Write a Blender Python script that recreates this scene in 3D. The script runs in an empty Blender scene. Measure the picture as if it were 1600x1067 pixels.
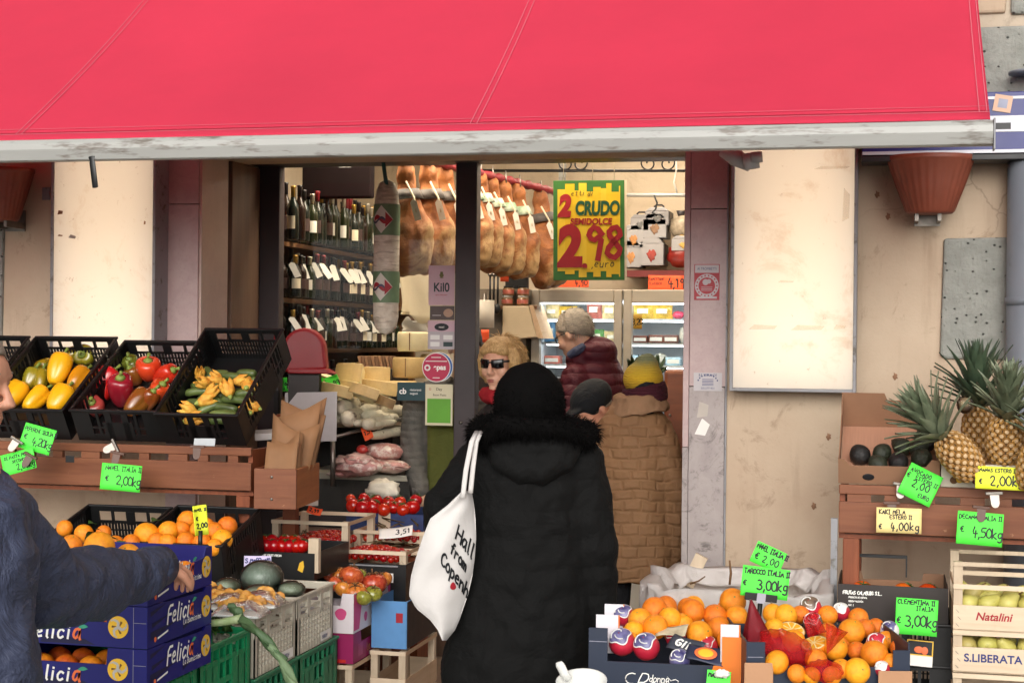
import bpy, bmesh, math, random
from mathutils import Vector, Matrix, Euler
from mathutils import noise as mnoise
R = math.radians
random.seed(7)
S = bpy.context.scene
COL = S.collection

# ------------------------------------------------------------------ camera
TH = R(13.5); RO = 0.010; FOC = 2450.0
CAM = Vector((7*math.sin(TH), -7*math.cos(TH), 1.65))
fw = Vector((-math.sin(TH), math.cos(TH), 0)); r0 = Vector((math.cos(TH), math.sin(TH), 0)); u0 = Vector((0, 0, 1))
RT = r0*math.cos(RO)+u0*math.sin(RO); UP = u0*math.cos(RO)-r0*math.sin(RO)
cd = bpy.data.cameras.new('camera'); cam = bpy.data.objects.new('camera', cd); COL.objects.link(cam)
cd.sensor_width = 36; cd.lens = 36*FOC/1600; cd.clip_start = .05; cd.clip_end = 400
cam.matrix_world = Matrix(((RT.x, UP.x, -fw.x, CAM.x), (RT.y, UP.y, -fw.y, CAM.y), (RT.z, UP.z, -fw.z, CAM.z), (0, 0, 0, 1)))
S.camera = cam
def ray(px, py): return fw+RT*((px-800)/FOC)+UP*((533.5-py)/FOC)
def PD(px, py, d): return CAM+ray(px, py)*d                    # point d metres into the view
def PY(px, py, Y): v = ray(px, py); return CAM+v*((Y-CAM.y)/v.y)   # point on the plane y = Y
def PZ(px, py, Z): v = ray(px, py); return CAM+v*((Z-CAM.z)/v.z)

# ------------------------------------------------------------------ light
w = bpy.data.worlds.new('World'); S.world = w; w.use_nodes = True
nt = w.node_tree; bg = nt.nodes['Background']
sky = nt.nodes.new('ShaderNodeTexSky'); sky.sky_type = 'NISHITA'; sky.sun_disc = False
sky.sun_elevation = R(21); sky.sun_rotation = R(172); sky.dust_density = 6; sky.air_density = 1.5; sky.ozone_density = .6
hs = nt.nodes.new('ShaderNodeHueSaturation'); hs.inputs['Saturation'].default_value = .12
nt.links.new(sky.outputs[0], hs.inputs['Color']); nt.links.new(hs.outputs[0], bg.inputs[0]); bg.inputs[1].default_value = .085
sl = bpy.data.lights.new('sun', 'SUN'); sl.energy = 1.35; sl.angle = R(70); sl.color = (1, .96, .9)
so = bpy.data.objects.new('sun', sl); COL.objects.link(so)
so.rotation_euler = Vector((.12, -.93, .36)).to_track_quat('Z', 'Y').to_euler()
S.view_settings.view_transform = 'Standard'; S.view_settings.look = 'None'
S.view_settings.exposure = 0.62; S.view_settings.gamma = 1
S.render.engine = 'CYCLES'
S.cycles.max_bounces = 8; S.cycles.transparent_max_bounces = 12; S.cycles.caustics_reflective = False; S.cycles.caustics_refractive = False
S.cycles.use_denoising = True
S.cycles.sample_clamp_indirect = 6

# ------------------------------------------------------------------ materials
def srgb(h):
    c = [int(h[i:i+2], 16)/255 for i in (0, 2, 4)]
    return tuple(x/12.92 if x <= .04045 else ((x+.055)/1.055)**2.4 for x in c)
MC = {}
def nd(t, k, **kw):
    n = t.nodes.new(k)
    for a, b in kw.items(): setattr(n, a, b)
    return n
def mixc(t, fac, a, b, mode='MIX'):
    n = nd(t, 'ShaderNodeMix', data_type='RGBA', blend_type=mode)
    for s, v in ((0, fac), (6, a), (7, b)):
        if isinstance(v, (int, float)): n.inputs[s].default_value = v
        elif isinstance(v, tuple): n.inputs[s].default_value = (*v[:3], 1)
        else: t.links.new(v, n.inputs[s])
    return n.outputs[2]
def mth(t, op, a, b=0.0):
    n = nd(t, 'ShaderNodeMath', operation=op)
    for s, v in ((0, a), (1, b)):
        if isinstance(v, (int, float)): n.inputs[s].default_value = v
        else: t.links.new(v, n.inputs[s])
    return n.outputs[0]
def ramp(t, fac, a, b):
    n = nd(t, 'ShaderNodeMapRange'); t.links.new(fac, n.inputs[0]); n.inputs[1].default_value = a; n.inputs[2].default_value = b
    return n.outputs[0]
def coords(t, scale=(1, 1, 1), rnd=True):
    tc = nd(t, 'ShaderNodeTexCoord'); mp = nd(t, 'ShaderNodeMapping'); mp.inputs['Scale'].default_value = scale
    t.links.new(tc.outputs['Object'], mp.inputs[0])
    if rnd:
        oi = nd(t, 'ShaderNodeObjectInfo'); t.links.new(mth(t, 'MULTIPLY', oi.outputs['Random'], 37.0), mp.inputs['Location'])
    return mp.outputs[0]
def noise(t, vec, scale, detail=5, rough=.6, dist=0):
    n = nd(t, 'ShaderNodeTexNoise'); n.inputs['Scale'].default_value = scale; n.inputs['Detail'].default_value = detail
    n.inputs['Roughness'].default_value = rough; n.inputs['Distortion'].default_value = dist; t.links.new(vec, n.inputs['Vector'])
    return n.outputs[0]
def bump(t, h, s, d=.01, prev=None):
    n = nd(t, 'ShaderNodeBump'); n.inputs['Strength'].default_value = s; n.inputs['Distance'].default_value = d; t.links.new(h, n.inputs['Height'])
    if prev: t.links.new(prev, n.inputs['Normal'])
    return n.outputs[0]
def new(name):
    m = bpy.data.materials.new(name); m.use_nodes = True; t = m.node_tree
    return m, t, t.nodes['Principled BSDF']
def mat(name, col, rough=.6, var=.15, scale=8, bmp=0, bscale=None, metal=0, spec=.5, stretch=(1, 1, 1), col2=None, spot=None, spotc=None, spots=20,
        coat=0, sss=0, sheen=0, trans=0, alpha=1, hue=0):
    """general procedural surface: two-tone noise colour, optional dirt spots, noise bump"""
    if name in MC: return MC[name]
    m, t, b = new(name)
    if isinstance(col, str): col = srgb(col)
    if isinstance(col2, str): col2 = srgb(col2)
    v = coords(t, stretch)
    n = noise(t, v, scale)
    c1 = tuple(x*(1-var) for x in col); c2 = col2 or tuple(min(1, x*(1+var)) for x in col)
    c = mixc(t, ramp(t, n, .3, .7), c1, c2)
    if spot:
        n2 = noise(t, v, spots, 4, .7)
        c = mixc(t, ramp(t, n2, 1-spot-.06, 1-spot+.06), c, srgb(spotc) if isinstance(spotc, str) else spotc)
    if hue:
        oi = nd(t, 'ShaderNodeObjectInfo'); h = nd(t, 'ShaderNodeHueSaturation')
        t.links.new(mth(t, 'ADD', mth(t, 'MULTIPLY', mth(t, 'SUBTRACT', oi.outputs['Random'], .5), hue), .5), h.inputs['Hue'])
        t.links.new(mth(t, 'ADD', mth(t, 'MULTIPLY', oi.outputs['Random'], .3), .85), h.inputs['Value'])
        t.links.new(c, h.inputs['Color']); c = h.outputs[0]
    t.links.new(c, b.inputs['Base Color'])
    t.links.new(mth(t, 'ADD', rough-.08, mth(t, 'MULTIPLY', noise(t, v, scale*2.3), .16)), b.inputs['Roughness'])
    b.inputs['Metallic'].default_value = metal; b.inputs['Specular IOR Level'].default_value = spec
    b.inputs['Coat Weight'].default_value = coat; b.inputs['Coat Roughness'].default_value = .12
    b.inputs['Sheen Weight'].default_value = sheen
    b.inputs['Transmission Weight'].default_value = trans; b.inputs['Alpha'].default_value = alpha
    if sss: b.inputs['Subsurface Weight'].default_value = sss; b.inputs['Subsurface Radius'].default_value = (.012, .005, .003); b.inputs['Subsurface Scale'].default_value = .5
    if bmp: t.links.new(bump(t, noise(t, v, bscale or scale*6, 6, .65), bmp), b.inputs['Normal'])
    MC[name] = m; return m
def emis(name, col, s):
    m, t, b = new(name); b.inputs['Base Color'].default_value = (*col, 1); b.inputs['Emission Color'].default_value = (*col, 1); b.inputs['Emission Strength'].default_value = s
    return m

# ------------------------------------------------------------------ mesh builder
class MB:
    def __init__(s): s.v = []; s.f = []; s.m = []; s.sm = []; s.T = Matrix()
    def add(s, vs, fs, m=0, smooth=False):
        o = len(s.v); s.v += [tuple(s.T @ Vector(p)) for p in vs]
        for f in fs: s.f.append(tuple(i+o for i in f)); s.m.append(m); s.sm.append(smooth)
        return s
    def bx(s, x0, x1, y0, y1, z0, z1, m=0):
        vs = [(x, y, z) for x in (x0, x1) for y in (y0, y1) for z in (z0, z1)]
        return s.add(vs, [(0, 1, 3, 2), (4, 6, 7, 5), (0, 4, 5, 1), (2, 3, 7, 6), (0, 2, 6, 4), (1, 5, 7, 3)], m)
    def box(s, c, size, rot=(0, 0, 0), m=0):
        q = Matrix.Translation(Vector(c)) @ Euler(rot).to_matrix().to_4x4(); T = s.T; s.T = T @ q
        s.bx(-size[0]/2, size[0]/2, -size[1]/2, size[1]/2, -size[2]/2, size[2]/2, m); s.T = T; return s
    def tube(s, pts, rad, n=10, m=0, caps=True, flat=1.0, side=None):
        pts = [Vector(p) for p in pts]; k = len(pts)
        rad = [rad]*k if isinstance(rad, (int, float)) else rad
        vs = []; prev = None
        for i, p in enumerate(pts):
            d = (pts[min(i+1, k-1)]-pts[max(i-1, 0)]).normalized()
            a = (side if side is not None else (prev if prev is not None else (Vector((0, 0, 1)) if abs(d.z) < .9 else Vector((1, 0, 0)))))
            a = (a-d*a.dot(d)).normalized(); prev = a; b = d.cross(a)
            for j in range(n):
                q = 2*math.pi*j/n; vs.append(p+(a*math.cos(q)+b*math.sin(q)*flat)*rad[i])
        fs = [(i*n+j, i*n+(j+1) % n, (i+1)*n+(j+1) % n, (i+1)*n+j) for i in range(k-1) for j in range(n)]
        if caps: fs += [tuple(range(n-1, -1, -1)), tuple((k-1)*n+j for j in range(n))]
        return s.add(vs, fs, m, True)
    def lathe(s, prof, n=20, m=0, T=None, fn=None):
        vs = []
        for (r, z) in prof:
            for j in range(n):
                q = 2*math.pi*j/n; k = fn(q, z) if fn else 1
                vs.append((r*k*math.cos(q), r*k*math.sin(q), z))
        fs = [(i*n+j, i*n+(j+1) % n, (i+1)*n+(j+1) % n, (i+1)*n+j) for i in range(len(prof)-1) for j in range(n)]
        if prof[0][0] > 1e-5: fs.append(tuple(range(n-1, -1, -1)))
        if prof[-1][0] > 1e-5: fs.append(tuple((len(prof)-1)*n+j for j in range(n)))
        if T is not None: vs = [T @ Vector(p) for p in vs]
        return s.add(vs, fs, m, True)
    def ell(s, c, r, rot=(0, 0, 0), nu=16, nv=10, m=0, fn=None):
        if isinstance(r, (int, float)): r = (r, r, r)
        q = Matrix.Translation(Vector(c)) @ (rot if isinstance(rot, Matrix) else Euler(rot).to_matrix()).to_4x4(); vs = []
        for i in range(nv+1):
            t = math.pi*i/nv
            for j in range(nu):
                p = 2*math.pi*j/nu; d = Vector((math.sin(t)*math.cos(p), math.sin(t)*math.sin(p), math.cos(t))); k = fn(d) if fn else 1
                vs.append(q @ Vector((d.x*r[0]*k, d.y*r[1]*k, d.z*r[2]*k)))
        fs = [(i*nu+j, (i+1)*nu+j, (i+1)*nu+(j+1) % nu, i*nu+(j+1) % nu) for i in range(nv) for j in range(nu)]
        return s.add(vs, fs, m, True)
    def prism(s, poly, t, M=None, m=0):
        """polygon in xz extruded along y from 0 to t"""
        n = len(poly); vs = [(x, 0, z) for x, z in poly]+[(x, t, z) for x, z in poly]
        fs = [tuple(range(n)), tuple(range(2*n-1, n-1, -1))]+[(i, i+n, (i+1) % n+n, (i+1) % n) for i in range(n)]
        if M is not None: vs = [M @ Vector(p) for p in vs]
        return s.add(vs, fs, m)
    def grid(s, fn, nu, nv, m=0, smooth=True):
        vs = [fn(i/nu, j/nv) for j in range(nv+1) for i in range(nu+1)]
        fs = [(j*(nu+1)+i, j*(nu+1)+i+1, (j+1)*(nu+1)+i+1, (j+1)*(nu+1)+i) for j in range(nv) for i in range(nu)]
        return s.add(vs, fs, m, smooth)
    def build(s, name, mats, parent=None, label=None, bevel=0, sub=0, solid=0, fix=True, loc=None, weld=False):
        me = bpy.data.meshes.new(name); me.from_pydata(s.v, [], s.f)
        if not isinstance(mats, (list, tuple)): mats = [mats]
        for a in mats: me.materials.append(a)
        me.polygons.foreach_set('material_index', s.m); me.polygons.foreach_set('use_smooth', s.sm)
        if fix:
            bm = bmesh.new(); bm.from_mesh(me)
            if weld: bmesh.ops.remove_doubles(bm, verts=bm.verts, dist=1e-5)
            bmesh.ops.recalc_face_normals(bm, faces=bm.faces); bm.to_mesh(me); bm.free()
        me.update()
        o = bpy.data.objects.new(name, me); COL.objects.link(o)
        if parent: o.parent = parent
        if loc: o.location = loc
        if label: o['label'] = label
        if solid: q = o.modifiers.new('s', 'SOLIDIFY'); q.thickness = solid; q.offset = 0
        if bevel: q = o.modifiers.new('b', 'BEVEL'); q.width = bevel; q.segments = 2; q.limit_method = 'ANGLE'; q.angle_limit = R(40)
        if sub: q = o.modifiers.new('u', 'SUBSURF'); q.levels = sub; q.render_levels = sub
        return o
def tag(o, label, cat, group=None, kind=None):
    if label: o['label'] = label; o['category'] = cat
    if group: o['group'] = group
    if kind: o['kind'] = kind
    return o
def thing(name, label, cat, loc=(0, 0, 0), rot=(0, 0, 0), group=None):
    o = bpy.data.objects.new(name, None); COL.objects.link(o); o.empty_display_size = .05
    o.location = loc; o.rotation_euler = rot
    return tag(o, label, cat, group)
def dup(root, loc=None, rot=None, label=None, group=None, scale=None):
    def cp(o, par):
        c = o.copy(); COL.objects.link(c)
        if par: c.parent = par
        for ch in list(o.children): cp(ch, c)
        return c
    r = cp(root, None)
    if loc is not None: r.location = loc
    if rot is not None: r.rotation_euler = rot
    if scale is not None: r.scale = (scale,)*3 if isinstance(scale, (int, float)) else scale
    if label: r['label'] = label
    if group: r['group'] = group
    return r
def struct(o): o['kind'] = 'structure'; return o
def setmods(o, vox, smooth=6, disp=0, dscale=.1, sub=0, kind='CLOUDS', adapt=0):
    """fuse overlapping volumes into one continuous skin"""
    q = o.modifiers.new('r', 'REMESH'); q.mode = 'VOXEL'; q.voxel_size = vox; q.use_smooth_shade = True
    q = o.modifiers.new('s', 'SMOOTH'); q.iterations = smooth; q.factor = .5
    if disp:
        tx = bpy.data.textures.new('folds', kind); tx.noise_scale = dscale
        if kind == 'CLOUDS': tx.noise_depth = 2
        q = o.modifiers.new('d', 'DISPLACE'); q.texture = tx; q.strength = disp; q.mid_level = .5; q.texture_coords = 'LOCAL'
    return o

# ------------------------------------------------------------------ handwriting (stroke letters) and print
GL = dict(
A='0,0 2,6 4,0;.8,2.2 3.3,2.2', B='0,0 0,6 2.5,6 3.4,5 2.5,3.3 0,3.2;2.5,3.3 4,1.8 2.8,0 0,0', C='4,5 2.5,6 .8,5 0,3 .8,.8 2.4,0 4,.9',
D='0,0 0,6 2,5.8 3.8,4.2 3.8,1.8 2,.1 0,0', E='4,6 0,6 0,0 4,0;0,3.1 3,3.1', F='4,6 0,6 0,0;0,3.1 3,3.1', G='4,5 2.2,6 .4,4.6 0,2.6 1,.4 3,0 4,1 4,2.7 2.4,2.7',
H='0,0 0,6;4,0 4,6;0,3 4,3', I='1,6 3,6;2,6 2,0;1,0 3,0', J='3,6 3,1 2,0 .6,.6', K='0,0 0,6;4,6 0,2.8 4,0', L='0,6 0,0 3.6,0', M='0,0 .4,6 2,2.4 3.6,6 4,0',
N='0,0 0,6 4,0 4,6', O='2,6 .4,4.8 0,3 .5,1 2,0 3.6,1 4,3 3.5,5 2,6', P='0,0 0,6 2.8,6 4,4.6 2.8,3 0,2.8', R='0,0 0,6 2.8,6 3.8,4.6 2.8,3.1 0,3;1.8,3 4,0',
S='4,5.2 2.4,6 .4,5 1,3.6 3.2,2.6 3.8,1.2 2.2,0 0,.8', T='0,6 4,6;2,6 2,0', U='0,6 0,1.6 1.4,0 3,.2 4,1.8 4,6', V='0,6 2,0 4,6', Z='0,6 4,6 0,0 4,0',
a='3.4,3.6 1.4,4 .2,2 1.2,.1 3.2,1.4 3.4,3.9 3.4,1 4,0', c='3.6,3.2 2,4 .4,2.6 .6,.8 2,0 3.6,.8', d='3.5,2.6 1.6,3.8 .3,2 1.4,0 3.5,1.4;3.5,6.3 3.5,0', e='.3,2.1 3.4,2.3 2.6,3.9 1,3.6 .2,2 1,.2 3.4,.6',
f='3.6,5.6 2.6,6.2 1.8,5 1.6,0;.4,3.6 3,3.7', g='3.4,3.4 1.6,4 .3,2.2 1.4,.4 3.3,1.6;3.4,3.9 3.3,-1.2 1.8,-2 .4,-1.3', h='.4,6.2 .3,0;.3,2.2 1.8,3.8 3.2,3 3.3,0', i='2,3.8 2,0;2,5 2.05,5.3',
k='.5,6.2 .4,0;3.2,3.8 .5,1.7 3.4,0', l='2,6.2 1.9,.6 2.7,0', m='.1,3.8 .2,0;.2,2.6 1.2,3.8 2,2.8 2,0;2,2.6 3,3.8 3.9,2.8 4,0', n='.3,3.8 .4,0;.4,2.4 1.8,3.8 3.2,3 3.4,0', o='2,4 .4,3 .4,1 2,0 3.6,1 3.6,3 2,4',
p='.4,3.8 .4,-2.2;.4,2.8 2,4 3.6,2.6 3,.6 1.6,0 .4,1', r='.5,3.8 .6,0;.6,2.2 1.8,3.7 3.4,3.5', s='3.2,3.4 1.4,4 .7,2.9 3,1.5 2.8,.2 .5,.4', t='1.8,5.6 1.8,.8 2.8,0 3.5,.5;.4,3.9 3.2,3.9', u='.4,3.8 .5,.8 1.6,0 3.2,1;3.4,3.8 3.5,0', z='.4,3.8 3.4,3.8 .4,0 3.6,0')
GL.update({'0': GL['O'], '1': '.8,4.6 2,6 2,0', '2': '.2,4.6 1.4,6 3.2,5.6 3.6,4 1.8,1.6 0,0 4,0', '3': '.3,5.6 2,6 3.6,4.8 2.8,3.5 1.4,3.2 3.2,2.8 4,1.4 2.4,0 0,.6', '4': '1.8,6 .2,2 4,2;2.8,3.8 2.6,-.6',
 '5': '3.8,6 .8,6 .5,3.4 2.4,3.9 3.8,2.2 2.6,.2 .2,.4', '6': '3.4,6 1,4 .2,1.8 1.6,0 3.6,1.4 2.4,3.2 .4,2.4', '8': '2,3.2 .4,4.6 2,6 3.6,4.6 2,3.2 .2,1.4 2,0 3.8,1.4 2,3.2', '9': '3.6,4.4 2,6 .4,4.6 1.6,3.2 3.6,4.4 3,0',
 '€': '4,5.2 2.6,6 1,4.6 .9,1.4 2.4,0 4,.8;0,3.6 3,3.7;0,2.4 2.7,2.4', ',': '1.6,.4 1,-1.2', '.': '1.5,0 1.8,.4', '"': '1,6 1,4.6;2.4,6 2.4,4.6', '/': '0,-.5 4,6.5', '-': '.6,3 3.4,3', '*': '1,3.2 2,4.4 3,3.2 2,.8 1,3.2'})
def strokes(mb, text, x, y, h, wd, fn, adv=1.25, slant=0, jit=.06, m=0, up=.0012, rnd=random):
    """write text as ribbons: fn(u, v, lift) maps the sheet to space; h = cap height; returns end x"""
    u = h/6; cx = x
    for ch in text:
        if ch == ' ': cx += 3*u; continue
        g = GL.get(ch)
        if g is None: cx += 2*u; continue
        wide = .45 if ch in 'Iil.,"' else .8
        dy = rnd.uniform(-jit, jit)*h
        off = -.9 if ch in 'Iil' else 0
        for st in g.split(';'):
            P = []; up += 2.5e-5
            for q in st.split():
                a, b = q.split(','); a = float(a)*.8+off; b = float(b)
                P.append((cx+(a+b*slant+rnd.uniform(-jit, jit)*2)*u, y+dy+(b+rnd.uniform(-jit, jit)*2)*u))
            Q = []
            for i in range(len(P)-1):        # smooth the corner a little
                (a, b), (c, d) = P[i], P[i+1]
                if i == 0: Q.append((a, b))
                Q.append((a*.35+c*.65, b*.35+d*.65)) if i < len(P)-2 else None
                if i < len(P)-2: Q.append((c*.8+P[i+2][0]*.2, d*.8+P[i+2][1]*.2))
                else: Q.append((c, d))
            vs = []
            for i, (a, b) in enumerate(Q):
                p, n = Q[max(0, i-1)], Q[min(len(Q)-1, i+1)]; dx, dz = n[0]-p[0], n[1]-p[1]; L = math.hypot(dx, dz) or 1
                k = wd/2
                if i == 0: a -= dx/L*k*.6; b -= dz/L*k*.6
                if i == len(Q)-1: a += dx/L*k*.6; b += dz/L*k*.6
                vs += [fn(a-dz/L*k, b+dx/L*k, up), fn(a+dz/L*k, b-dx/L*k, up)]
            mb.add(vs, [(2*i, 2*i+1, 2*i+3, 2*i+2) for i in range(len(Q)-1)], m)
        cx += u*4*wide*adv+u*.5
    return cx
def swidth(text, h, adv=1.25):
    u = h/6; return sum(3*u if c == ' ' else u*4*(.45 if c in 'Iil.,"' else .8)*adv+u*.5 for c in text)
def printed(text, size, mats, parent, M, name='lettering', bold=0, shear=0, extr=.0004, align='CENTER', sx=1):
    cu = bpy.data.curves.new('t', 'FONT'); cu.body = text; cu.size = size; cu.offset = bold; cu.shear = shear; cu.extrude = extr; cu.align_x = align; cu.align_y = 'CENTER'
    o = bpy.data.objects.new('t', cu); COL.objects.link(o)
    me = bpy.data.meshes.new_from_object(o.evaluated_get(bpy.context.evaluated_depsgraph_get())); bpy.data.objects.remove(o); bpy.data.curves.remove(cu)
    me.transform(M @ Matrix.Rotation(math.pi/2, 4, 'X') @ Matrix.Diagonal((sx, 1, 1, 1)))
    me.materials.clear(); me.materials.append(mats)
    q = bpy.data.objects.new(name, me); COL.objects.link(q); q.parent = parent
    return q
def TR(p, rz=0, rx=0, ry=0): return Matrix.Translation(Vector(p)) @ Matrix.Rotation(rz, 4, 'Z') @ Matrix.Rotation(rx, 4, 'X') @ Matrix.Rotation(ry, 4, 'Y')
# ------------------------------------------------------------------ named materials
def wall_mat(name, c1, c2, stain, crack=True, low=None):
    m, t, b = new(name); v = coords(t, (1, 1, 1), False)
    n = ramp(t, noise(t, v, 1.6, 6, .65), .35, .65); c = mixc(t, n, srgb(c1), srgb(c2))
    n2 = ramp(t, noise(t, v, 5, 8, .75, .6), .56, .72); c = mixc(t, mth(t, 'MULTIPLY', n2, .7), c, srgb(stain))
    mp = nd(t, 'ShaderNodeMapping'); mp.inputs['Scale'].default_value = (9, 9, .9); t.links.new(v, mp.inputs[0])
    c = mixc(t, mth(t, 'MULTIPLY', ramp(t, noise(t, mp.outputs[0], 1.2, 4), .55, .75), .35), c, srgb(stain))
    h = noise(t, v, 60, 6, .7)
    if crack:
        vo = nd(t, 'ShaderNodeTexVoronoi', feature='DISTANCE_TO_EDGE'); vo.inputs['Scale'].default_value = 1.7
        wv = nd(t, 'ShaderNodeMix', data_type='VECTOR'); wv.inputs[0].default_value = .12; t.links.new(v, wv.inputs[4])
        nn = nd(t, 'ShaderNodeTexNoise'); nn.inputs['Scale'].default_value = 6; nn.inputs['Detail'].default_value = 6; t.links.new(v, nn.inputs['Vector']); t.links.new(nn.outputs['Color'], wv.inputs[5])
        t.links.new(wv.outputs[1], vo.inputs['Vector'])
        lin = mth(t, 'SUBTRACT', 1, ramp(t, vo.outputs['Distance'], 0, .006)); gate = ramp(t, noise(t, v, 1.1, 2), .5, .62)
        k = mth(t, 'MULTIPLY', lin, gate); c = mixc(t, mth(t, 'MULTIPLY', k, .45), c, srgb('6b5a4c'))
    t.links.new(c, b.inputs['Base Color']); b.inputs['Roughness'].default_value = .85; b.inputs['Specular IOR Level'].default_value = .25
    t.links.new(bump(t, h, .35, .004), b.inputs['Normal']); return m
PLASTER = wall_mat('plaster', 'b8a28b', 'c6b39c', '836b54')
STONEW = wall_mat('stone_surround', 'b9ab98', 'c6b8a6', '8d7f70', False)
INNER = wall_mat('inner_plaster', 'c4b39c', 'd0c2ad', 'a8967c', False)
def marble(name, a, b_, vein, sc=14, rough=.4, vs=.4):
    m, t, b = new(name); v = coords(t, (1, 1, 1), False)
    c = mixc(t, ramp(t, noise(t, v, sc, 8, .7, .8), .3, .7), srgb(a), srgb(b_)); c = mixc(t, mth(t, 'MULTIPLY', ramp(t, noise(t, v, sc*5, 4, .8), .55, .75), .45), c, srgb(vein))
    c = mixc(t, mth(t, 'MULTIPLY', ramp(t, noise(t, v, 3 if vs < .5 else 7, 7, .75, 1.5), .55, .68), vs), c, srgb(vein))
    t.links.new(c, b.inputs['Base Color']); b.inputs['Roughness'].default_value = rough
    t.links.new(bump(t, noise(t, v, 90, 3), .1, .002), b.inputs['Normal']); return m
PINK = marble('pink_marble', 'aa9290', 'b8a29f', '8f7674')
PALE = marble('pale_marble', 'b09a90', 'bda79c', '94807a', 10)
GREYM = marble('grey_marble', '968c8a', 'aaa09c', '4a4340', 6, .6, .75)
def pitted():
    m, t, b = new('pitted_stone'); v = coords(t, (1, 1, 1.2), False)
    vo = nd(t, 'ShaderNodeTexVoronoi'); vo.inputs['Scale'].default_value = 26; vo.inputs['Randomness'].default_value = .8; t.links.new(v, vo.inputs['Vector'])
    pit = mth(t, 'SUBTRACT', 1, ramp(t, vo.outputs['Distance'], .09, .17))
    c = mixc(t, ramp(t, noise(t, v, 12, 6), .3, .7), srgb('858780'), srgb('9a9b94')); c = mixc(t, pit, c, srgb('4a4a47'))
    t.links.new(c, b.inputs['Base Color']); b.inputs['Roughness'].default_value = .9
    mp = nd(t, 'ShaderNodeMapping'); mp.inputs['Rotation'].default_value = (0, .7, 0); mp.inputs['Scale'].default_value = (50, 50, 10); t.links.new(v, mp.inputs[0])
    h = mth(t, 'SUBTRACT', mth(t, 'ADD', mth(t, 'MULTIPLY', noise(t, mp.outputs[0], 1, 4), .8), noise(t, v, 40, 6)), mth(t, 'MULTIPLY', pit, 1.5))
    t.links.new(bump(t, h, .9, .008), b.inputs['Normal']); return m
PITTED = pitted()
DARKF = mat('dark_frame', '2e2426', .5, .2, 5, .05)
BROWNP = mat('brown_panel', '6e5645', .55, .2, 3, .1, stretch=(6, 6, .6))
GREYMET = mat('grey_metal', '87878a', .5, .12, 6, .05, spot=.38, spotc='5c564f', spots=14)
WHITEMET = mat('white_metal', 'a4a4a0', .45, .06, 5, .04, spot=.40, spotc='726a62', spots=7, stretch=(.6, 2, 3))
STEEL = mat('steel', '857f78', .4, .15, 20, metal=.9)
BLACKP = mat('black_plastic', '0f0f10', .42, .25, 9, .06)
BLACKM = mat('black_metal', '18181a', .45, .2, 9)
WHITEP = mat('white_plastic', 'dcdcd8', .35, .04, 6)
TERRA = mat('terracotta_plastic', '83432f', .5, .14, 7, .06, spot=.33, spotc='6e3524', spots=6)
RED_F = None
def fabric(name, c, sc=500, rough=.9):
    m, t, b = new(name); v = coords(t, (1, 1, 1), False)
    cc = srgb(c)
    n = ramp(t, noise(t, v, 1.3, 5, .6), .3, .7); cl = mixc(t, n, tuple(x*.94 for x in cc), tuple(min(1, x*1.05) for x in cc))
    cl = mixc(t, mth(t, 'MULTIPLY', ramp(t, noise(t, v, 9, 7, .8), .66, .8), .3), cl, tuple(min(1, x*.75+.05) for x in cc))
    t.links.new(cl, b.inputs['Base Color']); b.inputs['Roughness'].default_value = rough; b.inputs['Specular IOR Level'].default_value = .2
    t.links.new(bump(t, noise(t, v, sc, 2), .15, .001, bump(t, noise(t, v, 2.2, 3), .35, .05)), b.inputs['Normal'])
    tl = nd(t, 'ShaderNodeBsdfTranslucent'); t.links.new(cl, tl.inputs[0]); mx = nd(t, 'ShaderNodeMixShader'); mx.inputs[0].default_value = .36
    t.links.new(b.outputs[0], mx.inputs[1]); t.links.new(tl.outputs[0], mx.inputs[2]); t.links.new(mx.outputs[0], t.nodes['Material Output'].inputs[0]); return m
AWN = fabric('awning_canvas', 'e0425e')
SEAM = mat('seam_thread', 'cc6474', .8, .05)
def wood(name, a, b_, ax=0, rough=.6, spot=None):
    m, t, b = new(name); st = [22, 22, 22]; st[ax] = 1.4; v = coords(t, tuple(st))
    n = noise(t, v, 1.6, 6, .6, .6); c = mixc(t, ramp(t, n, .28, .72), srgb(a), srgb(b_))
    v2 = coords(t, (1, 1, 1)); c = mixc(t, mth(t, 'MULTIPLY', ramp(t, noise(t, v2, 5, 5, .7), .55, .75), .35), c, tuple(x*.55 for x in srgb(a)))
    if spot: c = mixc(t, mth(t, 'MULTIPLY', ramp(t, noise(t, v2, 26, 5, .75), .66, .74), .8), c, srgb(spot))
    t.links.new(c, b.inputs['Base Color']); b.inputs['Roughness'].default_value = rough; b.inputs['Specular IOR Level'].default_value = .3
    t.links.new(bump(t, n, .3, .003), b.inputs['Normal']); return m
BENCHW = wood('bench_wood', '6c3f2b', '845339', 0, .5, 'b98f6c'); BENCHV = wood('bench_wood_upright', '6e3a24', '8a4c30', 2, .5)
CRATEW = wood('crate_wood', 'cdb79c', 'ddcab0', 0, .75); CRATEV = wood('crate_wood_upright', 'b8a48c', 'cdbba2', 2, .75)
CRATEY = wood('crate_wood_depth', 'bb9c7c', 'ceb294', 1, .75)
CARD = mat('cardboard', 'b08564', .8, .08, 5, .1, 60, stretch=(1, 1, 1)); CARDD = mat('cardboard_dark', '8f6a50', .8, .1, 5, .1)
def paper(name, c, var=.04): return mat(name, c, .65, var, 6, .04)
LIME = paper('lime_card', '56f04a'); YELLOWC = paper('yellow_card', 'e8f03a'); BEIGEC = paper('beige_card', 'ecd48e'); WHITEC = paper('white_card', 'e6e2dc')
ORANGEC = paper('orange_card', 'f25a2a'); LILACC = paper('lilac_card', 'cfc4e6')
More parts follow.
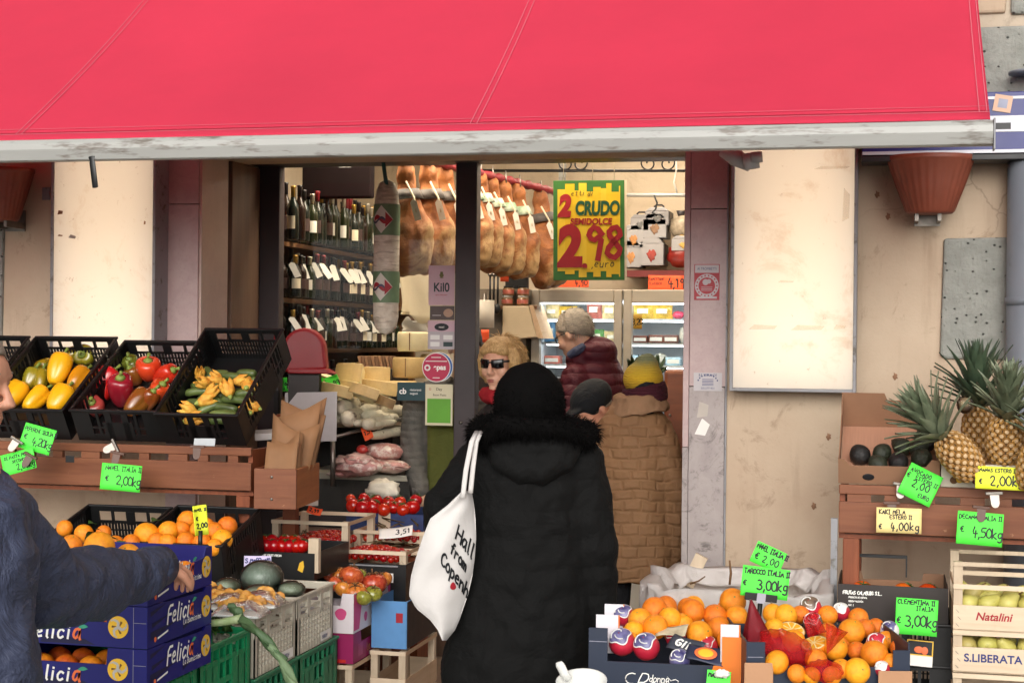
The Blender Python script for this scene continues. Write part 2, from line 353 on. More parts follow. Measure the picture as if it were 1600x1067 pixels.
INK = mat('ink', '14161a', .6, .1); INKR = mat('red_ink', '9c1a26', .6, .1); INKG = mat('green_ink', '17543a', .6, .1); INKW = mat('white_ink', 'f0eee8', .6, .03); INKB = mat('blue_ink', '23306e', .6, .1)
GLASSM = None
def pane_mat(name, tint, refl, rough=False):
    m = bpy.data.materials.new(name); m.use_nodes = True; t = m.node_tree; t.nodes.clear()
    o = nd(t, 'ShaderNodeOutputMaterial'); tr = nd(t, 'ShaderNodeBsdfTransparent'); gl = nd(t, 'ShaderNodeBsdfGlossy'); mx = nd(t, 'ShaderNodeMixShader'); fr = nd(t, 'ShaderNodeFresnel')
    tr.inputs[0].default_value = (*tint, 1); gl.inputs['Roughness'].default_value = .03; fr.inputs[0].default_value = 1.45
    if rough: gl.inputs['Roughness'].default_value = .12; t.links.new(bump(t, noise(t, coords(t), 30, 5, .7, 1.5), .9, .01), gl.inputs['Normal'])
    t.links.new(mth(t, 'MULTIPLY', fr.outputs[0], refl), mx.inputs[0]); t.links.new(tr.outputs[0], mx.inputs[1]); t.links.new(gl.outputs[0], mx.inputs[2]); t.links.new(mx.outputs[0], o.inputs[0]); return m
GLASSM = pane_mat('window_glass', (.96, .97, .96), .22)
FILM = pane_mat('clear_film', (.93, .95, .96), 2.2)
def plasticbag(name, c, mixv=.5):
    m = bpy.data.materials.new(name); m.use_nodes = True; t = m.node_tree; b = t.nodes['Principled BSDF']; o = t.nodes['Material Output']
    v = coords(t); b.inputs['Base Color'].default_value = (*srgb(c), 1); b.inputs['Roughness'].default_value = .3
    t.links.new(bump(t, noise(t, v, 22, 6, .7, 1.5), .8, .012), b.inputs['Normal'])
    tl = nd(t, 'ShaderNodeBsdfTranslucent'); tl.inputs[0].default_value = (*srgb(c), 1); tp = nd(t, 'ShaderNodeBsdfTransparent')
    m1 = nd(t, 'ShaderNodeMixShader'); m1.inputs[0].default_value = .35; t.links.new(b.outputs[0], m1.inputs[1]); t.links.new(tl.outputs[0], m1.inputs[2])
    m2 = nd(t, 'ShaderNodeMixShader'); m2.inputs[0].default_value = mixv; t.links.new(m1.outputs[0], m2.inputs[1]); t.links.new(tp.outputs[0], m2.inputs[2]); t.links.new(m2.outputs[0], o.inputs[0]); return m

# ------------------------------------------------------------------ ground
MB().bx(-40, 40, -60, 40, -.3, 0).build('ground', mat('asphalt', (.17, .165, .16), .85, .25, 3, .4, 120))['kind'] = 'structure'
MB().bx(-1.95, 2.2, -.02, 4.2, .004, .08).build('shop_floor', mat('floor_tiles', 'a08a74', .4, .12, 4, .05))['kind'] = 'structure'
MB().bx(-12, 12, -4.6, -.021, .004, .05).build('pavement', mat('paving', (.42, .40, .38), .85, .2, 3, .4, 90))['kind'] = 'structure'

# ------------------------------------------------------------------ the shop building
shop = thing('shop_building', 'beige plastered shop building with pink marble pillars and a wide glazed opening', 'building')
WY = .70                                    # plane of the window and door
XL, XP1, XP2 = -1.672, -1.513, .767         # pilaster left, its inner edge, right pillar
XR = .955
w_ = MB(); w_.bx(-7, XL, 0, .5, 0, 5); w_.build('wall', PLASTER, shop, 'beige plaster wall left of the shop opening')
w_ = MB(); w_.bx(XR, 7, 0, .5, 0, 2.78); w_.build('wall', PLASTER, shop, 'stained beige plaster wall right of the shop opening')
w_ = MB(); w_.bx(XR, 7, 0, .5, 2.781, 5); w_.build('upper_wall', STONEW, shop)
MB().bx(XL, XR, .003, .5, 2.52, 5).build('lintel', PLASTER, shop)
p = MB()
for z0, z1 in ((0, .78), (.783, 1.535), (1.538, 2.277), (2.28, 2.52)): p.bx(XL+.004, XP1, -.012, .31, z0, z1)
p.build('pilaster', PINK, shop, bevel=.002)
p = MB().bx(XP1, XP1+.012, .0, .30, 0, 2.52); p.build('reveal', PALE, shop)
p = MB().bx(XP1-.15, XP1+.014, .345, .69, 0, 2.52); p.build('jamb', BROWNP, shop, bevel=.003)
# right pillar: pink above, worn grey marble below
p = MB()
for z0, z1 in ((1.465, 2.23), (2.233, 2.52)): p.bx(XP2+.028, XR, -.012, .3, z0, z1)
p.bx(XP2, XP2+.026, -.006, .31, 1.2, 2.52)
p.build('pillar', PINK, shop, bevel=.002)
p = MB().bx(XP2+.028, XR-.006, -.012, .3, 0, 1.462); p.bx(XP2, XP2+.026, -.006, .31, 0, 1.198); p.build('pillar_base', GREYM, shop, bevel=.002)
p = MB(); g = PY(1133, 300, 0).x
p.bx(XR-.004, XR+.003, -.016, .0, 0, 2.5); p.build('pillar_trim', GREYMET, shop)
# rough grey stones let into the plaster
def stone(poly, y, name='stone_block'):
    return MB().prism(poly, .05, Matrix.Translation((0, y, 0))).build(name, PITTED, shop, bevel=.012)
a = PY(1470, 373, 0); c = PY(1575, 562, 0)
stone([(a.x, c.z+.01), (a.x+.03, c.z), (2.6, c.z), (2.6, a.z+.01), (a.x+.012, a.z)], -.022)
a = PY(-100, 340, 0); c = PY(6, 600, 0)
stone([(-3.4, c.z), (c.x-.01, c.z), (c.x, a.z), (-3.4, a.z+.01)], -.022)
a = PY(1500, 138, 0); c = PY(1600, 42, 0)
stone([(a.x, a.z-.1), (2.7, a.z-.1), (2.7, c.z), (a.x, c.z)], -.03)
a = PY(1500, 24, 0); c = PY(1572, -60, 0)
MB().prism([(a.x, a.z), (c.x, a.z), (c.x+.01, c.z), (a.x, c.z)], .05, Matrix.Translation((0, -.02, 0))).build('plaster_block', PLASTER, shop, bevel=.012)
a = PY(1579, 24, 0); MB().prism([(a.x, a.z), (2.8, a.z), (2.8, 3.4), (a.x, 3.4)], .05, Matrix.Translation((0, -.024, 0))).build('stone_block', PITTED, shop, bevel=.012)
# window and door frame
fr = MB()
lx0, lx1 = PY(408, 400, WY).x, PY(436, 400, WY).x; mx0, mx1 = PY(712, 400, WY).x, PY(745, 400, WY).x; rx0 = PY(1075, 400, WY).x
ztop = PY(745, 252, WY).z
fr.bx(lx0-.02, lx1, WY, WY+.07, .0, ztop+.09); fr.bx(mx0, mx1, WY-.01, WY+.07, .0, ztop+.09); fr.bx(rx0, rx0+.08, WY, WY+.07, 0, ztop+.09)
fr.bx(lx1, mx0, WY+.003, WY+.06, ztop, ztop+.09); fr.bx(mx1, rx0, WY+.003, WY+.06, ztop, ztop+.09); fr.bx(lx1, mx0, WY+.003, WY+.06, .70, .77)
fr.build('window_frame', DARKF, shop, bevel=.004)
sc = PY(720, 660, WY-.01); MB().lathe([(.009, 0), (.009, .004), (.005, .008), (0, .009)], 14, T=Matrix.Translation(sc) @ Matrix.Rotation(R(90), 4, 'X')).build('frame_screw', STEEL, shop)
MB().bx(lx0-.02, rx0+.08, .5, WY+.06, ztop+.091, 2.53).build('header', DARKF, shop)
MB().bx(lx1, mx0, WY+.028, WY+.034, .77, ztop).build('window_pane', GLASSM, shop)
MB().bx(lx1, mx0, WY+.004, WY+.055, .08, .699).build('window_apron', BROWNP, shop)
# inside shell
sh = MB(); sh.bx(-1.98, -1.94, .71, 3.6, .08, 3.02); sh.bx(-1.98, 2.3, 3.4, 3.5, .08, 3.02); sh.bx(2.2, 2.3, .51, 3.4, .08, 3.02)
sh.build('inner_wall', INNER, shop)
MB().bx(-1.98, 2.3, .51, 3.5, 3.021, 3.1).build('ceiling', mat('ceiling_paint', 'd8d0c2', .8, .05), shop)
MB().bx(rx0+.081, 2.2, .51, .7, .08, 3.02).build('inner_wall', INNER, shop)
MB().bx(-1.94, lx0-.021, .70, .76, .08, 3.02).build('inner_wall', INNER, shop)
MB().bx(-1.94, 2.2, .56, .70, 2.532, 3.02).build('inner_wall', INNER, shop)
# shop lamps on the ceiling (out of the picture's top edge) ; last two added to brighten window display and doorway
LAMPW = (1, .86, .68)
for i, (x, y, lb) in enumerate(((-.95, 1.45, 'long ceiling lamp above the cheese counter'), (.35, 1.75, 'long ceiling lamp in the middle of the shop'), (.3, 2.75, 'long ceiling lamp near the refrigerated cabinet'), (-.75, .93, 'long ceiling lamp just behind the window head'), (.3, .93, 'long ceiling lamp just behind the door head'))):
    t_ = thing('ceiling_lamp', lb, 'lamp', (x, y, 3.02), group='lamps on the shop ceiling')
    MB().bx(-.5, .5, -.11, .11, -.03, -.002).build('lamp_housing', WHITEMET, t_)
    MB().bx(-.48, .48, -.09, .09, -.05, -.031).build('lamp_diffuser', emis('lamp_glow', LAMPW, 17) if i == 0 else emis('added_window_glow', LAMPW, 42) if i == 3 else bpy.data.materials['lamp_glow'], t_)

# ------------------------------------------------------------------ light boxes on the facade
def diffuser():
    m = bpy.data.materials.new('light_box_sheet'); m.use_nodes = True; t = m.node_tree; b = t.nodes['Principled BSDF']; o = t.nodes['Material Output']
    v = coords(t); c = mixc(t, mth(t, 'MULTIPLY', ramp(t, noise(t, v, 4, 7, .75, .5), .55, .72), .4), (.82, .78, .72), srgb('b8956e'))
    c = mixc(t, mth(t, 'MULTIPLY', ramp(t, noise(t, v, 22, 5, .8), .64, .7), .6), c, srgb('8a6d50'))
    t.links.new(c, b.inputs['Base Color']); b.inputs['Roughness'].default_value = .35
    tl = nd(t, 'ShaderNodeBsdfTranslucent'); t.links.new(c, tl.inputs[0]); mx = nd(t, 'ShaderNodeMixShader'); mx.inputs[0].default_value = .6
    t.links.new(b.outputs[0], mx.inputs[1]); t.links.new(tl.outputs[0], mx.inputs[2]); t.links.new(mx.outputs[0], o.inputs[0]); return m
SHEET = diffuser(); TUBE = emis('tube_glow', (1, .91, .80), 4.2)
WBOX = mat('light_box_inside', 'e8e2d6', .8, .03)
def light_box(x0, x1, z0, z1, y, label):
    t_ = thing('light_box', label, 'light box', ((x0+x1)/2, -.002, z0)); w2 = (x1-x0)/2; H = z1-z0; D = -y
    f = MB(); k = .014
    f.bx(-w2-k, -w2, -D-.006, 0, -k, H+k); f.bx(w2, w2+k, -D-.006, 0, -k, H+k); f.bx(-w2, w2, -D-.006, 0, -k, 0); f.bx(-w2, w2, -D-.006, 0, H, H+k)
    f.build('frame', GREYMET, t_, bevel=.002)
    MB().bx(-w2, w2, -.012, -.001, 0, H).build('back_panel', WBOX, t_)
    MB().bx(-w2+.001, w2-.001, -D, -D+.003, .001, H-.001).build('front_sheet', SHEET, t_)
    for s in (-.72, -.2, .3, .78): MB().tube([(s*w2, -.03, .012), (s*w2, -.03, H-.012)], .011, 10).build('tube_lamp', TUBE, t_)
    return t_
a = PY(85, 300, -.14); b_ = PY(240, 300, -.14); light_box(a.x, b_.x, 1.40, 2.66, -.14, 'glowing blank light box on the left wall behind the pepper crates')
a = PY(1147, 400, -.13); b_ = PY(1334, 400, -.13); c = PY(1240, 607, -.13); light_box(a.x, b_.x, c.z, 2.62, -.13, 'glowing blank light box on the right wall beside the terracotta pot')
# scraps of old tape on the left light box
def scrap(px, py, wx, hz, Y, m, lb, rz=0):
    p = PY(px, py, Y); o = MB().prism([(-wx/2, -hz/2), (wx*.4, -hz*.4), (wx/2, hz*.3), (-wx*.3, hz/2)], .0012).build('paper_scrap', m); o.location = p; o.rotation_euler = (0, rz, 0)
    tag(o, lb, 'scrap'); return o
scrap(94, 332, .028, .02, -.1425, CARDD, 'torn brown tape corner at the left edge of the left light box')
scrap(113, 370, .038, .018, -.1425, mat('grey_scrap', 'b5aca2', .7), 'torn grey paper scrap low on the left light box', .2)
scrap(226, 348, .010, .018, -.1425, CARDD, 'small dark tape scrap at the right edge of the left light box')
scrap(94, 368, .026, .008, -.1425, CARDD, 'narrow brown tape shred beside the torn grey paper scrap', .1)
TAPE = plasticbag('tape_residue', 'e0c49c', .86)
for px, py, wx, hz, lb in ((1192, 511, .12, .02, 'left pale tape mark across the right light box'), (1262, 512, .14, .022, 'middle pale tape mark across the right light box'), (1312, 511, .05, .018, 'right pale tape mark near the edge of the right light box'), (1300, 262, .15, .012, 'thin pale tape mark high on the right light box'), (1228, 440, .07, .008, 'short pale tape mark in the middle of the right light box'), (1322, 320, .03, .14, 'upright pale tape scar at the right edge of the right light box')): scrap(px, py, wx, hz, -.1335, TAPE, lb)
for px, py, lb in ((1388, 338, 'rusty wall plug below the left side of the terracotta pot'), (1371, 304, 'small dark screw hole left of the terracotta pot'), (1399, 588, 'small hook in the wall above the avocado box'), (1295, 682, 'dark chip in the plaster left of the avocado box'), (1272, 790, 'dark chip in the plaster beside the right bench')): o = MB().ell((0, 0, 0), (.010, .006, .014), nu=10, nv=6, fn=lambda d: 1+.3*math.sin(d.x*5+d.z*4)).build('wall_plug', CARDD); o.location = PY(px, py, 0); tag(o, lb, 'wall plug')
scrap(1098, 640, .05, .07, -.0135, mat('grey_scrap', 'b5aca2', .7), 'upper torn grey paper patch stuck on the right marble pillar')
scrap(1098, 668, .05, .075, -.0135, WHITEC, 'lower torn pale label stuck on the right marble pillar', .3)

# ------------------------------------------------------------------ awning
aw = thing('awning', 'red canvas awning with a scuffed white front bar over the shop', 'awning', (0, 0, 0))
AY, AZ, SL = -1.5, 2.385, .728
XA0, XA1 = -4.6, 1.948
def awp(x, s, lift=0):                       # s = 0 at the bar .. 1 at the wall
    y = AY+s*(-AY-.03); k = 1/math.hypot(1, SL)
    sag = -.035*math.sin(math.pi*s)
    return Vector((x, y-lift*SL*k, AZ+(y-AY)*SL+sag+lift*k))
c = MB(); c.grid(lambda u, v: awp(XA0+(XA1-XA0)*u, v)+Vector((0, 0, .004*math.sin(u*34)*math.sin(v*3.1))), 90, 16); c.build('canvas', AWN, aw, solid=.002)
h = MB(); h.grid(lambda u, v: awp(XA0+(XA1-XA0)*u, v*.04-.002, .0025+.003*math.sin(v*3.14)), 60, 3); h.build('hem', AWN, aw, solid=.0015)
sm = MB()
xs1, xs2 = PY(20, 212, AY).x, PY(735, 205, AY).x
for X in (xs1, xs1-1.12-.0, xs2, (xs1+xs2)/2*0+XA1-.02):
    sm.grid(lambda u, v, X=X: awp(X+(u-.5)*.03, v*.97+.01, .0015+.0022*math.sin(u*math.pi)), 4, 30, 1)
    for dx in (-.012, .012): sm.grid(lambda u, v, X=X: awp(X+dx+(u-.5)*.003, v*.97+.01, .0052), 1, 30, 0)
sm.grid(lambda u, v: awp(XA0+(XA1-XA0)*u, .025+.0022*v, .0068), 60, 1, 0)
sm.grid(lambda u, v: awp(XA0+(XA1-XA0)*u, .052+.0018*v, .0055), 60, 1, 0)
sm.build('seam', [SEAM, AWN], aw, fix=True)
# front bar: profile in (y, z), run along x
prof = [(0, .045), (-.022, .04), (-.034, .025), (-.036, .004), (-.034, -.002), (-.021, -.034), (-.014, -.038), (.02, -.038), (.028, -.028), (.028, .03), (.018, .045)]
XB = 1.957
def bar(x0, x1):
    b = MB(); n = len(prof); K = 14; vs = []
    for i in range(K+1):
        x = x0+(x1-x0)*i/K
        for y, z in prof: vs.append((x, AY+y, AZ-.047+z+.006*(1.9-x)/3.5))
    b.add(vs, [(i*n+j, i*n+(j+1) % n, (i+1)*n+(j+1) % n, (i+1)*n+j) for i in range(K) for j in range(n)]+[tuple(range(n)), tuple(K*n+j for j in range(n-1, -1, -1))], 0); return b
bar(XA0, XB).build('front_bar', WHITEMET, aw, bevel=.002)
MB().bx(XB+.0005, XB+.006, AY-.038, AY+.03, AZ-.1, AZ).build('end_cap', GREYMET, aw, bevel=.001)
e = MB(); e.bx(XB+.006, XB+.055, AY-.004, AY+.0, AZ-.033, AZ-.012)
e.build('end_bracket', BLACKM, aw)
# folding arm under the bar at the right, with its round joint
am = MB(); a = Vector((XB-.45, AY+.01, AZ-.1)); j = PD(1172, 243, 5.55)
am.tube([PD(1128, 236, 5.6), PD(1150, 246, 5.58), PD(1172, 262, 5.56)], [.02, .032, .017], 14)
am.tube([PD(1172, 240, 5.53), PD(1175, 264, 5.53)], .028, 16)
am.tube([PD(1182, 238, 5.5), PD(1183, 254, 5.5)], .02, 16)
am.tube([PD(1150, 240, 5.6), Vector((1.1, -.8, 2.62)), Vector((1.25, -.05, 2.95))], .016, 10)
am.build('folding_arm', mat('arm_metal', 'a5a3a2', .5, .1, 8), aw)
# black strap hanging from the bar at the left
def strap(px, y0, y1, d, m, lb, dx=8, wd=.022, nm='hanging_strap'):
    t_ = MB(); p0, p1 = PD(px-dx/2, y0, d), PD(px+dx/2, y1, d)
    t_.tube([p0, p0.lerp(p1, .15), p0.lerp(p1, .2), p1], [wd*.85, wd*.6, wd*.72, wd*.72], 4, flat=.3, side=Vector((1, 0, 0)))
    o = t_.build(nm, m, bevel=.003); return tag(o, lb, 'strap')
strap(146, 244, 294, 5.75, BLACKP, 'short black strap hanging under the awning bar in front of the left light box', 6, .019)

# ------------------------------------------------------------------ blue sign, drain pipe, wall pots
sx0 = PY(1347, 235, -.16).x; zs = [PY(1575, y, -.2).z for y in (147, 153, 181, 206, 234, 238)]
sg = thing('shop_sign', 'blue and white shop sign board along the wall behind the awning end', 'sign', (sx0, 0, 0))
q = [('sign_band', 'navy_enamel', '27348f', zs[1], zs[0]), ('sign_band', 'white_enamel', 'd4d6dd', zs[2]+.045*0, zs[1])]
BLUE = mat('navy_enamel', '161f6c', .35, .08, 4, .02); WHE = mat('white_enamel', 'cfd2da', .35, .05, 4, .02)
MB().bx(0, 1.5, -.2, -.06, zs[4]-.005, zs[0]+.01).build('sign_board', BLUE, sg, bevel=.004)
MB().bx(.002, 1.498, -.203, -.2003, zs[3], zs[2]).build('sign_stripe', WHE, sg)
MB().bx(.002, 1.498, -.203, -.2003, zs[1]-.005, zs[1]+.006).build('sign_stripe', WHE, sg)
MB().bx(.002, 1.498, -.203, -.2003, zs[5]-.002, zs[4]+.001).build('sign_stripe', WHE, sg)
MB().bx(-.002, 1.5, -.204, -.05, zs[5]-.03, zs[5]-.006).build('sign_foot', BLACKM, sg, bevel=.003)
p = PY(1567, 162, -.204); o = MB().bx(-.035, .035, -.001, 0, -.034, .034).bx(-.018, .018, -.0015, -.001, -.018, .018, 1).build('sticker', [paper('tan_sticker', 'd8b49c'), mat('sticker_grey', '9aa0b4', .6)]); o.location = p; o.rotation_euler = (0, R(10), 0); tag(o, 'tan square sticker stuck crookedly on the blue sign', 'sticker')
dp = thing('drain_pipe', 'grey metal drain pipe running down the right wall', 'pipe', (PY(1612, 400, -.1).x, -.1, 0))
PIPEM = mat('pipe_paint', '767c84', .45, .1, 4, .05, spot=.34, spotc='5d5d5d', spots=7)
MB().tube([(0, 0, 0), (0, 0, 2.42)], .098, 24).build('pipe', PIPEM, dp)
MB().tube([(0, 0, 1.82), (0, 0, 1.85)], .104, 24).build('pipe_clamp', PIPEM, dp)
a = PY(1600, 115, -.06); MB().tube([(a.x+.02-dp.location.x, .0, 2.76), (a.x+.02-dp.location.x, 0, a.z)], .085, 20).build('upper_pipe', PIPEM, dp)
def pot(px, w, y0, y1, lb):
    a = PY(px, y0, -.16); c = PY(px, y1, -.16); H = a.z-c.z; r = w/2
    t_ = thing('wall_pot', lb, 'plant pot', (a.x, -.15, c.z)); t_.scale = (1, .75, 1)
    MB().lathe([(r*.5, 0), (r*.56, .01), (r*.8, H*.55), (r*.97, H-.024), (r*.98, H-.022), (r, H-.018), (r, H), (r*.93, H), (r*.9, H-.05), (r*.5, .02), (0, .02)], 180, fn=lambda q, z: 1+(.022*math.sin(q*30) if .01 < z < H-.03 else 0)).build('pot_body', TERRA, t_)
    h = MB(); h.bx(-.06, -.045, -.03, .19, -.03, 0); h.bx(.03, .045, -.03, .19, -.03, 0); h.bx(-.06, .045, .18, .195, -.04, .06); h.build('pot_bracket', STEEL, t_)
pot(1454, .355, 244, 334, 'fluted terracotta wall pot on the right wall beside the glowing panel')
pot(0, .33, 264, 345, 'fluted terracotta wall pot on the left wall, half out of the picture')
MB().bx(-.02, .02, -.008, 0, -.03, .03).build('wall_box', GREYMET).location = PY(73, 303, 0); tag(bpy.data.objects['wall_box'], 'small grey junction plate on the left wall by the pot', 'junction box')

# stickers on the pillar and on the glass
def sheet(name, px0, py0, px1, py1, Y, m, lb, cat='sticker', t=.0012, rounded=0):
    a, c = PY(px0, py0, Y), PY(px1, py1, Y); W, H = abs(c.x-a.x), abs(a.z-c.z)
    r = thing(name, lb, cat, ((a.x+c.x)/2, Y, (a.z+c.z)/2))
    MB().bx(-W/2, W/2, -t, 0, -H/2, H/2).build('sheet', m, r)
    return r, W, H
RSTK = mat('red_print', 'a4222f', .5, .1); GSTK = mat('grey_print', 'b7b2b4', .5, .05); NAVY = mat('navy_print', '2b3468', .5, .1)
def disc(mb, x, z, r, y, m=0, n=28, r2=0, sx=1):
    if r2 <= 0: mb.add([(x+sx*r*math.cos(2*math.pi*i/n), y, z+r*math.sin(2*math.pi*i/n)) for i in range(n)], [tuple(range(n))], m)
    else:
        vs = [(x+k*sx*math.cos(2*math.pi*i/n), y, z+k*math.sin(2*math.pi*i/n)) for k in (r, r2) for i in range(n)]
        mb.add(vs, [(i, (i+1) % n, n+(i+1) % n, n+i) for i in range(n)], m)
    return mb
s, W, H = sheet('notice_sticker', 1085, 413, 1124, 469, -.0135, RSTK, 'red and white association notice stuck on the right pillar')
m_ = MB(); m_.bx(-W*.47, W*.47, -.0018, -.0012, H*.26, H*.48, 1); disc(m_, 0, -.1*H, W*.47, -.0016, 1); disc(m_, 0, -.1*H, W*.33, -.002, 0); m_.bx(-W*.4, W*.4, -.0018, -.0012, -H*.46, -H*.40, 1)
for a in range(18): q = a*2*math.pi/18; disc(m_, W*.4*math.cos(q), -.1*H+W*.4*math.sin(q), W*.035, -.0022, 0, 6)
for k in range(3): m_.bx(-W*.22, W*.22, -.0026, -.0021, -H*(.14+k*.045)-.001, -H*(.14+k*.045)+.001, 1)
disc(m_, -W*.05, H*.0, W*.12, -.0024, 1); disc(m_, W*.08, H*.02, W*.09, -.0025, 1)
m_.build('emblem', [RSTK, GSTK], s); printed('ANTRACQUISTI'[:0]+'AI TROMBETTI', .016, NAVY, s, Matrix.Translation((0, -.0022, H*.37)), sx=.8)
s, W, H = sheet('notice_sticker', 1084, 582, 1128, 611, -.0135, GSTK, 'pale trade notice stuck low on the right pillar')
m_ = MB()
for a in range(9): q = R(20+a*17.5); disc(m_, W*.36*math.cos(q), -H*.08+W*.3*math.sin(q), W*.03, -.0018, 0, 6)
for k in range(5): m_.bx(-W*.2, W*.2, -.0018, -.0013, H*(.12-k*.08), H*(.15-k*.08)); 
m_.build('emblem', NAVY, s); printed('B.F. SERRANDE', .016, NAVY, s, Matrix.Translation((0, -.002, H*.36)), sx=.75); printed('335.5771931', .013, NAVY, s, Matrix.Translation((0, -.002, -H*.36)), sx=.9)
GY = WY+.0275
s, W, H = sheet('glass_sticker', 670, 415, 710, 477, GY, paper('mauve_sticker', 'c7a9b4'), 'mauve sticker with large lettering and small crest on the window')
printed('Kil0', .062, mat('dark_teal', '273a3c', .6), s, Matrix.Translation((0, -.0016, -.012)), bold=.0012, sx=.85); printed('PAGA CON SATISPAY'[:0]+'zero chilometri', .011, RSTK, s, Matrix.Translation((0, -.0016, -.048)), sx=.9)
m_ = MB(); disc(m_, 0, .05, .011, -.0016); m_.bx(-.007, .007, -.0016, -.0012, .058, .068); m_.bx(-.01, .01, -.0017, -.0012, .036, .039); m_.build('crest', mat('olive_print', '6c6a3c', .6), s)
s, W, H = sheet('glass_sticker', 672, 478, 710, 500, GY, mat('brown_sticker', '4d3f3c', .5), 'small brown photo sticker between the mauve sticker and the card sticker')
m_ = MB(); m_.ell((W*.25, -.0013, 0), (W*.2, .0006, H*.3)); m_.bx(-W*.4, -W*.05, -.0018, -.0012, -H*.2, -H*.15, 1); m_.build('picture', [mat('tan_print', 'b08f78', .6), GSTK], s)
s, W, H = sheet('glass_sticker', 669, 501, 711, 546, GY, paper('grey_sticker', 'b4aeb2'), 'grey payment card sticker with dark oval on the window')
m_ = MB(); m_.bx(-W/2, W/2, -.0016, -.0012, H*.12, H*.5, 0); disc(m_, 0, H*.28, H*.13, -.002, 1, sx=2); 
for x in (-.24, .24):
    for z in (-.08, -.32): m_.bx(W*(x-.17), W*(x+.17), -.0018, -.0012, H*(z-.08), H*(z+.08), 2 if z > -.2 or x < 0 else 3)
m_.build('print', [paper('mauve_sticker', 'c7a9b4'), INK, WHITEP, mat('dark_teal', '273a3c', .6)], s); printed('nexi', .017, INKW, s, Matrix.Translation((0, -.0026, H*.28)))
a = PY(683, 574, GY); s = thing('glass_sticker', 'round crimson voucher sticker with blue edge on the window', 'sticker', a)
m_ = MB(); disc(m_, .010, .003, .074, -.0006, 2); disc(m_, .010, .003, .070, -.001, 1); disc(m_, -.004, 0, .074, -.0016, 2); disc(m_, -.004, 0, .070, -.0020, 0); m_.bx(-.06, .052, -.0026, -.0021, .029, .033, 2)
m_.bx(-.03, .02, -.0026, -.0021, .048, .052, 2); m_.bx(-.022, .014, -.0026, -.0021, -.054, -.050, 2); disc(m_, -.05, -.002, .016, -.0027, 2); disc(m_, -.05, -.002, .008, -.003, 0)
m_.build('print', [mat('crimson_print', 'b01c46', .5, .05), mat('blue_print', '2a5aa0', .5, .05), WHITEP], s); printed('epas', .036, INKW, s, Matrix.Translation((.014, -.0032, 0)), bold=.0012)
s, W, H = sheet('glass_sticker', 621, 597, 664, 626, GY, mat('teal_sticker', '123a40', .5, .1), 'dark teal meal voucher sticker at the glass edge')
printed('cb', .04, INKW, s, Matrix.Translation((-W*.3, -.0016, 0)), bold=.001); printed('cibobuono'[:0]+'ristoranti', .016, INKW, s, Matrix.Translation((W*.16, -.0016, .008))); printed('negozi', .016, INKW, s, Matrix.Translation((W*.1, -.0016, -.01)))
s, W, H = sheet('glass_sticker', 665, 600, 707, 665, GY, paper('cream_sticker', 'c9c2a4'), 'cream sticker with a bright green square on the window')
MB().bx(-W*.43, W*.43, -.0016, -.0012, -H*.44, H*.15).build('green_square', mat('leaf_green_print', '5c9c2c', .6, .08), s)
printed('Day', .02, INK, s, Matrix.Translation((-W*.0, -.0016, H*.38))); printed('Buoni Pasto', .016, INK, s, Matrix.Translation((W*.02, -.0016, H*.24)), sx=.9); m_ = MB(); disc(m_, -W*.33, H*.38, .006, -.0016, 0, 12, .004); m_.build('emblem', RSTK, s)
# ------------------------------------------------------------------ wine wall (left inside)
SHW = wood('shelf_wood', '6b4a30', '8a6342', 1, .5)
XS = -1.46
rack = thing('wine_rack', 'tall wooden wine rack along the left inside wall of the shop', 'shelf', (XS-.15, 1.7, .08))
SZ = [2.165, 1.868, 1.60, 1.33]
for z in SZ: MB().bx(-.17, .15, -.95, 1.6, z-.105, z-.08).build('shelf', SHW, rack, bevel=.004)
MB().bx(-.2, -.172, -.95, 1.6, 0, 2.34).build('back_board', mat('rack_back', '3a2c22', .7, .2), rack)
MB().bx(-.17, .149, 1.57, 1.6, 0, 2.4).build('rack_side', SHW, rack)
BG = mat('bottle_glass', (.008, .012, .009), .22, .3, 6, spec=.35); BG2 = mat('bottle_glass_brown', (.014, .006, .004), .22, .3, 6, spec=.35); BG3 = mat('bottle_glass_green', (.012, .016, .006), .22, .3, 6, spec=.35)
FOILS = [mat('foil_gold', 'a8853c', .35, .15, metal=.5), mat('foil_black', '1a1618', .4, .2), mat('foil_red', '6e1a20', .4, .2), mat('foil_silver', 'b0a898', .3, .1, metal=.5)]
LBL = [paper('label_cream', 'd8ccb2'), paper('label_white', 'd8d4ca'), mat('label_dark', '3a2420', .6, .2)]
def bottle(lb, grp, glass, foil, lab, neck, h=.28, r=.032):
    o = MB().lathe([(r*.9, 0), (r, .008), (r, h*.58), (r*.86, h*.66), (r*.42, h*.76), (r*.36, h*.8), (r*.36, h*.97), (r*.4, h*.975), (r*.4, h), (0, h)], 14).build('wine_bottle', glass)
    tag(o, lb, 'bottle', grp)
    MB().lathe([(r*.385, h*.80), (r*.385, h*.968), (r*.43, h*.976), (r*.43, h+.002), (0, h+.002)], 12).build('capsule', foil, o)
    q = MB(); q.grid(lambda u, v: ((r+.0008)*math.cos(u*1.6-1.5), (r+.0008)*math.sin(u*1.6-1.5), h*(.2+.24*v)), 8, 1); q.build('label', lab, o)
    o['neck'] = 1 if neck else 0
    if neck:
        q = MB(); q.prism([(-.017, -.06), (.017, -.06), (.017, .04), (0, .052), (-.017, .04)], .001, TR((r*.55, -r*1.05, h*.66), R(22), R(-14), R(neck)))
        q.build('neck_tag', LBL[1], o)
    return o
rnd = random.Random(3)
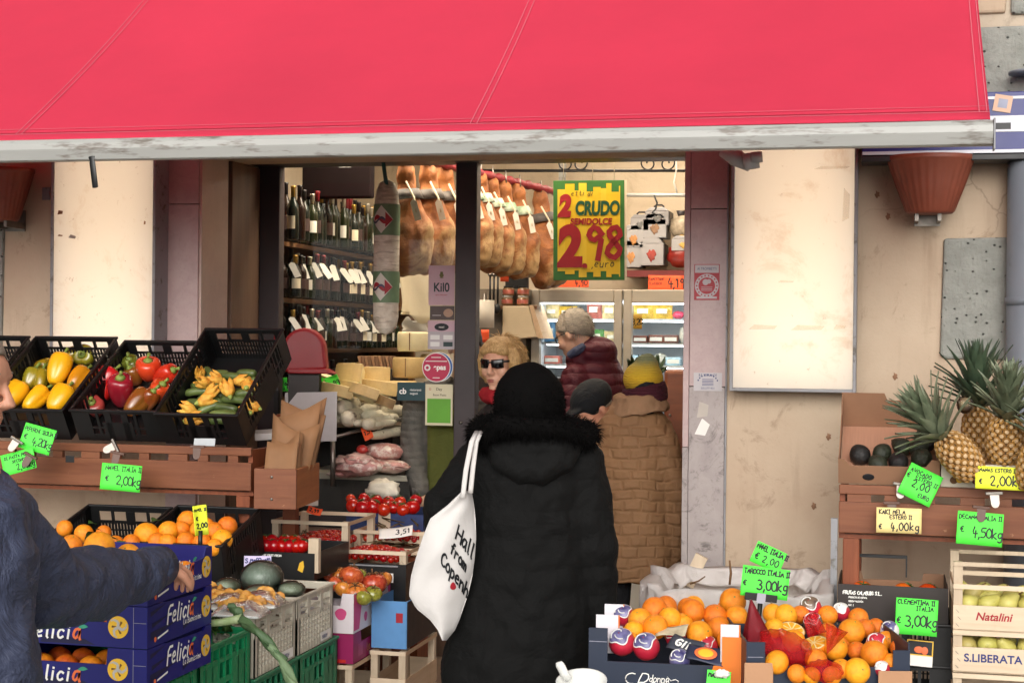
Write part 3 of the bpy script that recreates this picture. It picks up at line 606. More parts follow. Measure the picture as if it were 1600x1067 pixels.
def row(z, x, y0, y1, n, protos, grp, h=1):
    for i in range(n):
        pr = protos[i if i < len(protos) else rnd.randrange(len(protos))]
        o = pr if not pr.get('used') else dup(pr); pr['used'] = 1
        o.location = (x+rnd.uniform(-.012, .012), y0+(y1-y0)*i/(n-1)+rnd.uniform(-.012, .012), z+.001)
        o.rotation_euler = (0, 0, rnd.uniform(-.35, .15) if pr['neck'] else rnd.uniform(-1.6, .2)); s_ = h*rnd.uniform(.92, 1.07); o.scale = (1, 1, s_)
def protos(lb, grp, neck, n=5):
    return [bottle(lb, grp, [BG, BG2, BG, BG3, BG][i], FOILS[[0, 1, 1, 3, 2][i]], LBL[[0, 2, 2, 1, 2][i]], neck and [-24, 0, -14, 0, -30][i]) for i in range(n)]
P1 = protos('dark wine bottle standing on the topmost rack shelf, no neck card', 'wine bottles on the topmost shelf', 0)
row(SZ[0]+.002, XS+.08, .86, 2.5, 21, P1, '', .98); row(SZ[0]+.002, XS-.03, .9, 2.5, 15, P1, '', 1.12)
P2 = protos('dark wine bottle with a white card on its neck, middle rack shelf', 'carded wine bottles on the middle shelf', 1)
row(SZ[1]+.002, XS+.08, .86, 2.6, 22, P2, '', .8)
P2b = protos('bare wine bottle in the rear row of the middle rack shelf', 'rear wine bottles on the middle shelf', 0); row(SZ[1]+.002, XS-.05, .9, 2.6, 15, P2b, '', .92)
P3 = protos('dark wine bottle with white neck card, low rack shelf behind red machine', 'carded wine bottles on the low shelf', 1)
row(SZ[2]+.002, XS+.08, .86, 2.6, 22, P3, '', .74)
P3b = protos('bare wine bottle in the rear row of the low rack shelf', 'rear wine bottles on the low shelf', 0); row(SZ[2]+.002, XS-.05, .9, 2.6, 15, P3b, '', .84)
P4 = protos('half hidden wine bottle on the lowest rack shelf', 'wine bottles on the lowest shelf', 0, 3); row(SZ[3]+.002, XS+.06, .9, 2.6, 17, P4, '', .7)

# black wall screen, seen from behind, hung above the bottles
a = PD(480, 252, 8.5); c = PD(580, 309, 8.5)
tv = thing('wall_screen', 'dark flat screen hanging above the wine bottles', 'screen', ((a.x+c.x)/2+.03, (a.y+c.y)/2, (a.z+c.z)/2)); W = (c-a).length*.9; 
MB().bx(-.235, .165, -.03, .03, -.105, .32).build('housing', mat('screen_housing', '12090b', .7, .1, spec=.1), tv, bevel=.012)
MB().bx(-.02, .05, -.033, -.0305, .06, .075).build('maker_plate', GREYMET, tv)
MB().bx(-.02, .02, .031, .06, .1, .9).build('hanger', BLACKM, tv)
MB().tube([(-.09, .0, -.1), (-.11, .02, -.18), (-.16, .04, -.27), (-.2, .03, -.33)], .005, 6).build('cable', BLACKP, tv)

# ------------------------------------------------------------------ hanging salami and hams
SALN = None
def salami_mat():
    m, t, b = new('netted_salami'); v = coords(t, (1, 1, 1), False)
    n = noise(t, v, 14, 6, .7); c = mixc(t, ramp(t, n, .3, .7), srgb('c4b8a2'), srgb('ece6d8'))
    mp = nd(t, 'ShaderNodeMapping'); mp.inputs['Scale'].default_value = (9, 9, 60); t.links.new(v, mp.inputs[0]); n2 = noise(t, mp.outputs[0], 1.3, 4, .6, .4)
    c = mixc(t, mth(t, 'MULTIPLY', ramp(t, n2, .52, .62), .6), c, srgb('a09482'))
    t.links.new(c, b.inputs['Base Color']); b.inputs['Roughness'].default_value = .7; t.links.new(bump(t, n2, .9, .006), b.inputs['Normal']); return m
SALN = salami_mat()
a = PD(605, 280, 7.82); b_ = PD(603, 523, 7.82); H = a.z-b_.z
sa = thing('hanging_salami', 'long white netted salami hanging inside the window on a green strap', 'salami', (a.x, a.y, b_.z))
rr = .064
MB().lathe([(0, 0), (rr*.5, .012), (rr*.85, .04), (rr*.97, .09), (rr, .2), (rr*1.02, H*.5), (rr, H-.16), (rr*.9, H-.07), (rr*.6, H-.02), (0, H)], 28, fn=lambda q, z: 1+.02*math.sin(z*95)+.015*math.sin(q*5+z*20)).build('salami_body', SALN, sa)
GRL = mat('green_label', '6e8a68', .6, .12, 20)
for z0 in (H*.205, H*.635):
    q = MB(); q.grid(lambda u, v: ((rr*1.04)*math.cos(u*6.3), (rr*1.04)*math.sin(u*6.3), z0+.155*v), 28, 2); q.build('label_band', GRL, sa)
    def on(u, v, l=0, z0=z0): an = -math.pi/2-.1+u/rr; return (rr*1.05*math.cos(an)+l*math.cos(an), rr*1.05*math.sin(an)+l*math.sin(an), z0+.078+v)
    q = MB()
    q.grid(lambda u, v: on((u*2-1)*.058*(1-abs(v*2-1)), (v*2-1)*.07, .001), 10, 12, 0)
    q.grid(lambda u, v: on(-.04+.075*u, .012*math.sin(u*6.3)+(v-.5)*.022, .0025), 12, 2, 1)
    q.add([on(.02, -.04, .006), on(.054, -.002, .006), on(.02, .036, .006)], [(0, 1, 2)], 1)
    q.grid(lambda u, v: on(-.05+.07*u, -.004-.012*math.sin(u*6.3)+(v-.5)*.012, .0035), 12, 2, 2)
    q.build('label_mark', [LBL[1], RSTK, mat('slate_print', '4d4a60', .6)], sa)
strap(601, 250, 290, 7.78, mat('green_strap', '12433c', .5), 'dark green strap holding the long white salami', 6, .017)
HAMC = None
def ham_mat():
    m, t, b = new('cured_ham'); v = coords(t); tc = nd(t, 'ShaderNodeTexCoord'); sp = nd(t, 'ShaderNodeSeparateXYZ'); t.links.new(tc.outputs['Object'], sp.inputs[0])
    n = noise(t, v, 9, 7, .7, .8); c = mixc(t, ramp(t, n, .3, .7), srgb('6c3a1c'), srgb('a8672f'))
    fat = ramp(t, mth(t, 'ADD', mth(t, 'MULTIPLY', sp.outputs[0], 5.0), mth(t, 'ADD', mth(t, 'MULTIPLY', sp.outputs[2], -2.0), mth(t, 'MULTIPLY', n, 1.4))), 1.7, 2.0)
    c = mixc(t, mth(t, 'MULTIPLY', fat, .75), c, srgb('b09468')); c = mixc(t, mth(t, 'MULTIPLY', ramp(t, noise(t, v, 16, 6, .8), .5, .66), .7), c, srgb('6b4428'))
    t.links.new(c, b.inputs['Base Color']); b.inputs['Roughness'].default_value = .65
    t.links.new(bump(t, noise(t, v, 16, 7, .7, 1), .6, .012), b.inputs['Normal']); return m
HAMC = ham_mat(); ROPE = mat('rope', 'c9bda4', .8, .1); HTAG = mat('ham_band', '4d4744', .7, .25, 30)
def make_ham(band, lb, grp, L=.56):
    o = thing('hanging_ham', lb, 'ham', group=grp); s = L/.56
    pts = [(-.015, 0, .56), (-.012, 0, .53), (-.005, 0, .47), (-.0, 0, .42), (.0, 0, .35), (.008, 0, .26), (.012, 0, .17), (.012, 0, .09), (.01, 0, .03), (.01, 0, 0)]
    rad = [.024, .045, .046, .042, .075, .108, .124, .118, .092, .03]
    q = MB(); q.tube([(x*s, y, (z-.56)*s) for x, y, z in pts], [r*s for r in rad], 18, flat=.7, side=Vector((1, 0, 0)))
    h = q.build('ham_body', HAMC, o); h.modifiers.new('u', 'SUBSURF').render_levels = 2
    tx = bpy.data.textures.new('lumps', 'CLOUDS'); tx.noise_scale = .09; dm = h.modifiers.new('d', 'DISPLACE'); dm.texture = tx; dm.strength = .05; dm.mid_level = .5
    q = MB(); q.tube([(-.005*s, 0, -.135*s), (.0, 0, -.185*s)], [.06*s, .08*s], 16, flat=.78, caps=False, side=Vector((1, 0, 0))); q.build('band', band, o, solid=.002)
    q = MB(); q.tube([(0, -.06*s, -.10*s), (.04*s, -.062*s, -.18*s), (.055*s, -.075*s, -.25*s)], .005, 6); q.build('rope', ROPE, o); q = MB(); q.tube([(0, -.02, -.02), (0, -.0, .05)], .004, 6); q.build('hook', STEEL, o)
    q = MB(); q.prism([(-.016, -.05), (.016, -.05), (.016, .04), (0, .055), (-.016, .04)], .001, TR((.05*s, -.075*s, -.24*s), 0, R(10), R(-15))); q.build('hanging_tag', LBL[1], o)
    return o
RAILR = mat('red_wrap', '7c1620', .5, .2, 30, .3)
r0_, r1_ = PD(622, 240, 7.95), PD(868, 300, 9.3)
rl = MB(); K = 40; rl.tube([r0_.lerp(r1_, i/K) for i in range(K+1)], [.022+.006*math.sin(i*2.4) for i in range(K+1)], 10)
o = rl.build('ham_rail', RAILR); tag(o, 'red wrapped rail running into the shop with the hams hanging on it', 'rail')
h1 = make_ham(HTAG, 'cured ham with dark band, left of the door post', 'dark banded hams left of the door post')
h2 = make_ham(mat('green_white_band', '7c9a78', .6, .1, 26, col2='d4dccc'), 'cured ham with green band, right of the door post', 'green banded hams right of the door post')
h3 = make_ham(HTAG, 'single cured ham hanging apart behind the yellow price poster', '', .6)

for i, (px, py, d) in enumerate(((637, 253, 8.05), (672, 254, 8.2), (698, 258, 8.35))):
    o = h1 if i == 0 else dup(h1); o.location = PD(px, py, d); o.rotation_euler = (0, 0, R(10+8*i)); o.scale = (1.06,)*3
for i, (px, py, d) in enumerate(((736, 262, 8.5), (752, 266, 8.6), (770, 274, 8.7), (790, 281, 8.8), (812, 287, 8.9))):
    o = h2 if i == 0 else dup(h2); o.location = PD(px, py, d); o.rotation_euler = (0, 0, R(12+5*i)); o.scale = (.98,)*3
h3.location = PD(846, 296, 9.15); h3.rotation_euler = (0, R(-4), R(5)); h3.scale = (.98,)*3

# white butcher paper hanging below the hams
def hang_paper(px0, py0, px1, py1, d, m, nm, lb, wob=.02):
    a = PD(px0, py0, d); c = PD(px1, py1, d); q = MB()
    def f(u, v):
        ed = (.02*math.sin(u*9) if v > .95 else 0)+(.03*math.sin(u*7+1) if v < .05 else 0)
        p = a.lerp(Vector((c.x, c.y, a.z)), u); return Vector((p.x+.008*math.sin(v*7), p.y+wob*math.sin(u*5+v*2), a.z+(c.z-a.z)*(1-v)+ed))
    q.grid(f, 20, 16); o = q.build(nm, m, solid=.001); tag(o, lb, 'paper'); return o
hang_paper(626, 402, 690, 498, 8.6, mat('butcher_paper', 'd8cbb0', .8, .05, 5, .2, 20), 'wrapping_paper', 'white butcher paper hanging under the hams')

# ------------------------------------------------------------------ price poster
a = PD(865, 282, 8.05); c = PD(975, 438, 8.05)
po = thing('price_poster', 'yellow and green handwritten ham price poster hanging in the doorway', 'poster', ((a.x+c.x)/2, (a.y+c.y)/2, (a.z+c.z)/2), (0, R(-.6), R(9)))
W = .365; H = .512
PGREEN = mat('poster_green', '2f6a2c', .6, .12, 12); PYEL = mat('poster_yellow', 'dcb61c', .6, .06, 8)
MB().bx(-W/2, W/2, 0, .012, -H/2, H/2).build('board', [PGREEN], po, bevel=.001); MB().bx(W/2+.0005, W/2+.012, .002, .014, -H/2, H/2).build('board_edge', LBL[0], po)
q = MB(); rnd = random.Random(5); x = -W*.44; k = 0
while x < W*.43:
    wd = rnd.uniform(.022, .05); t0 = H*(.455 if k % 2 else .40)+rnd.uniform(-.012, .012); b0 = -H*(.455 if k % 2 else .42)+rnd.uniform(-.01, .01)
    q.bx(x, min(x+wd, W*.44), -.0012-.0002*(k % 3), -.0006, b0, t0, 0 if k % 3 else 1); x += wd-.0005; k += 1
q.build('yellow_field', [PYEL, mat('poster_yellow_light', 'e0bf30', .6, .06, 8)], po)
def ptxt(t, sz, m, x, z, b=0, sh=0, sx=1, lift=.003): return printed(t, sz, m, po, Matrix.Translation((x, -lift, z)), bold=b, shear=sh, sx=sx)
DRED = mat('poster_red', '96131f', .6, .08); DGRN = mat('poster_dark_green', '0f4a30', .6, .1)
ptxt('2', .145, DRED, -W*.345, H*.235, .010, .15, .8); ptxt('CRUDO', .096, DGRN, W*.12, H*.215, .0045, .08, .66); ptxt('SEMIDOLCE', .044, DRED, W*.03, H*.085, .0016, .1, .92)
q = MB(); F_ = lambda u, v, l: (u, -.003-l, v)
q9 = MB(); strokes(q9, '9', W*-.06, -H*.29, .172, .029, lambda u, v, l: (u, -.0036-l, v), slant=.06, jit=.0); strokes(q9, '8', W*.215, -H*.29, .172, .029, lambda u, v, l: (u, -.0045-l, v), slant=.06, jit=.0); q9.build('price_digits', DRED, po)
strokes(q, 'etti di', -W*.25, H*.345, .026, .0028, F_, slant=.2); strokes(q, ',euro', W*.03, -H*.37, .036, .004, F_, slant=.15); q.build('small_lettering', INK, po)
ptxt('2', .275, DRED, -W*.27, -H*.18, .016, .06, .85, .0030); ptxt(',', .12, DRED, -W*.06, -H*.30, .006, .1, 1, .0048)
q = MB()
for x in (-.13, .02, .13): q.tube([(x, .005, H/2-.01), (x+.002, .005, H/2+.3)], .0016, 6)
q.build('hanging_string', ROPE, po)
# orange shelf notices
def card(nm, px0, py0, px1, py1, d, m, lb, cat='price tag', lines=(), rot=(0, 0, 0), ink=INK, t=.0012, thick=None):
    """flat card whose corners match two view points at distance d; lines = (text, u, v, height, width) in card units"""
    a, c = PD(px0, py0, d), PD(px1, py1, d); W = (Vector((a.x, a.y, 0))-Vector((c.x, c.y, 0))).length; H = abs(a.z-c.z)
    o = thing(nm, lb, cat, (a+c)/2, (rot[0], rot[1], rot[2]+TH*.6))
    q = MB()
    def sh(u, v, l): return (u, -.0014-l+.006*math.sin((u/W+.5)*3.1)*(1 if not thick else 0), v)
    q.grid(lambda u, v: sh(W*(u-.5), H*(v-.5), -.0004), 10, 4, 0, True); q.build('card', m, o, solid=t)
    q = MB()
    for (tx, u, v, h, wd) in lines: strokes(q, tx, W*u, H*v, H*h, wd*1.35, sh, adv=wdadv(tx, W, u, H*h))
    if lines: q.build('lettering', ink, o)
    return o, W, H
def wdadv(tx, W, u, h):
    s = swidth(tx, h, 1.25); room = W*(.47-u); return 1.25 if s <= room else max(.75, 1.25*room/s)
card('shelf_notice', 865, 436, 920, 449, 9.6, ORANGEC, 'orange notice under the price poster on the cabinet top', 'notice', (('4,90', .1, -.3, .7, .004),))
card('shelf_notice', 1013, 430, 1068, 453, 9.55, ORANGEC, 'orange price notice at the right above the lit cabinet', 'notice', (('4,19', .05, -.35, .65, .006), ('PANETTONE', -.48, .15, .16, .002), ('CLASSICO', -.48, -.15, .16, .002)))
card('shelf_notice', 782, 427, 795, 440, 8.9, ORANGEC, 'tiny orange square price card below the green banded hams', 'notice')
card('shelf_notice', 752, 515, 764, 535, 8.3, ORANGEC, 'narrow orange card beside the blonde woman in sunglasses', 'notice')

# ------------------------------------------------------------------ shelf with boxed cakes, fridge
YB = 3.05
zsh = PY(1000, 424, YB).z
sx0, sx1 = PY(973, 420, YB).x, 2.1
ws = thing('wall_shelf', 'red edged wall shelf with boxed cakes on the back wall', 'shelf', (sx0, YB, zsh)); MB().bx(0, sx1-sx0, 0, .34, -.03, 0).build('shelf_board', SHW, ws); MB().bx(0, sx1-sx0, -.006, -.001, -.035, .006).build('shelf_edge', mat('red_edge', '6b1c1c', .5, .2), ws)
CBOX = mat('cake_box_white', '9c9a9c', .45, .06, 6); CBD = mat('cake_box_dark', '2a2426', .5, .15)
def cake_box(px, py1, w, h, lb, pic='b8804a'):
    p = PY(px, py1, YB+.05); o = thing('cake_box', lb, 'cake box', (p.x, YB+.12, p.z))
    MB().bx(-w/2, w/2, -.09, .09, 0, h*.78).prism([(-w/2, h*.78), (w/2, h*.78), (w*.3, h), (-w*.3, h)], .18, Matrix.Translation((0, -.09, 0))).build('carton', CBOX, o, bevel=.004)
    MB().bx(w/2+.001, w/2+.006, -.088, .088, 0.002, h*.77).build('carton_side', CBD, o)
    q = MB(); q.tube([(-.026, 0, h), (-.03, 0, h+.012), (-.018, 0, h+.022), (.018, 0, h+.022), (.03, 0, h+.012), (.026, 0, h)], .006, 8); q.build('carton_handle', CBD, o)
    q = MB(); q.ell((0, -.0915, h*.36), (w*.18, .0015, h*.2), m=0, fn=lambda d: 1+.25*math.sin(d.x*7+d.z*5)); q.build('picture', [mat('cake_picture'+pic, pic, .6, .3, 30), CBD], o)
bx_ = [(986, 418, .13, .20, 'white cake box at the left end of the red edged shelf'), (1018, 415, .155, .205, 'large white cake box at the front of the shelf beside the poster'),
       (990, 388, .13, .17, 'white cake box in the second tier, partly behind the poster'), (1023, 372, .15, .18, 'white cake box in the second tier on the large one'),
       (1000, 361, .12, .12, 'small silver topped cake box in the upper tier'), (1027, 352, .15, .13, 'topmost white cake box under the hook'),
       (1068, 392, .15, .11, 'cake box beside the bag, second tier at the right')]
for k, (px, py, w_, h_, lb) in enumerate(bx_): cake_box(px, py, w_, h_*.86, lb, ['b8804a', '9a3a30', 'b8804a', '8a6a50', '707070', '707070', 'c09a50'][k])
p = PY(1062, 417, YB+.05); o = thing('cake_bag', 'red and clear bag of sweet bread at the right shelf end', 'food bag', (p.x, YB+.1, p.z))
MB().ell((0, 0, .075), (.09, .07, .08), fn=lambda d: 1+.1*math.sin(d.x*9)*math.sin(d.z*7)).build('bag_body', mat('red_bag', '8e2b24', .3, .3, 14), o); MB().tube([(0, 0, .14), (.02, 0, .2)], [.02, .045], 10).build('bag_neck', FOILS[0], o)
p = PY(1062, 368, YB+.05); o = thing('cake_bag', 'clear bag of pastries on the upper tier at the right shelf end', 'food bag', (p.x, YB+.1, p.z)); MB().ell((0, 0, .06), (.08, .06, .07), fn=lambda d: 1+.1*math.sin(d.x*9)*math.sin(d.z*7)).build('bag_body', mat('pastry_bag', 'a89a86', .3, .4, 30), o); MB().tube([(0, 0, .115), (.0, 0, .16)], [.015, .03], 10).build('bag_neck', CBD, o)
# pole with hook, wrought iron valance, white pipes
o = MB().tube([PY(975, 305, 3.0), PY(1090, 305, 3.0)], .012, 10).build('curtain_rod', WHITEMET); tag(o, 'thin white rod across the back wall above the cake boxes', 'rod')
q = MB(); a = PY(1022, 305, 2.98); q.tube([a, a+Vector((.02, 0, -.05)), a+Vector((.01, 0, -.09)), a+Vector((-.01, 0, -.11)), a+Vector((.02, 0, -.13))], .006, 8); o = q.build('rod_hook', BLACKM); tag(o, 'small dark hook hanging from the thin white rod', 'hook')
q = MB(); q.tube([PY(740, 267, 2.6), PY(1095, 267, 2.6)], .009, 8)
for cx in (885, 906, 1014, 1042):
    c = PY(cx, 258, 2.6); sgn = 1 if cx in (906, 1042) else -1
    q.tube([(c.x+sgn*(.012+.05*t_)*math.cos(t_*9), c.y, c.z+(.012+.05*t_)*math.sin(t_*9)+.01) for t_ in [i/26 for i in range(27)]], .005, 6)
o = q.build('iron_valance', BLACKM); tag(o, 'wrought iron valance with scrolls near the ceiling', 'ironwork')
a = PY(878, 285, 3.2); o = MB().bx(-.022, .022, 0, .03, 0, .6).build('cable_duct', WHITEMET); o.location = a; tag(o, 'pale upright cable duct on the back wall left of the scrolls', 'duct')
q = MB(); q.tube([PY(1056, 240, 2.4), PY(1057, 265, 2.4), PY(1053, 285, 2.4), PY(1058, 302, 2.4)], .005, 6); o = q.build('pull_cord', WHITEP); tag(o, 'loose white cord hanging near the right pillar top', 'cord')
# fridge
YF = 2.35
f0 = PY(832, 452, YF); fz1 = f0.z; fx0 = f0.x; fx1 = 1.35; fzb = .08
fg = thing('fridge_cabinet', 'lit white refrigerated cabinet with glass doors at the back of the shop', 'fridge', (fx0, YF, fzb)); FH = fz1-fzb; FW = fx1-fx0
FRM = mat('fridge_frame', 'a39a8c', .4, .06, 5, metal=.2); FIN = mat('fridge_inside', 'd4dade', .4, .03)
MB().bx(0, .03, .04, .6, 0, FH).bx(FW-.03, FW, .04, .6, 0, FH).bx(.03, FW-.03, .57, .6, 0, FH).bx(.03, FW-.03, .04, .57, FH-.06, FH).bx(.03, FW-.03, .04, .57, 0, .35).build('cabinet', FIN, fg)
xm = PY(974, 500, YF).x-fx0
fz = lambda py: PY(900, py, YF).z-fzb
zt, zb_ = fz(473), .4
for i, (x0, x1) in enumerate(((.0, xm-.004), (xm+.004, FW))):
    k = .05; d = MB(); d.bx(x0, x0+k, -.03, .036, .36, FH-.002); d.bx(x1-k, x1, -.03, .036, .36, FH-.002); d.bx(x0+k, x1-k, -.03, .036, zt, FH-.002); d.bx(x0+k, x1-k, -.03, .036, .36, zb_); do = d.build('door', FRM, fg, bevel=.006)
    MB().bx(x0+k, x1-k, 0, .006, zb_, zt).build('door_glass', GLASSM, do)
MB().bx(.05, FW-.05, .06, .12, FH-.085, FH-.062).build('cabinet_light', emis('fridge_glow', (.93, .97, 1), 6), fg)
shz = [fz(y) for y in (497, 535, 570, 610, 660)]
for z in shz:
    MB().bx(.031, FW-.031, .13, .56, z-.012, z).build('shelf', FIN, fg)
    MB().bx(.06, FW-.06, .135, .16, z-.019, z-.0125).build('shelf_light', bpy.data.materials['fridge_glow'], fg)
rnd = random.Random(11)
PKC = [mat('pack_%d' % i, c, .35, .35, 28, coat=.3) for i, c in enumerate(('d9b23a', 'c9a04a', 'c06a5a', 'd8d2c0', '6a3a2a', 'a8c4d0', '4a7aa0', '5a9a4a', 'd83a5a', 'e0c890'))]
def pack(px, sh, w, h, c, lb, shape=0):
    z = shz[sh]; x = PY(px, 480, YF+.2).x
    o = MB(); 
    if shape == 0: o.grid(lambda u, v: (w*(u-.5)*(1-.1*math.sin(v*3.1)), -.03*math.sin(u*3.14)*math.sin(v*3.14)+.006*math.sin(u*20+v*9), h*v), 12, 8); o.grid(lambda u, v: (w*(u-.5)*(1-.1*math.sin(v*3.1)), .03*math.sin(u*3.14)*math.sin(v*3.14), h*v), 12, 8)
    elif shape == 1: o.box((0, 0, h/2), (w, .1, h)); 
    else: o.ell((0, 0, h/2), (w/2, .05, h/2), fn=lambda d: 1+.08*math.sin(d.x*12+d.z*8))
    o = o.build('food_pack', PKC[c], bevel=.006 if shape == 1 else 0); o.location = (x, YF+.26, z+fzb+.001); tag(o, lb, 'food pack'); 
    if shape == 1: MB().bx(-w*.4, w*.4, -.0525, -.0505, h*.25, h*.7).build('label', LBL[1], o)
    elif shape == 0: MB().bx(-w*.25, w*.25, -.037, -.036, h*.35, h*.65).build('label', PKC[3], o)
pk = [(860, 0, .1, .085, 9, 0, 'pasta bag at the left end of the top fridge shelf'), (884, 0, .12, .075, 0, 0, 'yellow pasta bag second on the top fridge shelf'), (926, 0, .1, .11, 2, 0, 'pink printed bag on the top fridge shelf left of the middle frame'), (950, 0, .1, .1, 9, 0, 'cream printed bag on the top fridge shelf beside the pink one'), (1003, 0, .13, .095, 0, 0, 'yellow bag on the top fridge shelf right of the middle frame'),
      (1033, 0, .13, .095, 0, 0, 'second yellow bag right of the middle frame, top fridge shelf'), (1058, 0, .07, .05, 8, 2, 'bright pink tub at the right end of the top fridge shelf'),
      (855, 1, .09, .12, 6, 1, 'blue carton at the left end of the second fridge shelf'), (882, 1, .06, .1, 7, 2, 'green tub on the second fridge shelf behind the grey haired man'), (932, 1, .08, .08, 7, 0, 'green salad bag on the second fridge shelf right of the man'), (955, 1, .11, .07, 9, 0, 'pale pasta tray on the second fridge shelf right of the man'),
      (1000, 1, .09, .045, 4, 1, 'dark meat tray on the second fridge shelf, leftmost of three'), (1025, 1, .09, .05, 4, 1, 'dark meat tray on the second fridge shelf, middle of three'), (1048, 1, .09, .05, 4, 1, 'dark meat tray on the second fridge shelf, rightmost of three'), (1065, 1, .04, .1, 3, 2, 'white bottle at the right end of the second fridge shelf'),
      (862, 2, .1, .05, 2, 1, 'pink meat tray on the third fridge shelf left of the man'), (1000, 2, .12, .06, 5, 1, 'pale blue tray on the third fridge shelf'), (1030, 2, .08, .075, 3, 2, 'white tub on the third fridge shelf'), (1052, 2, .09, .05, 5, 1, 'pale blue tray at the right of the third fridge shelf'),
      (872, 3, .12, .06, 2, 1, 'pink meat tray on the fourth fridge shelf'), (850, 3, .1, .05, 8, 1, 'red meat tray on the fourth fridge shelf')]
for px, sh, w_, h_, c, s_, lb in pk: pack(px, sh, w_, h_, c, lb, s_)
card('fridge_card', 986, 491, 1003, 514, 9.3, paper('amber_card', 'e0a83a'), 'amber price card on the fridge door beside the middle frame', 'price tag', (('3,20', -.4, -.2, .4, .004),))
# range-hood like lampshade, jars, utensils, towel roll, back counter
a = PY(785, 478, 2.2); c = PY(828, 532, 2.2)
hd = thing('display_hood', 'cream hood shaped cover on the back counter beside the fridge', 'hood', (a.x+.1, 2.2, c.z))
H = a.z-c.z; MB().prism([(-.1, 0), (.11, .02), (.06, H), (-.1, H)], .3).build('hood_body', mat('hood_cream', 'c6b394', .5, .06), hd, bevel=.006); MB().prism([(.112, .018), (.15, .012), (.085, H+.006), (.062, H+.006)], .3).build('hood_edge', CRATEY, hd)
ct = thing('back_counter', 'dark counter with a shelf between the door post and the fridge', 'counter', (PY(745, 500, 2.2).x, 2.2, .08)); MB().bx(-.1, .62, 0, .45, 0, 1.36).build('counter_body', mat('counter_dark', '2c2220', .5, .2), ct, bevel=.004); MB().bx(-.1, fx0-PY(745, 500, 2.2).x-.03, .12, .45, 1.361, fz1-.08).build('counter_back', mat('counter_back_paint', '6e6458', .6, .1), ct)
zc = PY(800, 478, 2.3).z; MB().bx(-.05, .36, .02, .11, zc-.08-.02, zc-.08).build('counter_shelf', SHW, ct)
JAR = mat('jar_glass', '8a6a4a', .15, .4, 20, coat=.5)
for px, py, lb, c in ((793, 477, 'jar with white lid, left one of the lower pair on the back counter shelf', WHITEP), (817, 477, 'jar with white lid, right one of the lower pair on the back counter shelf', WHITEP), (795, 462, 'jar stacked on the left jar of the back counter', BLACKP), (818, 462, 'jar stacked on the right jar of the back counter', BLACKP)):
    p = PY(px, py, 2.26); o = thing('jar', lb, 'jar', p); MB().lathe([(.034, 0), (.036, .006), (.036, .04), (.03, .046), (0, .046)], 14).build('jar_body', JAR, o); MB().lathe([(.032, .046), (.032, .057), (0, .057)], 14).build('lid', c, o); q = MB(); q.grid(lambda u, v: (.0368*math.cos(-2.8+u*2.4), .0368*math.sin(-2.8+u*2.4), .01+.024*v), 8, 1); q.build('label', [PKC[2], LBL[1]], o)
p = PY(808, 445, 2.35); o = MB().bx(-.07, .07, -.02, .02, -.04, .09).build('coffee_machine', BLACKP, bevel=.006); o.location = p; tag(o, 'black boxed appliance behind the jars under the hams', 'appliance')
for k, px in enumerate((766, 772, 778)):
    p = PY(px, 432, 2.15); o = thing('ladle', 'black ladle, %s of three hanging behind the door post' % ('leftmost', 'middle', 'rightmost')[k], 'ladle', p); MB().tube([(0, 0, 0), (0, 0, -.17)], .006, 8).build('ladle_handle', BLACKP, o); MB().ell((0, 0, .01), (.014, .014, .014)).build('ladle_knob', STEEL, o); MB().ell((0, -.012, -.19), (.022, .016, .03)).build('ladle_bowl', BLACKP, o)
p = PY(757, 512, 1.75); o = thing('paper_roll', 'white paper towel roll beside the door post', 'paper roll', p); MB().lathe([(.055, 0), (.055, .155), (.02, .156), (.02, .15)], 22).build('paper', mat('towel_paper', 'd8d0c2', .85, .04, 8, .2), o); MB().tube([(0, 0, 0), (0, 0, .19)], .009, 8).build('roll_core', STEEL, o)
a = PY(1052, 578, 1.5); o = thing('wooden_cabinet', 'reddish brown wooden panel cabinet beside the knitted hat', 'cabinet', (a.x, 1.5, .08)); MB().bx(-.05, .4, 0, .4, 0, a.z-.08).build('cabinet_body', mat('cabinet_wood', '7c4527', .5, .2, 4, stretch=(1, 1, 8)), o, bevel=.02); MB().ell((-.015, -.004, a.z-.32), (.008, .006, .008)).build('cabinet_knob', STEEL, o)
# leafy greens on a stand before the fridge
def foliage(px, py, w, h, d, n, lb, nm='leafy_greens', c='2f4020', cat='greens'):
    rn = random.Random(px); p = PD(px, py, d); q = MB()
    for i in range(n):
        b = Vector((rn.uniform(-w, w)*.6, rn.uniform(-.05, .05), 0)); e = b+Vector((rn.uniform(-.06, .06), rn.uniform(-.05, .03), rn.uniform(.4, 1)*h)); L = (e-b).length; sd = Vector((rn.uniform(-1, 1), rn.uniform(-1, 1), 0)).normalized(); wd = rn.uniform(.018, .034)
        q.grid(lambda u, v: b.lerp(e, v)+sd*(u-.5)*2*wd*math.sin(v*2.6+.4)+Vector((0, -.03*v*v, -.02*v*v+.01*math.sin(u*6+v*8))), 4, 5)
    o = q.build(nm, mat('leaf_'+c, c, .5, .35, 20, .1)); o.location = p; tag(o, lb, cat); return o
foliage(1010, 585, .14, .13, 9.0, 60, 'dark green leaves piled in front of the lit cabinet')

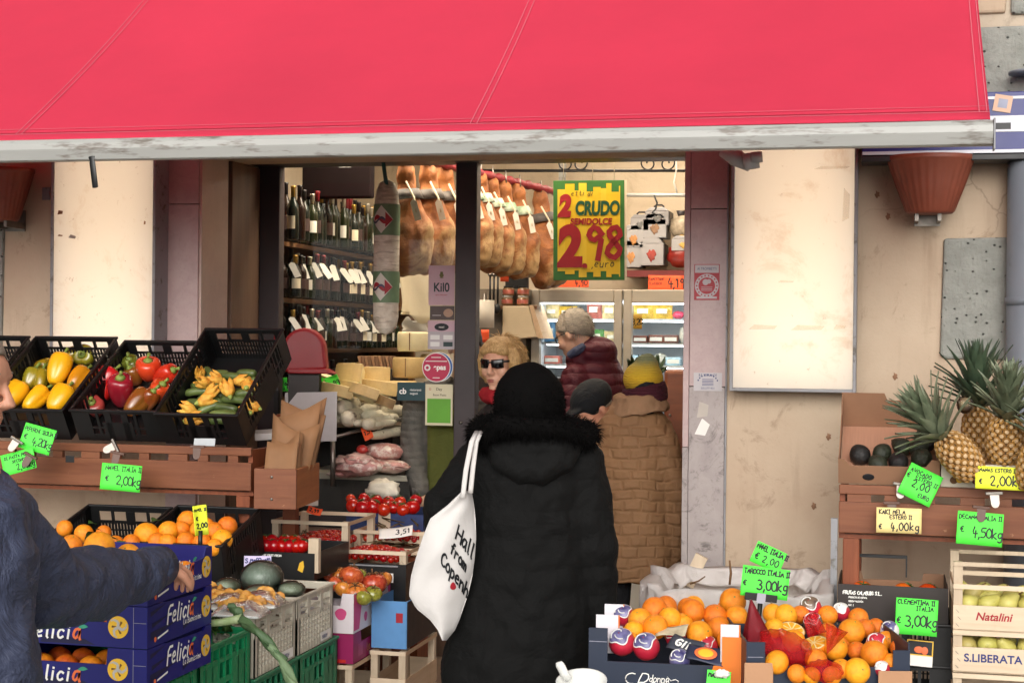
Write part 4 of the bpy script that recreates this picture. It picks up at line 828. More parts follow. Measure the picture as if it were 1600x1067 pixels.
# ------------------------------------------------------------------ deli counter in the window
dk = PD(570, 640, 8.1)
dc = thing('deli_counter', 'glass deli counter with steel rail just inside the shop window', 'counter', (-1.33, .86, .08))
CM = mat('counter_metal', 'b8ae9e', .45, .15, 5); CD_ = mat('counter_dark_body', '2e2826', .6, .2)  # second: even dark brown for counter base, rear block and stand bodies
def rel(p): return Vector(p)-Vector((-1.33, .86, .08))
zu = PD(570, 664, 8.15).z-.08; zl = PD(575, 742, 8.0).z-.08
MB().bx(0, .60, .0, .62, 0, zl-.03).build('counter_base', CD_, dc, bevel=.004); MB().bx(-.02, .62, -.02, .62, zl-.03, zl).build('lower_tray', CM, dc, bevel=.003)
MB().bx(-.1, .64, .18, .75, zu-.022, zu).build('upper_shelf', mat('counter_paper', 'a0927e', .6, .15), dc, bevel=.003)
q = MB(); q.tube([rel(PD(488, 692, 7.82)), rel(PD(628, 654, 8.15))], .010, 10); q.tube([rel(PD(520, 684, 7.86)), rel(PD(520, 760, 7.86))], .014, 8); q.build('steel_rail', STEEL, dc)
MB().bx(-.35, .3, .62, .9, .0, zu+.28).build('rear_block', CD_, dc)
# white paper boards
def board(px0, py0, px1, py1, d, m, lb, nm='paper_board', cat='board', rot=(0, 0, 0)):
    a, c = PD(px0, py0, d), PD(px1, py1, d); W = (c-a).to_2d().length; H = abs(a.z-c.z); o = MB().bx(-W/2, W/2, 0, .006, -H/2, H/2).build(nm, m, bevel=.001); o.location = (a+c)/2; o.rotation_euler = (rot[0], rot[1], TH+rot[2]); tag(o, lb, cat); return o
board(443, 612, 527, 690, 7.86, mat('frosted_board', 'b8b4b4', .6, .04, 30), 'pale grey board leaning inside the window beside the paper bags', rot=(R(-8), R(-2), R(-10)))
MB().bx(-.012, .012, -.01, .01, -.13, .13).build('board_post', BLACKP).location = PD(432, 650, 7.9); tag(bpy.data.objects['board_post'], 'slim black upright beside the pale grey board', 'post')
for k, (px, py, dy, lb) in enumerate(((442, 601, 8.1, 'crumpled green price tag above the pale grey board, left one'), (496, 600, 8.1, 'green price tag above the right half of the pale grey board'), (520, 598, 8.05, 'tilted green price tag stuck in the cheese'))):
    card('price_tag', px-(7 if k == 0 else 9 if k == 1 else 11), py-11, px+(7 if k == 0 else 9 if k == 1 else 11), py+11, dy, LIME, lb, 'price tag', (('1,99', -.4, -.3, .45, .004),), (R(10), R((-5, 4, -20)[k]), 0))
card('price_tag', 566, 663, 581, 688, 7.95, ORANGEC, 'orange price tag hanging over the cold meats', 'price tag', (('1,59', -.35, -.1, .3, .004),), (R(-30), R(-28), 0))
# cheese
CHE = mat('cheese_pale', 'eedfb4', .55, .1, 9, .15, sss=.1); CHR = mat('cheese_rind', 'c8a870', .6, .18, 9, .2); CHB = mat('cheese_brown_rind', '8a6a44', .7, .25, 12, .2)
def wedge(px, py, d, r, h, a0, a1, lb, m=None, rot=(0, 0, 0), rim=CHR):
    q = MB(); n = 9; vs = [(0, 0, 0), (0, 0, h)]
    for i in range(n+1): a = R(a0+(a1-a0)*i/n); vs += [(r*math.cos(a), r*math.sin(a), 0), (r*math.cos(a), r*math.sin(a), h)]
    fs = [(0, 2+2*i+2, 2+2*i) for i in range(n)]+[(1, 3+2*i, 5+2*i) for i in range(n)]+[(0, 2, 3, 1), (0, 1, 3+2*n, 2+2*n)]; q.add(vs, fs, 0); q.add(vs, [(2+2*i, 4+2*i, 5+2*i, 3+2*i) for i in range(n)], 1)
    o = q.build('cheese_wedge', [m or CHE, rim], bevel=.004, weld=True); o.location = PD(px, py, d); o.rotation_euler = rot; tag(o, lb, 'cheese'); return o
wedge(566, 610, 8.25, .17, .10, 200, 262, 'tall cheese wedge standing on the pile in the window', rot=(R(-15), R(10), R(20)))
wedge(592, 603, 8.4, .16, .08, 225, 300, 'cheese wedge at the back of the window pile', rot=(R(-10), 0, R(10)))
wedge(600, 620, 8.3, .17, .07, 220, 310, 'broad cheese wedge at the right of the window pile', rot=(R(-8), R(6), 0))
wedge(548, 626, 8.15, .2, .06, 190, 280, 'cheese wedge at the left foot of the window pile', rot=(R(-6), R(12), R(10)))
wedge(583, 632, 8.1, .2, .055, 215, 300, 'flat cheese wedge at the front foot of the window pile', rot=(R(-18), R(14), R(-10)))
wedge(535, 612, 8.4, .15, .07, 180, 270, 'cheese wedge behind the tilted green tag', rot=(0, R(14), 0))
wedge(611, 640, 8.05, .12, .05, 200, 290, 'small cheese wedge with rind at the counter edge', rot=(R(-10), R(20), 0), rim=CHB)
def round_cheese(px, py, d, r, h, lb, m=CHE, cut=True, half=False):
    o = thing('cheese_block', lb, 'cheese', PD(px, py, d)); MB().lathe([(r*.94, 0), (r, .012), (r, h-.012), (r*.94, h), (0, h)], 24).build('cheese_body', m, o); 
    if cut: MB().bx(-.003, .003, -r-.0015, -r*.2, .006, h-.006).build('cut_line', CHB, o)
round_cheese(648, 549, 8.45, .095, .105, 'upper pale round cheese by the card sticker', CHE); round_cheese(642, 590, 8.45, .10, .11, 'lower round cheese with brown cut by the crimson sticker', CHR); round_cheese(680, 585, 8.5, .08, .11, 'round cheese half behind the crimson sticker', CHR)
round_cheese(625, 610, 8.3, .09, .05, 'low flat cheese beside the teal sticker', CHR, False)
stb = thing('cheese_stand', 'dark stand under the stacked round cheeses', 'stand', (PD(655, 612, 8.5).x, PD(655, 612, 8.5).y+.0, .08)); z_ = PD(655, 600, 8.5).z-.08; MB().bx(-.2, .16, -.08, .12, z_-.04, z_-.012).build('stand_top', CM, stb); MB().bx(-.1, .1, -.03, .1, 0, z_-.041).build('stand_body', CD_, stb)
# paper wrapped sausages and cold meats
WRAP = mat('sausage_wrap', 'c6bca6', .6, .2, 18, .6, 18, spot=.36, spotc='5d4c40', spots=18); MEAT = mat('ham_slices', 'c48a84', .45, .25, 12, .5, 14, spot=.45, spotc='ecdcd2', spots=14, coat=.2); FILMW = plasticbag('deli_film', 'cfc8c0', .45)
def roll(px, py, px2, py2, d, d2, r, m, lb, nm='wrapped_sausage'):
    a, c = PD(px, py, d), PD(px2, py2, d2); K = 12
    q = MB(); q.tube([a.lerp(c, i/K) for i in range(K+1)], [r*(.35 if i in (0, K) else .8 if i in (1, K-1) else 1+.06*math.sin(i*2.3)) for i in range(K+1)], 14); o = q.build(nm, m); tag(o, lb, 'sausage'); return o
roll(530, 640, 556, 630, 7.95, 8.2, .045, WRAP, 'white paper wrapped sausage stacked leftmost in the counter')
roll(540, 655, 562, 648, 7.9, 8.15, .045, WRAP, 'wrapped sausage end at the lower left of the counter stack')
roll(562, 640, 604, 636, 8.1, 8.2, .026, WRAP, 'slim wrapped sausage at the top right of the counter stack')
roll(566, 649, 612, 648, 8.0, 8.15, .028, WRAP, 'wrapped sausage in the middle of the counter stack')
roll(575, 658, 618, 652, 7.95, 8.1, .022, WRAP, 'slim wrapped sausage at the front of the counter stack')
roll(575, 682, 660, 668, 7.95, 8.3, .024, WRAP, 'long pale sausage lying along the steel rail')
rn = random.Random(44)
for k in range(16):
    x, y = rn.uniform(530, 615), rn.uniform(630, 664); d = 8.25-(y-630)*.009; dx = rn.uniform(14, 26); o = roll(x-dx, y+rn.uniform(-3, 6), x+dx, y-rn.uniform(-2, 5), d-.06, d+.1, rn.uniform(.017, .032), WRAP, 'paper wrapped sausage heaped in the window counter', 'paper_wrapped_sausage'); o['group'] = 'paper wrapped sausages heaped in the counter'
def lump(px, py, w, h, dp_, d, m, lb, nm, cat, sd=0, amp=.16, rz=0):
    q = MB(); q.ell((0, 0, 0), (w, dp_, h), nu=28, nv=16, fn=lambda v: 1+amp*mnoise.noise(Vector((v.x*2.2+sd, v.y*2.2, v.z*2.2)))+amp*.5*mnoise.noise(Vector((v.x*6+sd, v.y*6, v.z*6)))); o = q.build(nm, m); o.location = PD(px, py, d); o.rotation_euler = (0, 0, rz); tag(o, lb, cat); return o
lump(598, 706, .11, .045, .09, 8.05, MEAT, 'pink piece of ham at the upper right of the meat tray', 'cold_meat', 'meat', 3); lump(562, 728, .12, .05, .09, 7.95, MEAT, 'folded pink ham slices in clear film on the meat tray', 'cold_meat', 'meat', 9, .25); lump(612, 729, .09, .035, .07, 7.98, mat('pale_meat', 'c9a89c', .5, .2, 9, .3, coat=.2), 'pale wrapped cold meat at the right of the meat tray', 'cold_meat', 'meat', 14); MCP = MC['pale_meat']
lump(566, 702, .03, .022, .02, 7.92, mat('red_seal', 'a5302a', .4), 'small red meat end beside the orange tag', 'cold_meat', 'meat', 5)
for k in range(12):
    o = lump(rn.uniform(530, 622), rn.uniform(704, 742), rn.uniform(.05, .09), rn.uniform(.018, .03), .06, 7.9+rn.uniform(0, .2), (MEAT, MCP)[k % 2], 'piece of pink cold meat heaped on the meat tray', 'cold_meat', 'meat', k*3.1, .35, rn.uniform(-.6, .6)); o['group'] = 'cold meats heaped on the tray'
# white cloth heap, dark jar & bowl at the window foot
lump(598, 765, .10, .05, .05, 7.85, mat('white_cloth', 'e2dcc8', .7, .05, 9, .3), 'crumpled white paper at the foot of the meat tray', 'crumpled_paper', 'paper', 2, .3, R(-20))
board(468, 762, 497, 790, 7.7, mat('paper_block', 'cfc3b8', .6), 'small pale paper block by the tomato crates', 'paper_block', 'paper')
# the dark red machine
a = PD(437, 512, 7.9); c = PD(516, 582, 7.9); W = (c-a).to_2d().length; H = a.z-c.z
rm = thing('red_machine', 'dark red rounded machine behind the black zucchini crate', 'machine', (a.x+W/2, a.y, c.z), (0, 0, TH)); MR = mat('machine_red', '860c16', .45, .12, 5)
poly = [(-W*.46, 0), (W*.46, .012)]+[(W*.42*math.cos(R(q))+.0, H*.5+H*.5*math.sin(R(q))) for q in range(0, 181, 15)]
MB().prism(poly, .12).build('machine_body', MR, rm, bevel=.016); MB().prism([(-W*.3, -.006), (W*.62, -.006), (W*.44, .02), (-W*.3, .02)], .16, Matrix.Translation((0, -.02, 0))).build('machine_foot', MR, rm, bevel=.006); MB().prism([(-W*.62, .06), (-W*.48, .02), (-W*.48, H*.96), (-W*.6, H*.9)], .1, Matrix.Translation((0, .03, 0))).build('machine_guard', MR, rm, bevel=.008); MB().bx(-W*.3, W*.3, .02, .12, -.25, -.007).build('machine_base', CD_, rm)
# rack of paper bags beyond
for k, (px, lb) in enumerate(((568, 'bundle of brown bread bags on the far rack, left one'), (590, 'bundle of brown bread bags on the far rack, right one'))):
    q = MB(); 
    for i in range(6): q.box((i*.02, 0, 0), (.014, .1, .12), (0, R(-14), 0), i % 2)
    o = q.build('bread_bag_bundle', [CARD, CARDD], bevel=.002); o.location = PD(px, 572, 9.0); tag(o, lb, 'bags')
hang_paper(628, 500, 668, 522, 8.7, mat('butcher_paper2', 'c0b8ac', .8, .05, 5, .2, 20), 'wrapping_paper', 'folded grey paper peak beside the long salami')
# ------------------------------------------------------------------ crates, boxes and produce: builders
def lattice(mb, O, U, V, N, W, H, t, vs_, hs_, m=0):
    """upright bars vs_ = [(u0, u1, v0, v1)], level bars hs_ likewise, on the wall O + uU + vV, thickness t along N"""
    O, U, V, N = map(Vector, (O, U, V, N))
    for lst, n0, n1 in ((vs_, 0, t), (hs_, t*.12, t*.88)):
        for (a, b, c, d) in lst:
            P = [O+U*u+V*v+N*n for u in (a, b) for v in (c, d) for n in (n0, n1)]
            mb.add(P, [(0, 1, 3, 2), (4, 6, 7, 5), (0, 4, 5, 1), (2, 3, 7, 6), (0, 2, 6, 4), (1, 5, 7, 3)], m)
def bars(L, n, bw, v0, v1): return [(L*i/n-(0 if i == 0 else bw/2), L*i/n+(0 if i == n else bw/2), v0, v1) for i in range(n+1)] if n else []
def plastic_crate(lb, sx, sy, h, m, loc, rot=(0, 0, 0), style='slots', group=None, nm='plastic_crate', cat='crate'):
    """origin: middle of the bottom front edge; y runs back"""
    o = thing(nm, lb, cat, loc, rot, group); t = .008
    q = MB(); q.bx(-sx/2+t, sx/2-t, t, sy-t, .0, .008); q.build('crate_floor', m, o)
    walls = [((-sx/2, 0, 0), (1, 0, 0), (0, 1, 0), sx), ((-sx/2, sy, 0), (1, 0, 0), (0, -1, 0), sx), ((-sx/2, .001, 0), (0, 1, 0), (1, 0, 0), sy-.002), ((sx/2, .001, 0), (0, 1, 0), (-1, 0, 0), sy-.002)]
    for k, (O, U, N, L) in enumerate(walls):
        q = MB(); vs_, hs_ = [], []
        if style == 'slots':
            hs_ = [(0, L, 0, h*.22), (0, L, h*.40, h*.46), (0, L, h*.90, h)]
            if k == 1: hs_ = [(0, L, 0, h*.18), (0, L, h*.3, h*.33), (0, L, h*.45, h*.48), (0, L, h*.62, h*.68), (0, L, h*.9, h)]; vs_ = bars(L, 26, .007, 0, h*.66)+[(0, L*.12, 0, h), (L*.27, L*.30, h*.6, h), (L*.7, L*.73, h*.6, h), (L*.88, L, 0, h), (L*.45, L*.55, h*.6, h*.9)]
            elif k == 0: vs_ = [(0, L*.2, 0, h), (L*.27, L*.3, 0, h), (L*.33, L*.67, 0, h*.62), (L*.37, L*.44, 0, h), (L*.56, L*.63, 0, h), (L*.7, L*.73, 0, h), (L*.8, L, 0, h)]
            else: vs_ = [(0, L*.14, 0, h), (L*.86, L, 0, h), (L*.3, L*.7, 0, h*.72)]+bars(L, 18, .008, 0, h)
        elif style == 'basket':                  # pale crate with fancy holes and a wavy rim
            hs_ = [(0, L, 0, h*.13), (0, L, h*.60, h*.68), (0, L, h*.90, h), (0, L, h*.75, h*.79)]
            vs_ = [(0, L*.09, 0, h), (L*.91, L, 0, h), (L*.28, L*.36, h*.6, h), (L*.64, L*.72, h*.6, h)]+bars(L, 13, .0075, 0, h*.64)
            for i in range(5): hs_.append((L*.06, L*.94, h*(.2+.09*i), h*(.2+.09*i)+.005))
        elif style == 'green':
            hs_ = [(0, L, 0, h*.1), (0, L, h*.42, h*.5), (0, L, h*.72, h*.78), (0, L, h*.93, h)]
            vs_ = [(0, L*.08, 0, h), (L*.92, L, 0, h), (L*.1, L*.36, h*.1, h*.72), (L*.64, L*.9, h*.1, h*.72)]+bars(L, 8, .006, 0, h)
        else:                                    # low tray
            hs_ = [(0, L, 0, h*.3), (0, L, h*.82, h)]; vs_ = [(0, L*.3, 0, h), (L*.38, L*.62, 0, h), (L*.7, L, 0, h)]
        lattice(q, O, U, (0, 0, 1), N, L, h, t*(1.25 if k > 1 else 1), vs_, hs_); q.build('crate_wall', m, o)
    q = MB(); e = .007
    for x0, x1, y0, y1 in ((-sx/2-e, sx/2+e, -e, .006), (-sx/2-e, sx/2+e, sy-.006, sy+e), (-sx/2-e, -sx/2+.006, .0061, sy-.0061), (sx/2-.006, sx/2+e, .0061, sy-.0061)): q.bx(x0, x1, y0, y1, h-.004, h+.007)
    q.build('crate_rim', m, o, bevel=.004); return o
def carton(lb, sx, sy, h, faces, loc, rot=(0, 0, 0), notch=None, inner=None, group=None, nm='cardboard_box', t=.004, sides=None, bnotch=None):
    """open cardboard box, origin middle of the bottom front edge; notch = (u0, u1, depth) cut from the front's top edge"""
    o = thing(nm, lb, 'box', loc, rot, group); inner = inner or CARD
    def wall(L, n):
        if not n: return [(-L/2, 0), (L/2, 0), (L/2, h), (-L/2, h)]
        a, b, d = n; return [(-L/2, 0), (L/2, 0), (L/2, h), (b*L-L/2, h), (b*L-L/2-.008, h-d), (a*L-L/2+.008, h-d), (a*L-L/2, h), (-L/2, h)]
    f = MB(); f.prism(wall(sx, notch), t, None, 0); f.build('front_wall', faces, o)
    f = MB(); f.prism(wall(sx, bnotch), t, TR((0, sy-t, 0))); f.build('back_wall', inner if bnotch is None and notch is None else [inner], o)
    for s in (-1, 1):
        f = MB(); f.prism(wall(sy-2*t-.001, sides), t, TR((s*(sx/2-t/2)+t/2 if s < 0 else sx/2, sy/2, 0), R(90))); f.build('side_wall', faces if not isinstance(faces, list) else faces[0], o)
    MB().bx(-sx/2+t, sx/2-t, t, sy-t, .001, t).build('floor', inner, o)
    return o
def wood_crate(lb, sx, sy, h, loc, rot=(0, 0, 0), post=.0, text=None, ink=None, group=None, nslat=1, slat=.6, tray=False):
    """slatted fruit crate: corner posts rise above the slats"""
    o = thing('wooden_crate', lb, 'crate', loc, rot, group); H = h+post; t = .006
    for sx_ in (-1, 1):
        for y in (0, 1):
            x = sx_*(sx/2-.016); yy = .017 if y == 0 else sy-.017
            MB().bx(x-.015, x+.015, yy-.015, yy+.015, 0, H).build('corner_post', CRATEV, o, bevel=.001)
    hs = h*slat/nslat
    for k in range(nslat):
        z0 = .006+k*(hs+.008)
        MB().bx(-sx/2, sx/2, -.005, .0015, z0, z0+hs).build('front_slat', CRATEW, o, bevel=.0008); MB().bx(-sx/2, sx/2, sy-.0015, sy+.005, z0, z0+hs).build('back_slat', CRATEW, o)
        for s in (-1, 1): MB().bx(s*sx/2-(.0035 if s > 0 else -.0005)*1-.0, s*sx/2+(.001 if s > 0 else .0045), .0025, sy-.0025, z0+.001, z0+hs-.001).build('side_slat', CRATEY, o)
    if post > .005:
        MB().bx(-sx/2, sx/2, -.005, .0015, H-.016, H).build('top_rail', CRATEW, o); MB().bx(-sx/2, sx/2, sy-.0015, sy+.005, H-.016, H).build('top_rail', CRATEW, o)
        for s in (-1, 1): MB().bx(s*sx/2-(.0035 if s > 0 else -.0005), s*sx/2+(.001 if s > 0 else .0045), .0025, sy-.0025, H-.0165, H-.001).build('side_rail', CRATEY, o)
    MB().bx(-sx/2+.004, sx/2-.004, .004, sy-.004, .001, .006).build('crate_floor', CRATEW, o)
    for s in (-1, 1):
        q = MB()
        for i in range(3): q.box((s*(sx/2-.014)+.006*(i % 2), -.0058, .02+i*.024), (.014, .0016, .0016), (0, R(45), 0))
        q.build('staples', STEEL, o)
    if text:
        sz, sh_ = .05*min(1, hs/.06), .25 if ink is INKR or ink else 0
        printed(text, hs*.46, ink, o, Matrix.Translation((-sx*.235, -.0056, .006+hs*.55)), bold=.0008, shear=.25 if text == 'Natalini' else 0)
    return o
def W2(o, p): return o.matrix_basis @ Vector(p)
# produce -------------------------------------------------------------
ORG = mat('orange_peel', 'ec8610', .48, .12, 3, .3, 34, sss=.12, col2='fb9c1e', hue=.03); ORGR = mat('blood_orange_peel', 'e86a10', .48, .16, 3, .3, 34, sss=.12, col2='f58a1e', hue=.03)
GRN = mat('leaf_green', '3c5a22', .5, .3, 14, .1); GRNP = mat('stalk_green', '7a8c3c', .55, .2, 14); BRN = mat('stalk_brown', '6a4a2a', .7, .2, 20); NAV = mat('navel_tan', 'a8742a', .7, .2, 30)
_or = {}
def orange(p, r, lb, grp, m=None, leaf=False, seed=0, cat='orange'):
    m = m or ORG; key = (m.name, leaf)
    if key not in _or:
        o = MB().ell((0, 0, 0), (1, 1, .95), nu=24, nv=16, fn=lambda d: 1-.05*max(0, (abs(d.z)-.93))/.07+.012*mnoise.noise(d*2.2)).build('orange', m)
        MB().ell((0, 0, .905), (.075, .075, .03), nu=8, nv=5).build('stalk_scar', GRNP, o); q = MB(); disc(q, 0, 0, .06, 0); MB().ell((0, 0, -.91), (.06, .06, .03), nu=8, nv=5).build('navel', NAV, o)
        if leaf:
            q = MB(); q.grid(lambda u, v: ((u-.5)*.9*math.sin(v*3.0+.1), .3+1.5*v, 1.0+.25*math.sin(v*3)-.3*v+abs(u-.5)*.2), 4, 8); q.build('leaf', GRN, o)
        _or[key] = o; n = o
    else: n = dup(_or[key])
    rn = random.Random(hash((round(p[0], 4), round(p[2], 4))) & 0xffff)
    n.location = p; n.scale = (r, r, r); n.rotation_euler = (rn.uniform(-1.3, 1.3), rn.uniform(-1.3, 1.3), rn.uniform(0, 6))
    if leaf: n.rotation_euler = (rn.uniform(-.5, .2), rn.uniform(-.3, .3), rn.uniform(-1, 1))
    n['label'] = lb; n['category'] = cat
    if grp: n['group'] = grp
    elif 'group' in n: del n['group']
    return n
def pepper(p, L, r, m, lb, rot, grp=None, cup=GRNP):
    L *= 1.14; r *= 1.12; o = thing('bell_pepper', lb, 'pepper', p, rot, grp); sd = (p[0]*91) % 9
    prof = [(0, L*.44), (r*.3, L*.46), (r*.62, L*.5), (r*.88, L*.46), (r*1.0, L*.34), (r*1.0, L*.12), (r*.93, -.1*L), (r*.8, -.3*L), (r*.62, -.43*L), (r*.35, -.49*L), (0, -.45*L)][::-1]
    MB().lathe(prof, 32, fn=lambda q, z: 1+.24*abs(math.sin(q*1.5+sd))**.6*(.6+.4*math.sin(z/L*4+1))-.16+.06*mnoise.noise(Vector((math.cos(q)+sd, math.sin(q), z*14)))).build('pepper_flesh', m, o).modifiers.new('u', 'SUBSURF').render_levels = 1
    q = MB(); q.lathe([(0, L*.44), (r*.42, L*.475), (r*.3, L*.53), (.006, L*.5+.012)], 10, fn=lambda a, z: 1+.2*math.sin(a*5)); q.tube([(0, 0, L*.47), (.002, 0, L*.47+.02), (.008, 0, L*.47+.038)], [.006, .006, .008], 8); q.build('stalk', cup, o); return o
TOM = mat('tomato_skin', 'b4200e', .22, .18, 5, coat=.5, hue=.012); TOMC = mat('cherry_tomato_skin', 'a81a0e', .2, .15, 6, coat=.5, hue=.012); TOMO = mat('beef_tomato_skin', 'c4572a', .25, .3, 4, coat=.4, col2='d87a3a', hue=.05); TOMG = mat('green_tomato_skin', '8a8a34', .25, .3, 4, coat=.4)
_tm = {}
def tomato(p, r, lb, grp, m, ribs=0, cat='tomato', nm='tomato', cal=True):
    key = (m.name, ribs, nm)
    if key not in _tm:
        o = MB().ell((0, 0, 0), (1, 1, .8 if ribs else .95), nu=28 if ribs else 14, nv=14 if ribs else 9, fn=(lambda d: 1-(.06*abs(math.sin(math.atan2(d.y, d.x)*ribs/2))*(1-d.z*d.z*.3) if ribs else 0)-.12*max(0, d.z-.8)/.2).__call__).build(nm, m)
        q = MB()
        for a in range(5): an = a*1.257; q.tube([(0, 0, .7 if ribs else .93), (.3*math.cos(an), .3*math.sin(an), .8 if ribs else .96), (.55*math.cos(an), .55*math.sin(an), .66 if ribs else .86)], [.07, .08, .02], 5, flat=.5)
        q.tube([(0, 0, .7), (.03, 0, 1.1)], .06, 6); 
        if cal: q.build('calyx', GRN if not ribs else BRN, o)
        _tm[key] = o; n = o
    else: n = dup(_tm[key])
    rn = random.Random(int(p[0]*9999+p[2]*777+p[1]*555) & 0xffff); n.location = p; n.scale = (r, r, r); n.rotation_euler = (rn.uniform(-.9, .6), rn.uniform(-.7, .7), rn.uniform(0, 6)); n['label'] = lb; n['category'] = cat
    if grp: n['group'] = grp
    elif 'group' in n: del n['group']
    return n
def pile(fn, x0, x1, y0, y1, z, r, n, seed, lay=1, dome=0.0):
    """loose layers of round fruit on a bed"""
    rn = random.Random(seed); nx = max(1, int((x1-x0)/(2*r*.98))); ny = max(1, int((y1-y0)/(2*r*.9))); k = 0
    for L in range(lay):
        for j in range(ny-L):
            for i in range(nx-L if L else nx-(j % 2)*0):
                if k >= n: return
                x = x0+r+(i+.5*(L % 2)+(.5 if j % 2 and nx > 1 else 0)*.6)*(x1-x0-2*r)/max(1, nx-.5)+rn.uniform(-.15, .15)*r; y = y0+r+(j+.5*L)*(y1-y0-2*r)/max(1, ny-1)+rn.uniform(-.15, .15)*r
                x = min(max(x, x0+r), x1-r); y = min(max(y, y0+r), y1-r)
                u = 2*(x-x0)/(x1-x0)-1; v = 2*(y-y0)/(y1-y0)-1
                fn(Vector((x, y, z+r+L*1.5*r+dome*(1-u*u)*(1-v*v*.6))), r*rn.uniform(.92, 1.07)); k += 1

# ------------------------------------------------------------------ display benches
def bench(lb, x0, x1, yf, zt, legs, sd):
    o = thing('display_bench', lb, 'bench', ((x0+x1)/2, yf, 0.05)); w = (x1-x0)/2; z = zt-.05; dz = .17
    MB().bx(-w, w, 0, .022, z-.034, z).build('top_rail', BENCHW, o, bevel=.003); MB().bx(-w, w, .002, .026, z-.034-.028-.115, z-.062).build('front_board', BENCHW, o, bevel=.003)
    n = int(2*w/.13)
    for i in range(n): MB().bx(-w+.03+i*2*w/n, -w+.03+i*2*w/n+(.045 if i % 3 else .085), .004, .024, z-.0615, z-.0345).build('spacer_block', BENCHW, o)
    MB().bx(-w, w, .03, .60, z-.2, z-.185).build('deck', BENCHV, o); 
    for s in (-1, 1): MB().bx(s*(w-.012)-.01, s*(w-.012)+.01, .0265, .6, z-.184, z-.01).build('end_board', BENCHV, o)
    for x in legs:
        MB().bx(x-.03, x+.03, .028, .085, 0, z-.201).build('leg', BENCHV, o, bevel=.003); MB().bx(x-.03, x+.03, .54, .59, 0, z-.201).build('leg', BENCHV, o, bevel=.003)
    return o
BY = -.80
bx0, bx1 = -2.9, PY(392, 700, BY).x
bl = bench('brown wooden display bench under the black pepper crates, left of the window', bx0, bx1, BY, 1.203, (-.9, (bx1-bx0)/2-.045), 1)
RY = -.90
rx0_, rx1_ = PY(1311, 760, RY).x, 3.2
br = bench('brown wooden display bench under the avocados and pineapples, right side', rx0_, rx1_, RY, 1.135, (-(rx1_-rx0_)/2+.045, .3), 2)
MB().bx(-.012, .012, -.012, .012, 0, .96).build('bench_prop', GREYMET).location = (rx0_-.016, RY+.01, .05); tag(bpy.data.objects['bench_prop'], 'thin grey metal upright at the left end of the right bench', 'post')
# bulldog clips
def clip(px, py, d, lb, rot=0, m=STEEL):
    o = thing('bulldog_clip', lb, 'clip', PD(px, py, d), (0, rot, TH*.5)); q = MB()
    q.prism([(-.03, -.004), (.03, -.004), (.03, .006), (-.03, .006)], .016, Matrix.Translation((0, -.008, 0))); q.build('clip_jaw', m, o, bevel=.002)
    q = MB(); q.prism([(-.016, -.004), (.016, -.004), (.015, -.035)]+[(.014*math.cos(R(a)), -.036+.014*math.sin(R(a))) for a in range(0, -181, -30)], .0022, TR((0, -.009, 0), 0, R(-14))); disc(q, 0, -.038, .004, -.0008, 1); q.build('clip_handle', [m, INK], o); return o
CLIPD = mat('clip_brown', '5c4034', .5, .2)
clip(27, 688, 6.42, 'silver clip holding the curled green tag at the far left', R(30)); clip(48, 712, 6.40, 'brown clip on the lower left green tag', R(28), CLIPD)
clip(180, 696, 6.42, 'shiny clip tilted upright over the middle green tag', R(62)); clip(184, 708, 6.40, 'brown clip jaw holding the middle green tag', R(10), CLIPD); clip(309, 698, 6.24, 'brown clip on the bench rail below the zucchini crate', R(0), CLIPD)
clip(1408, 757, 5.72, 'silver clip holding the tilted avocado tag', R(8)); clip(1393, 786, 5.70, 'brown clip above the beige tag', R(0), CLIPD); clip(1553, 771, 5.57, 'shiny clip under the yellow pineapple tag', R(-3)); clip(1533, 793, 5.54, 'dark clip above the lower green tag at the right', R(5), CLIPD)
o = MB().prism([(-.02, -.014), (.02, -.014), (.02, .014), (-.02, .014)], .002, None).build('rail_patch', BLACKP, bevel=.001); o.location = PD(109, 717, 6.44); o.rotation_euler = (0, 0, 0); tag(o, 'small black plate on the board of the left bench', 'plate')
board(303, 684, 336, 697, 6.26, mat('pale_plastic', 'a8adb0', .4), 'small pale plastic card on the rail below the zucchini crate', 'plastic_card', 'card', (R(-25), 0, 0))
# price tags with handwriting
TG = (('€', -.42, -.25, .2, .0028),)
def ptag(px0, py0, px1, py1, d, m, lb, lines, rot=(0, 0, 0), nm='price_tag'): return card(nm, px0, py0, px1, py1, d, m, lb, 'price tag', lines, rot)
ptag(33, 665, 84, 706, 6.44, LIME, 'curled green price tag marked 4,20 at the far left', (('PEPERONI SICILIA II', -.46, .22, .15, .0022), ('€', -.42, -.12, .2, .0028), ('4,20kg', -.15, -.26, .3, .0034)), (R(-12), R(14), 0))
ptag(2, 704, 56, 738, 6.42, LIME, 'green price tag behind the man marked 2,00, lower left', (('DI PASTA PER', -.4, .22, .14, .0022), ('SECONDO', -.2, .0, .14, .0022), ('2,00kg', -.1, -.36, .28, .0032)), (R(-8), R(-16), 0))
ptag(157, 725, 221, 767, 6.36, LIME, 'green navel orange tag marked 2,00 hanging on the left bench board', (('NAVEL ITALIA II', -.4, .25, .17, .0024), ('€', -.38, -.16, .2, .003), ('2,00kg', -.12, -.28, .34, .0036)), (R(-4), R(4), 0))
ptag(1411, 731, 1465, 783, 5.69, LIME, 'tilted green avocado tag marked 2,00', (('AVOCADO', -.42, .26, .13, .0024), ('ESTERO II', -.2, .1, .12, .0024), ('€', -.46, .05, .16, .0026), ('2,00', -.22, -.14, .22, .0034), ('EURO', .08, -.36, .12, .0024)), (R(-6), R(26), 0))
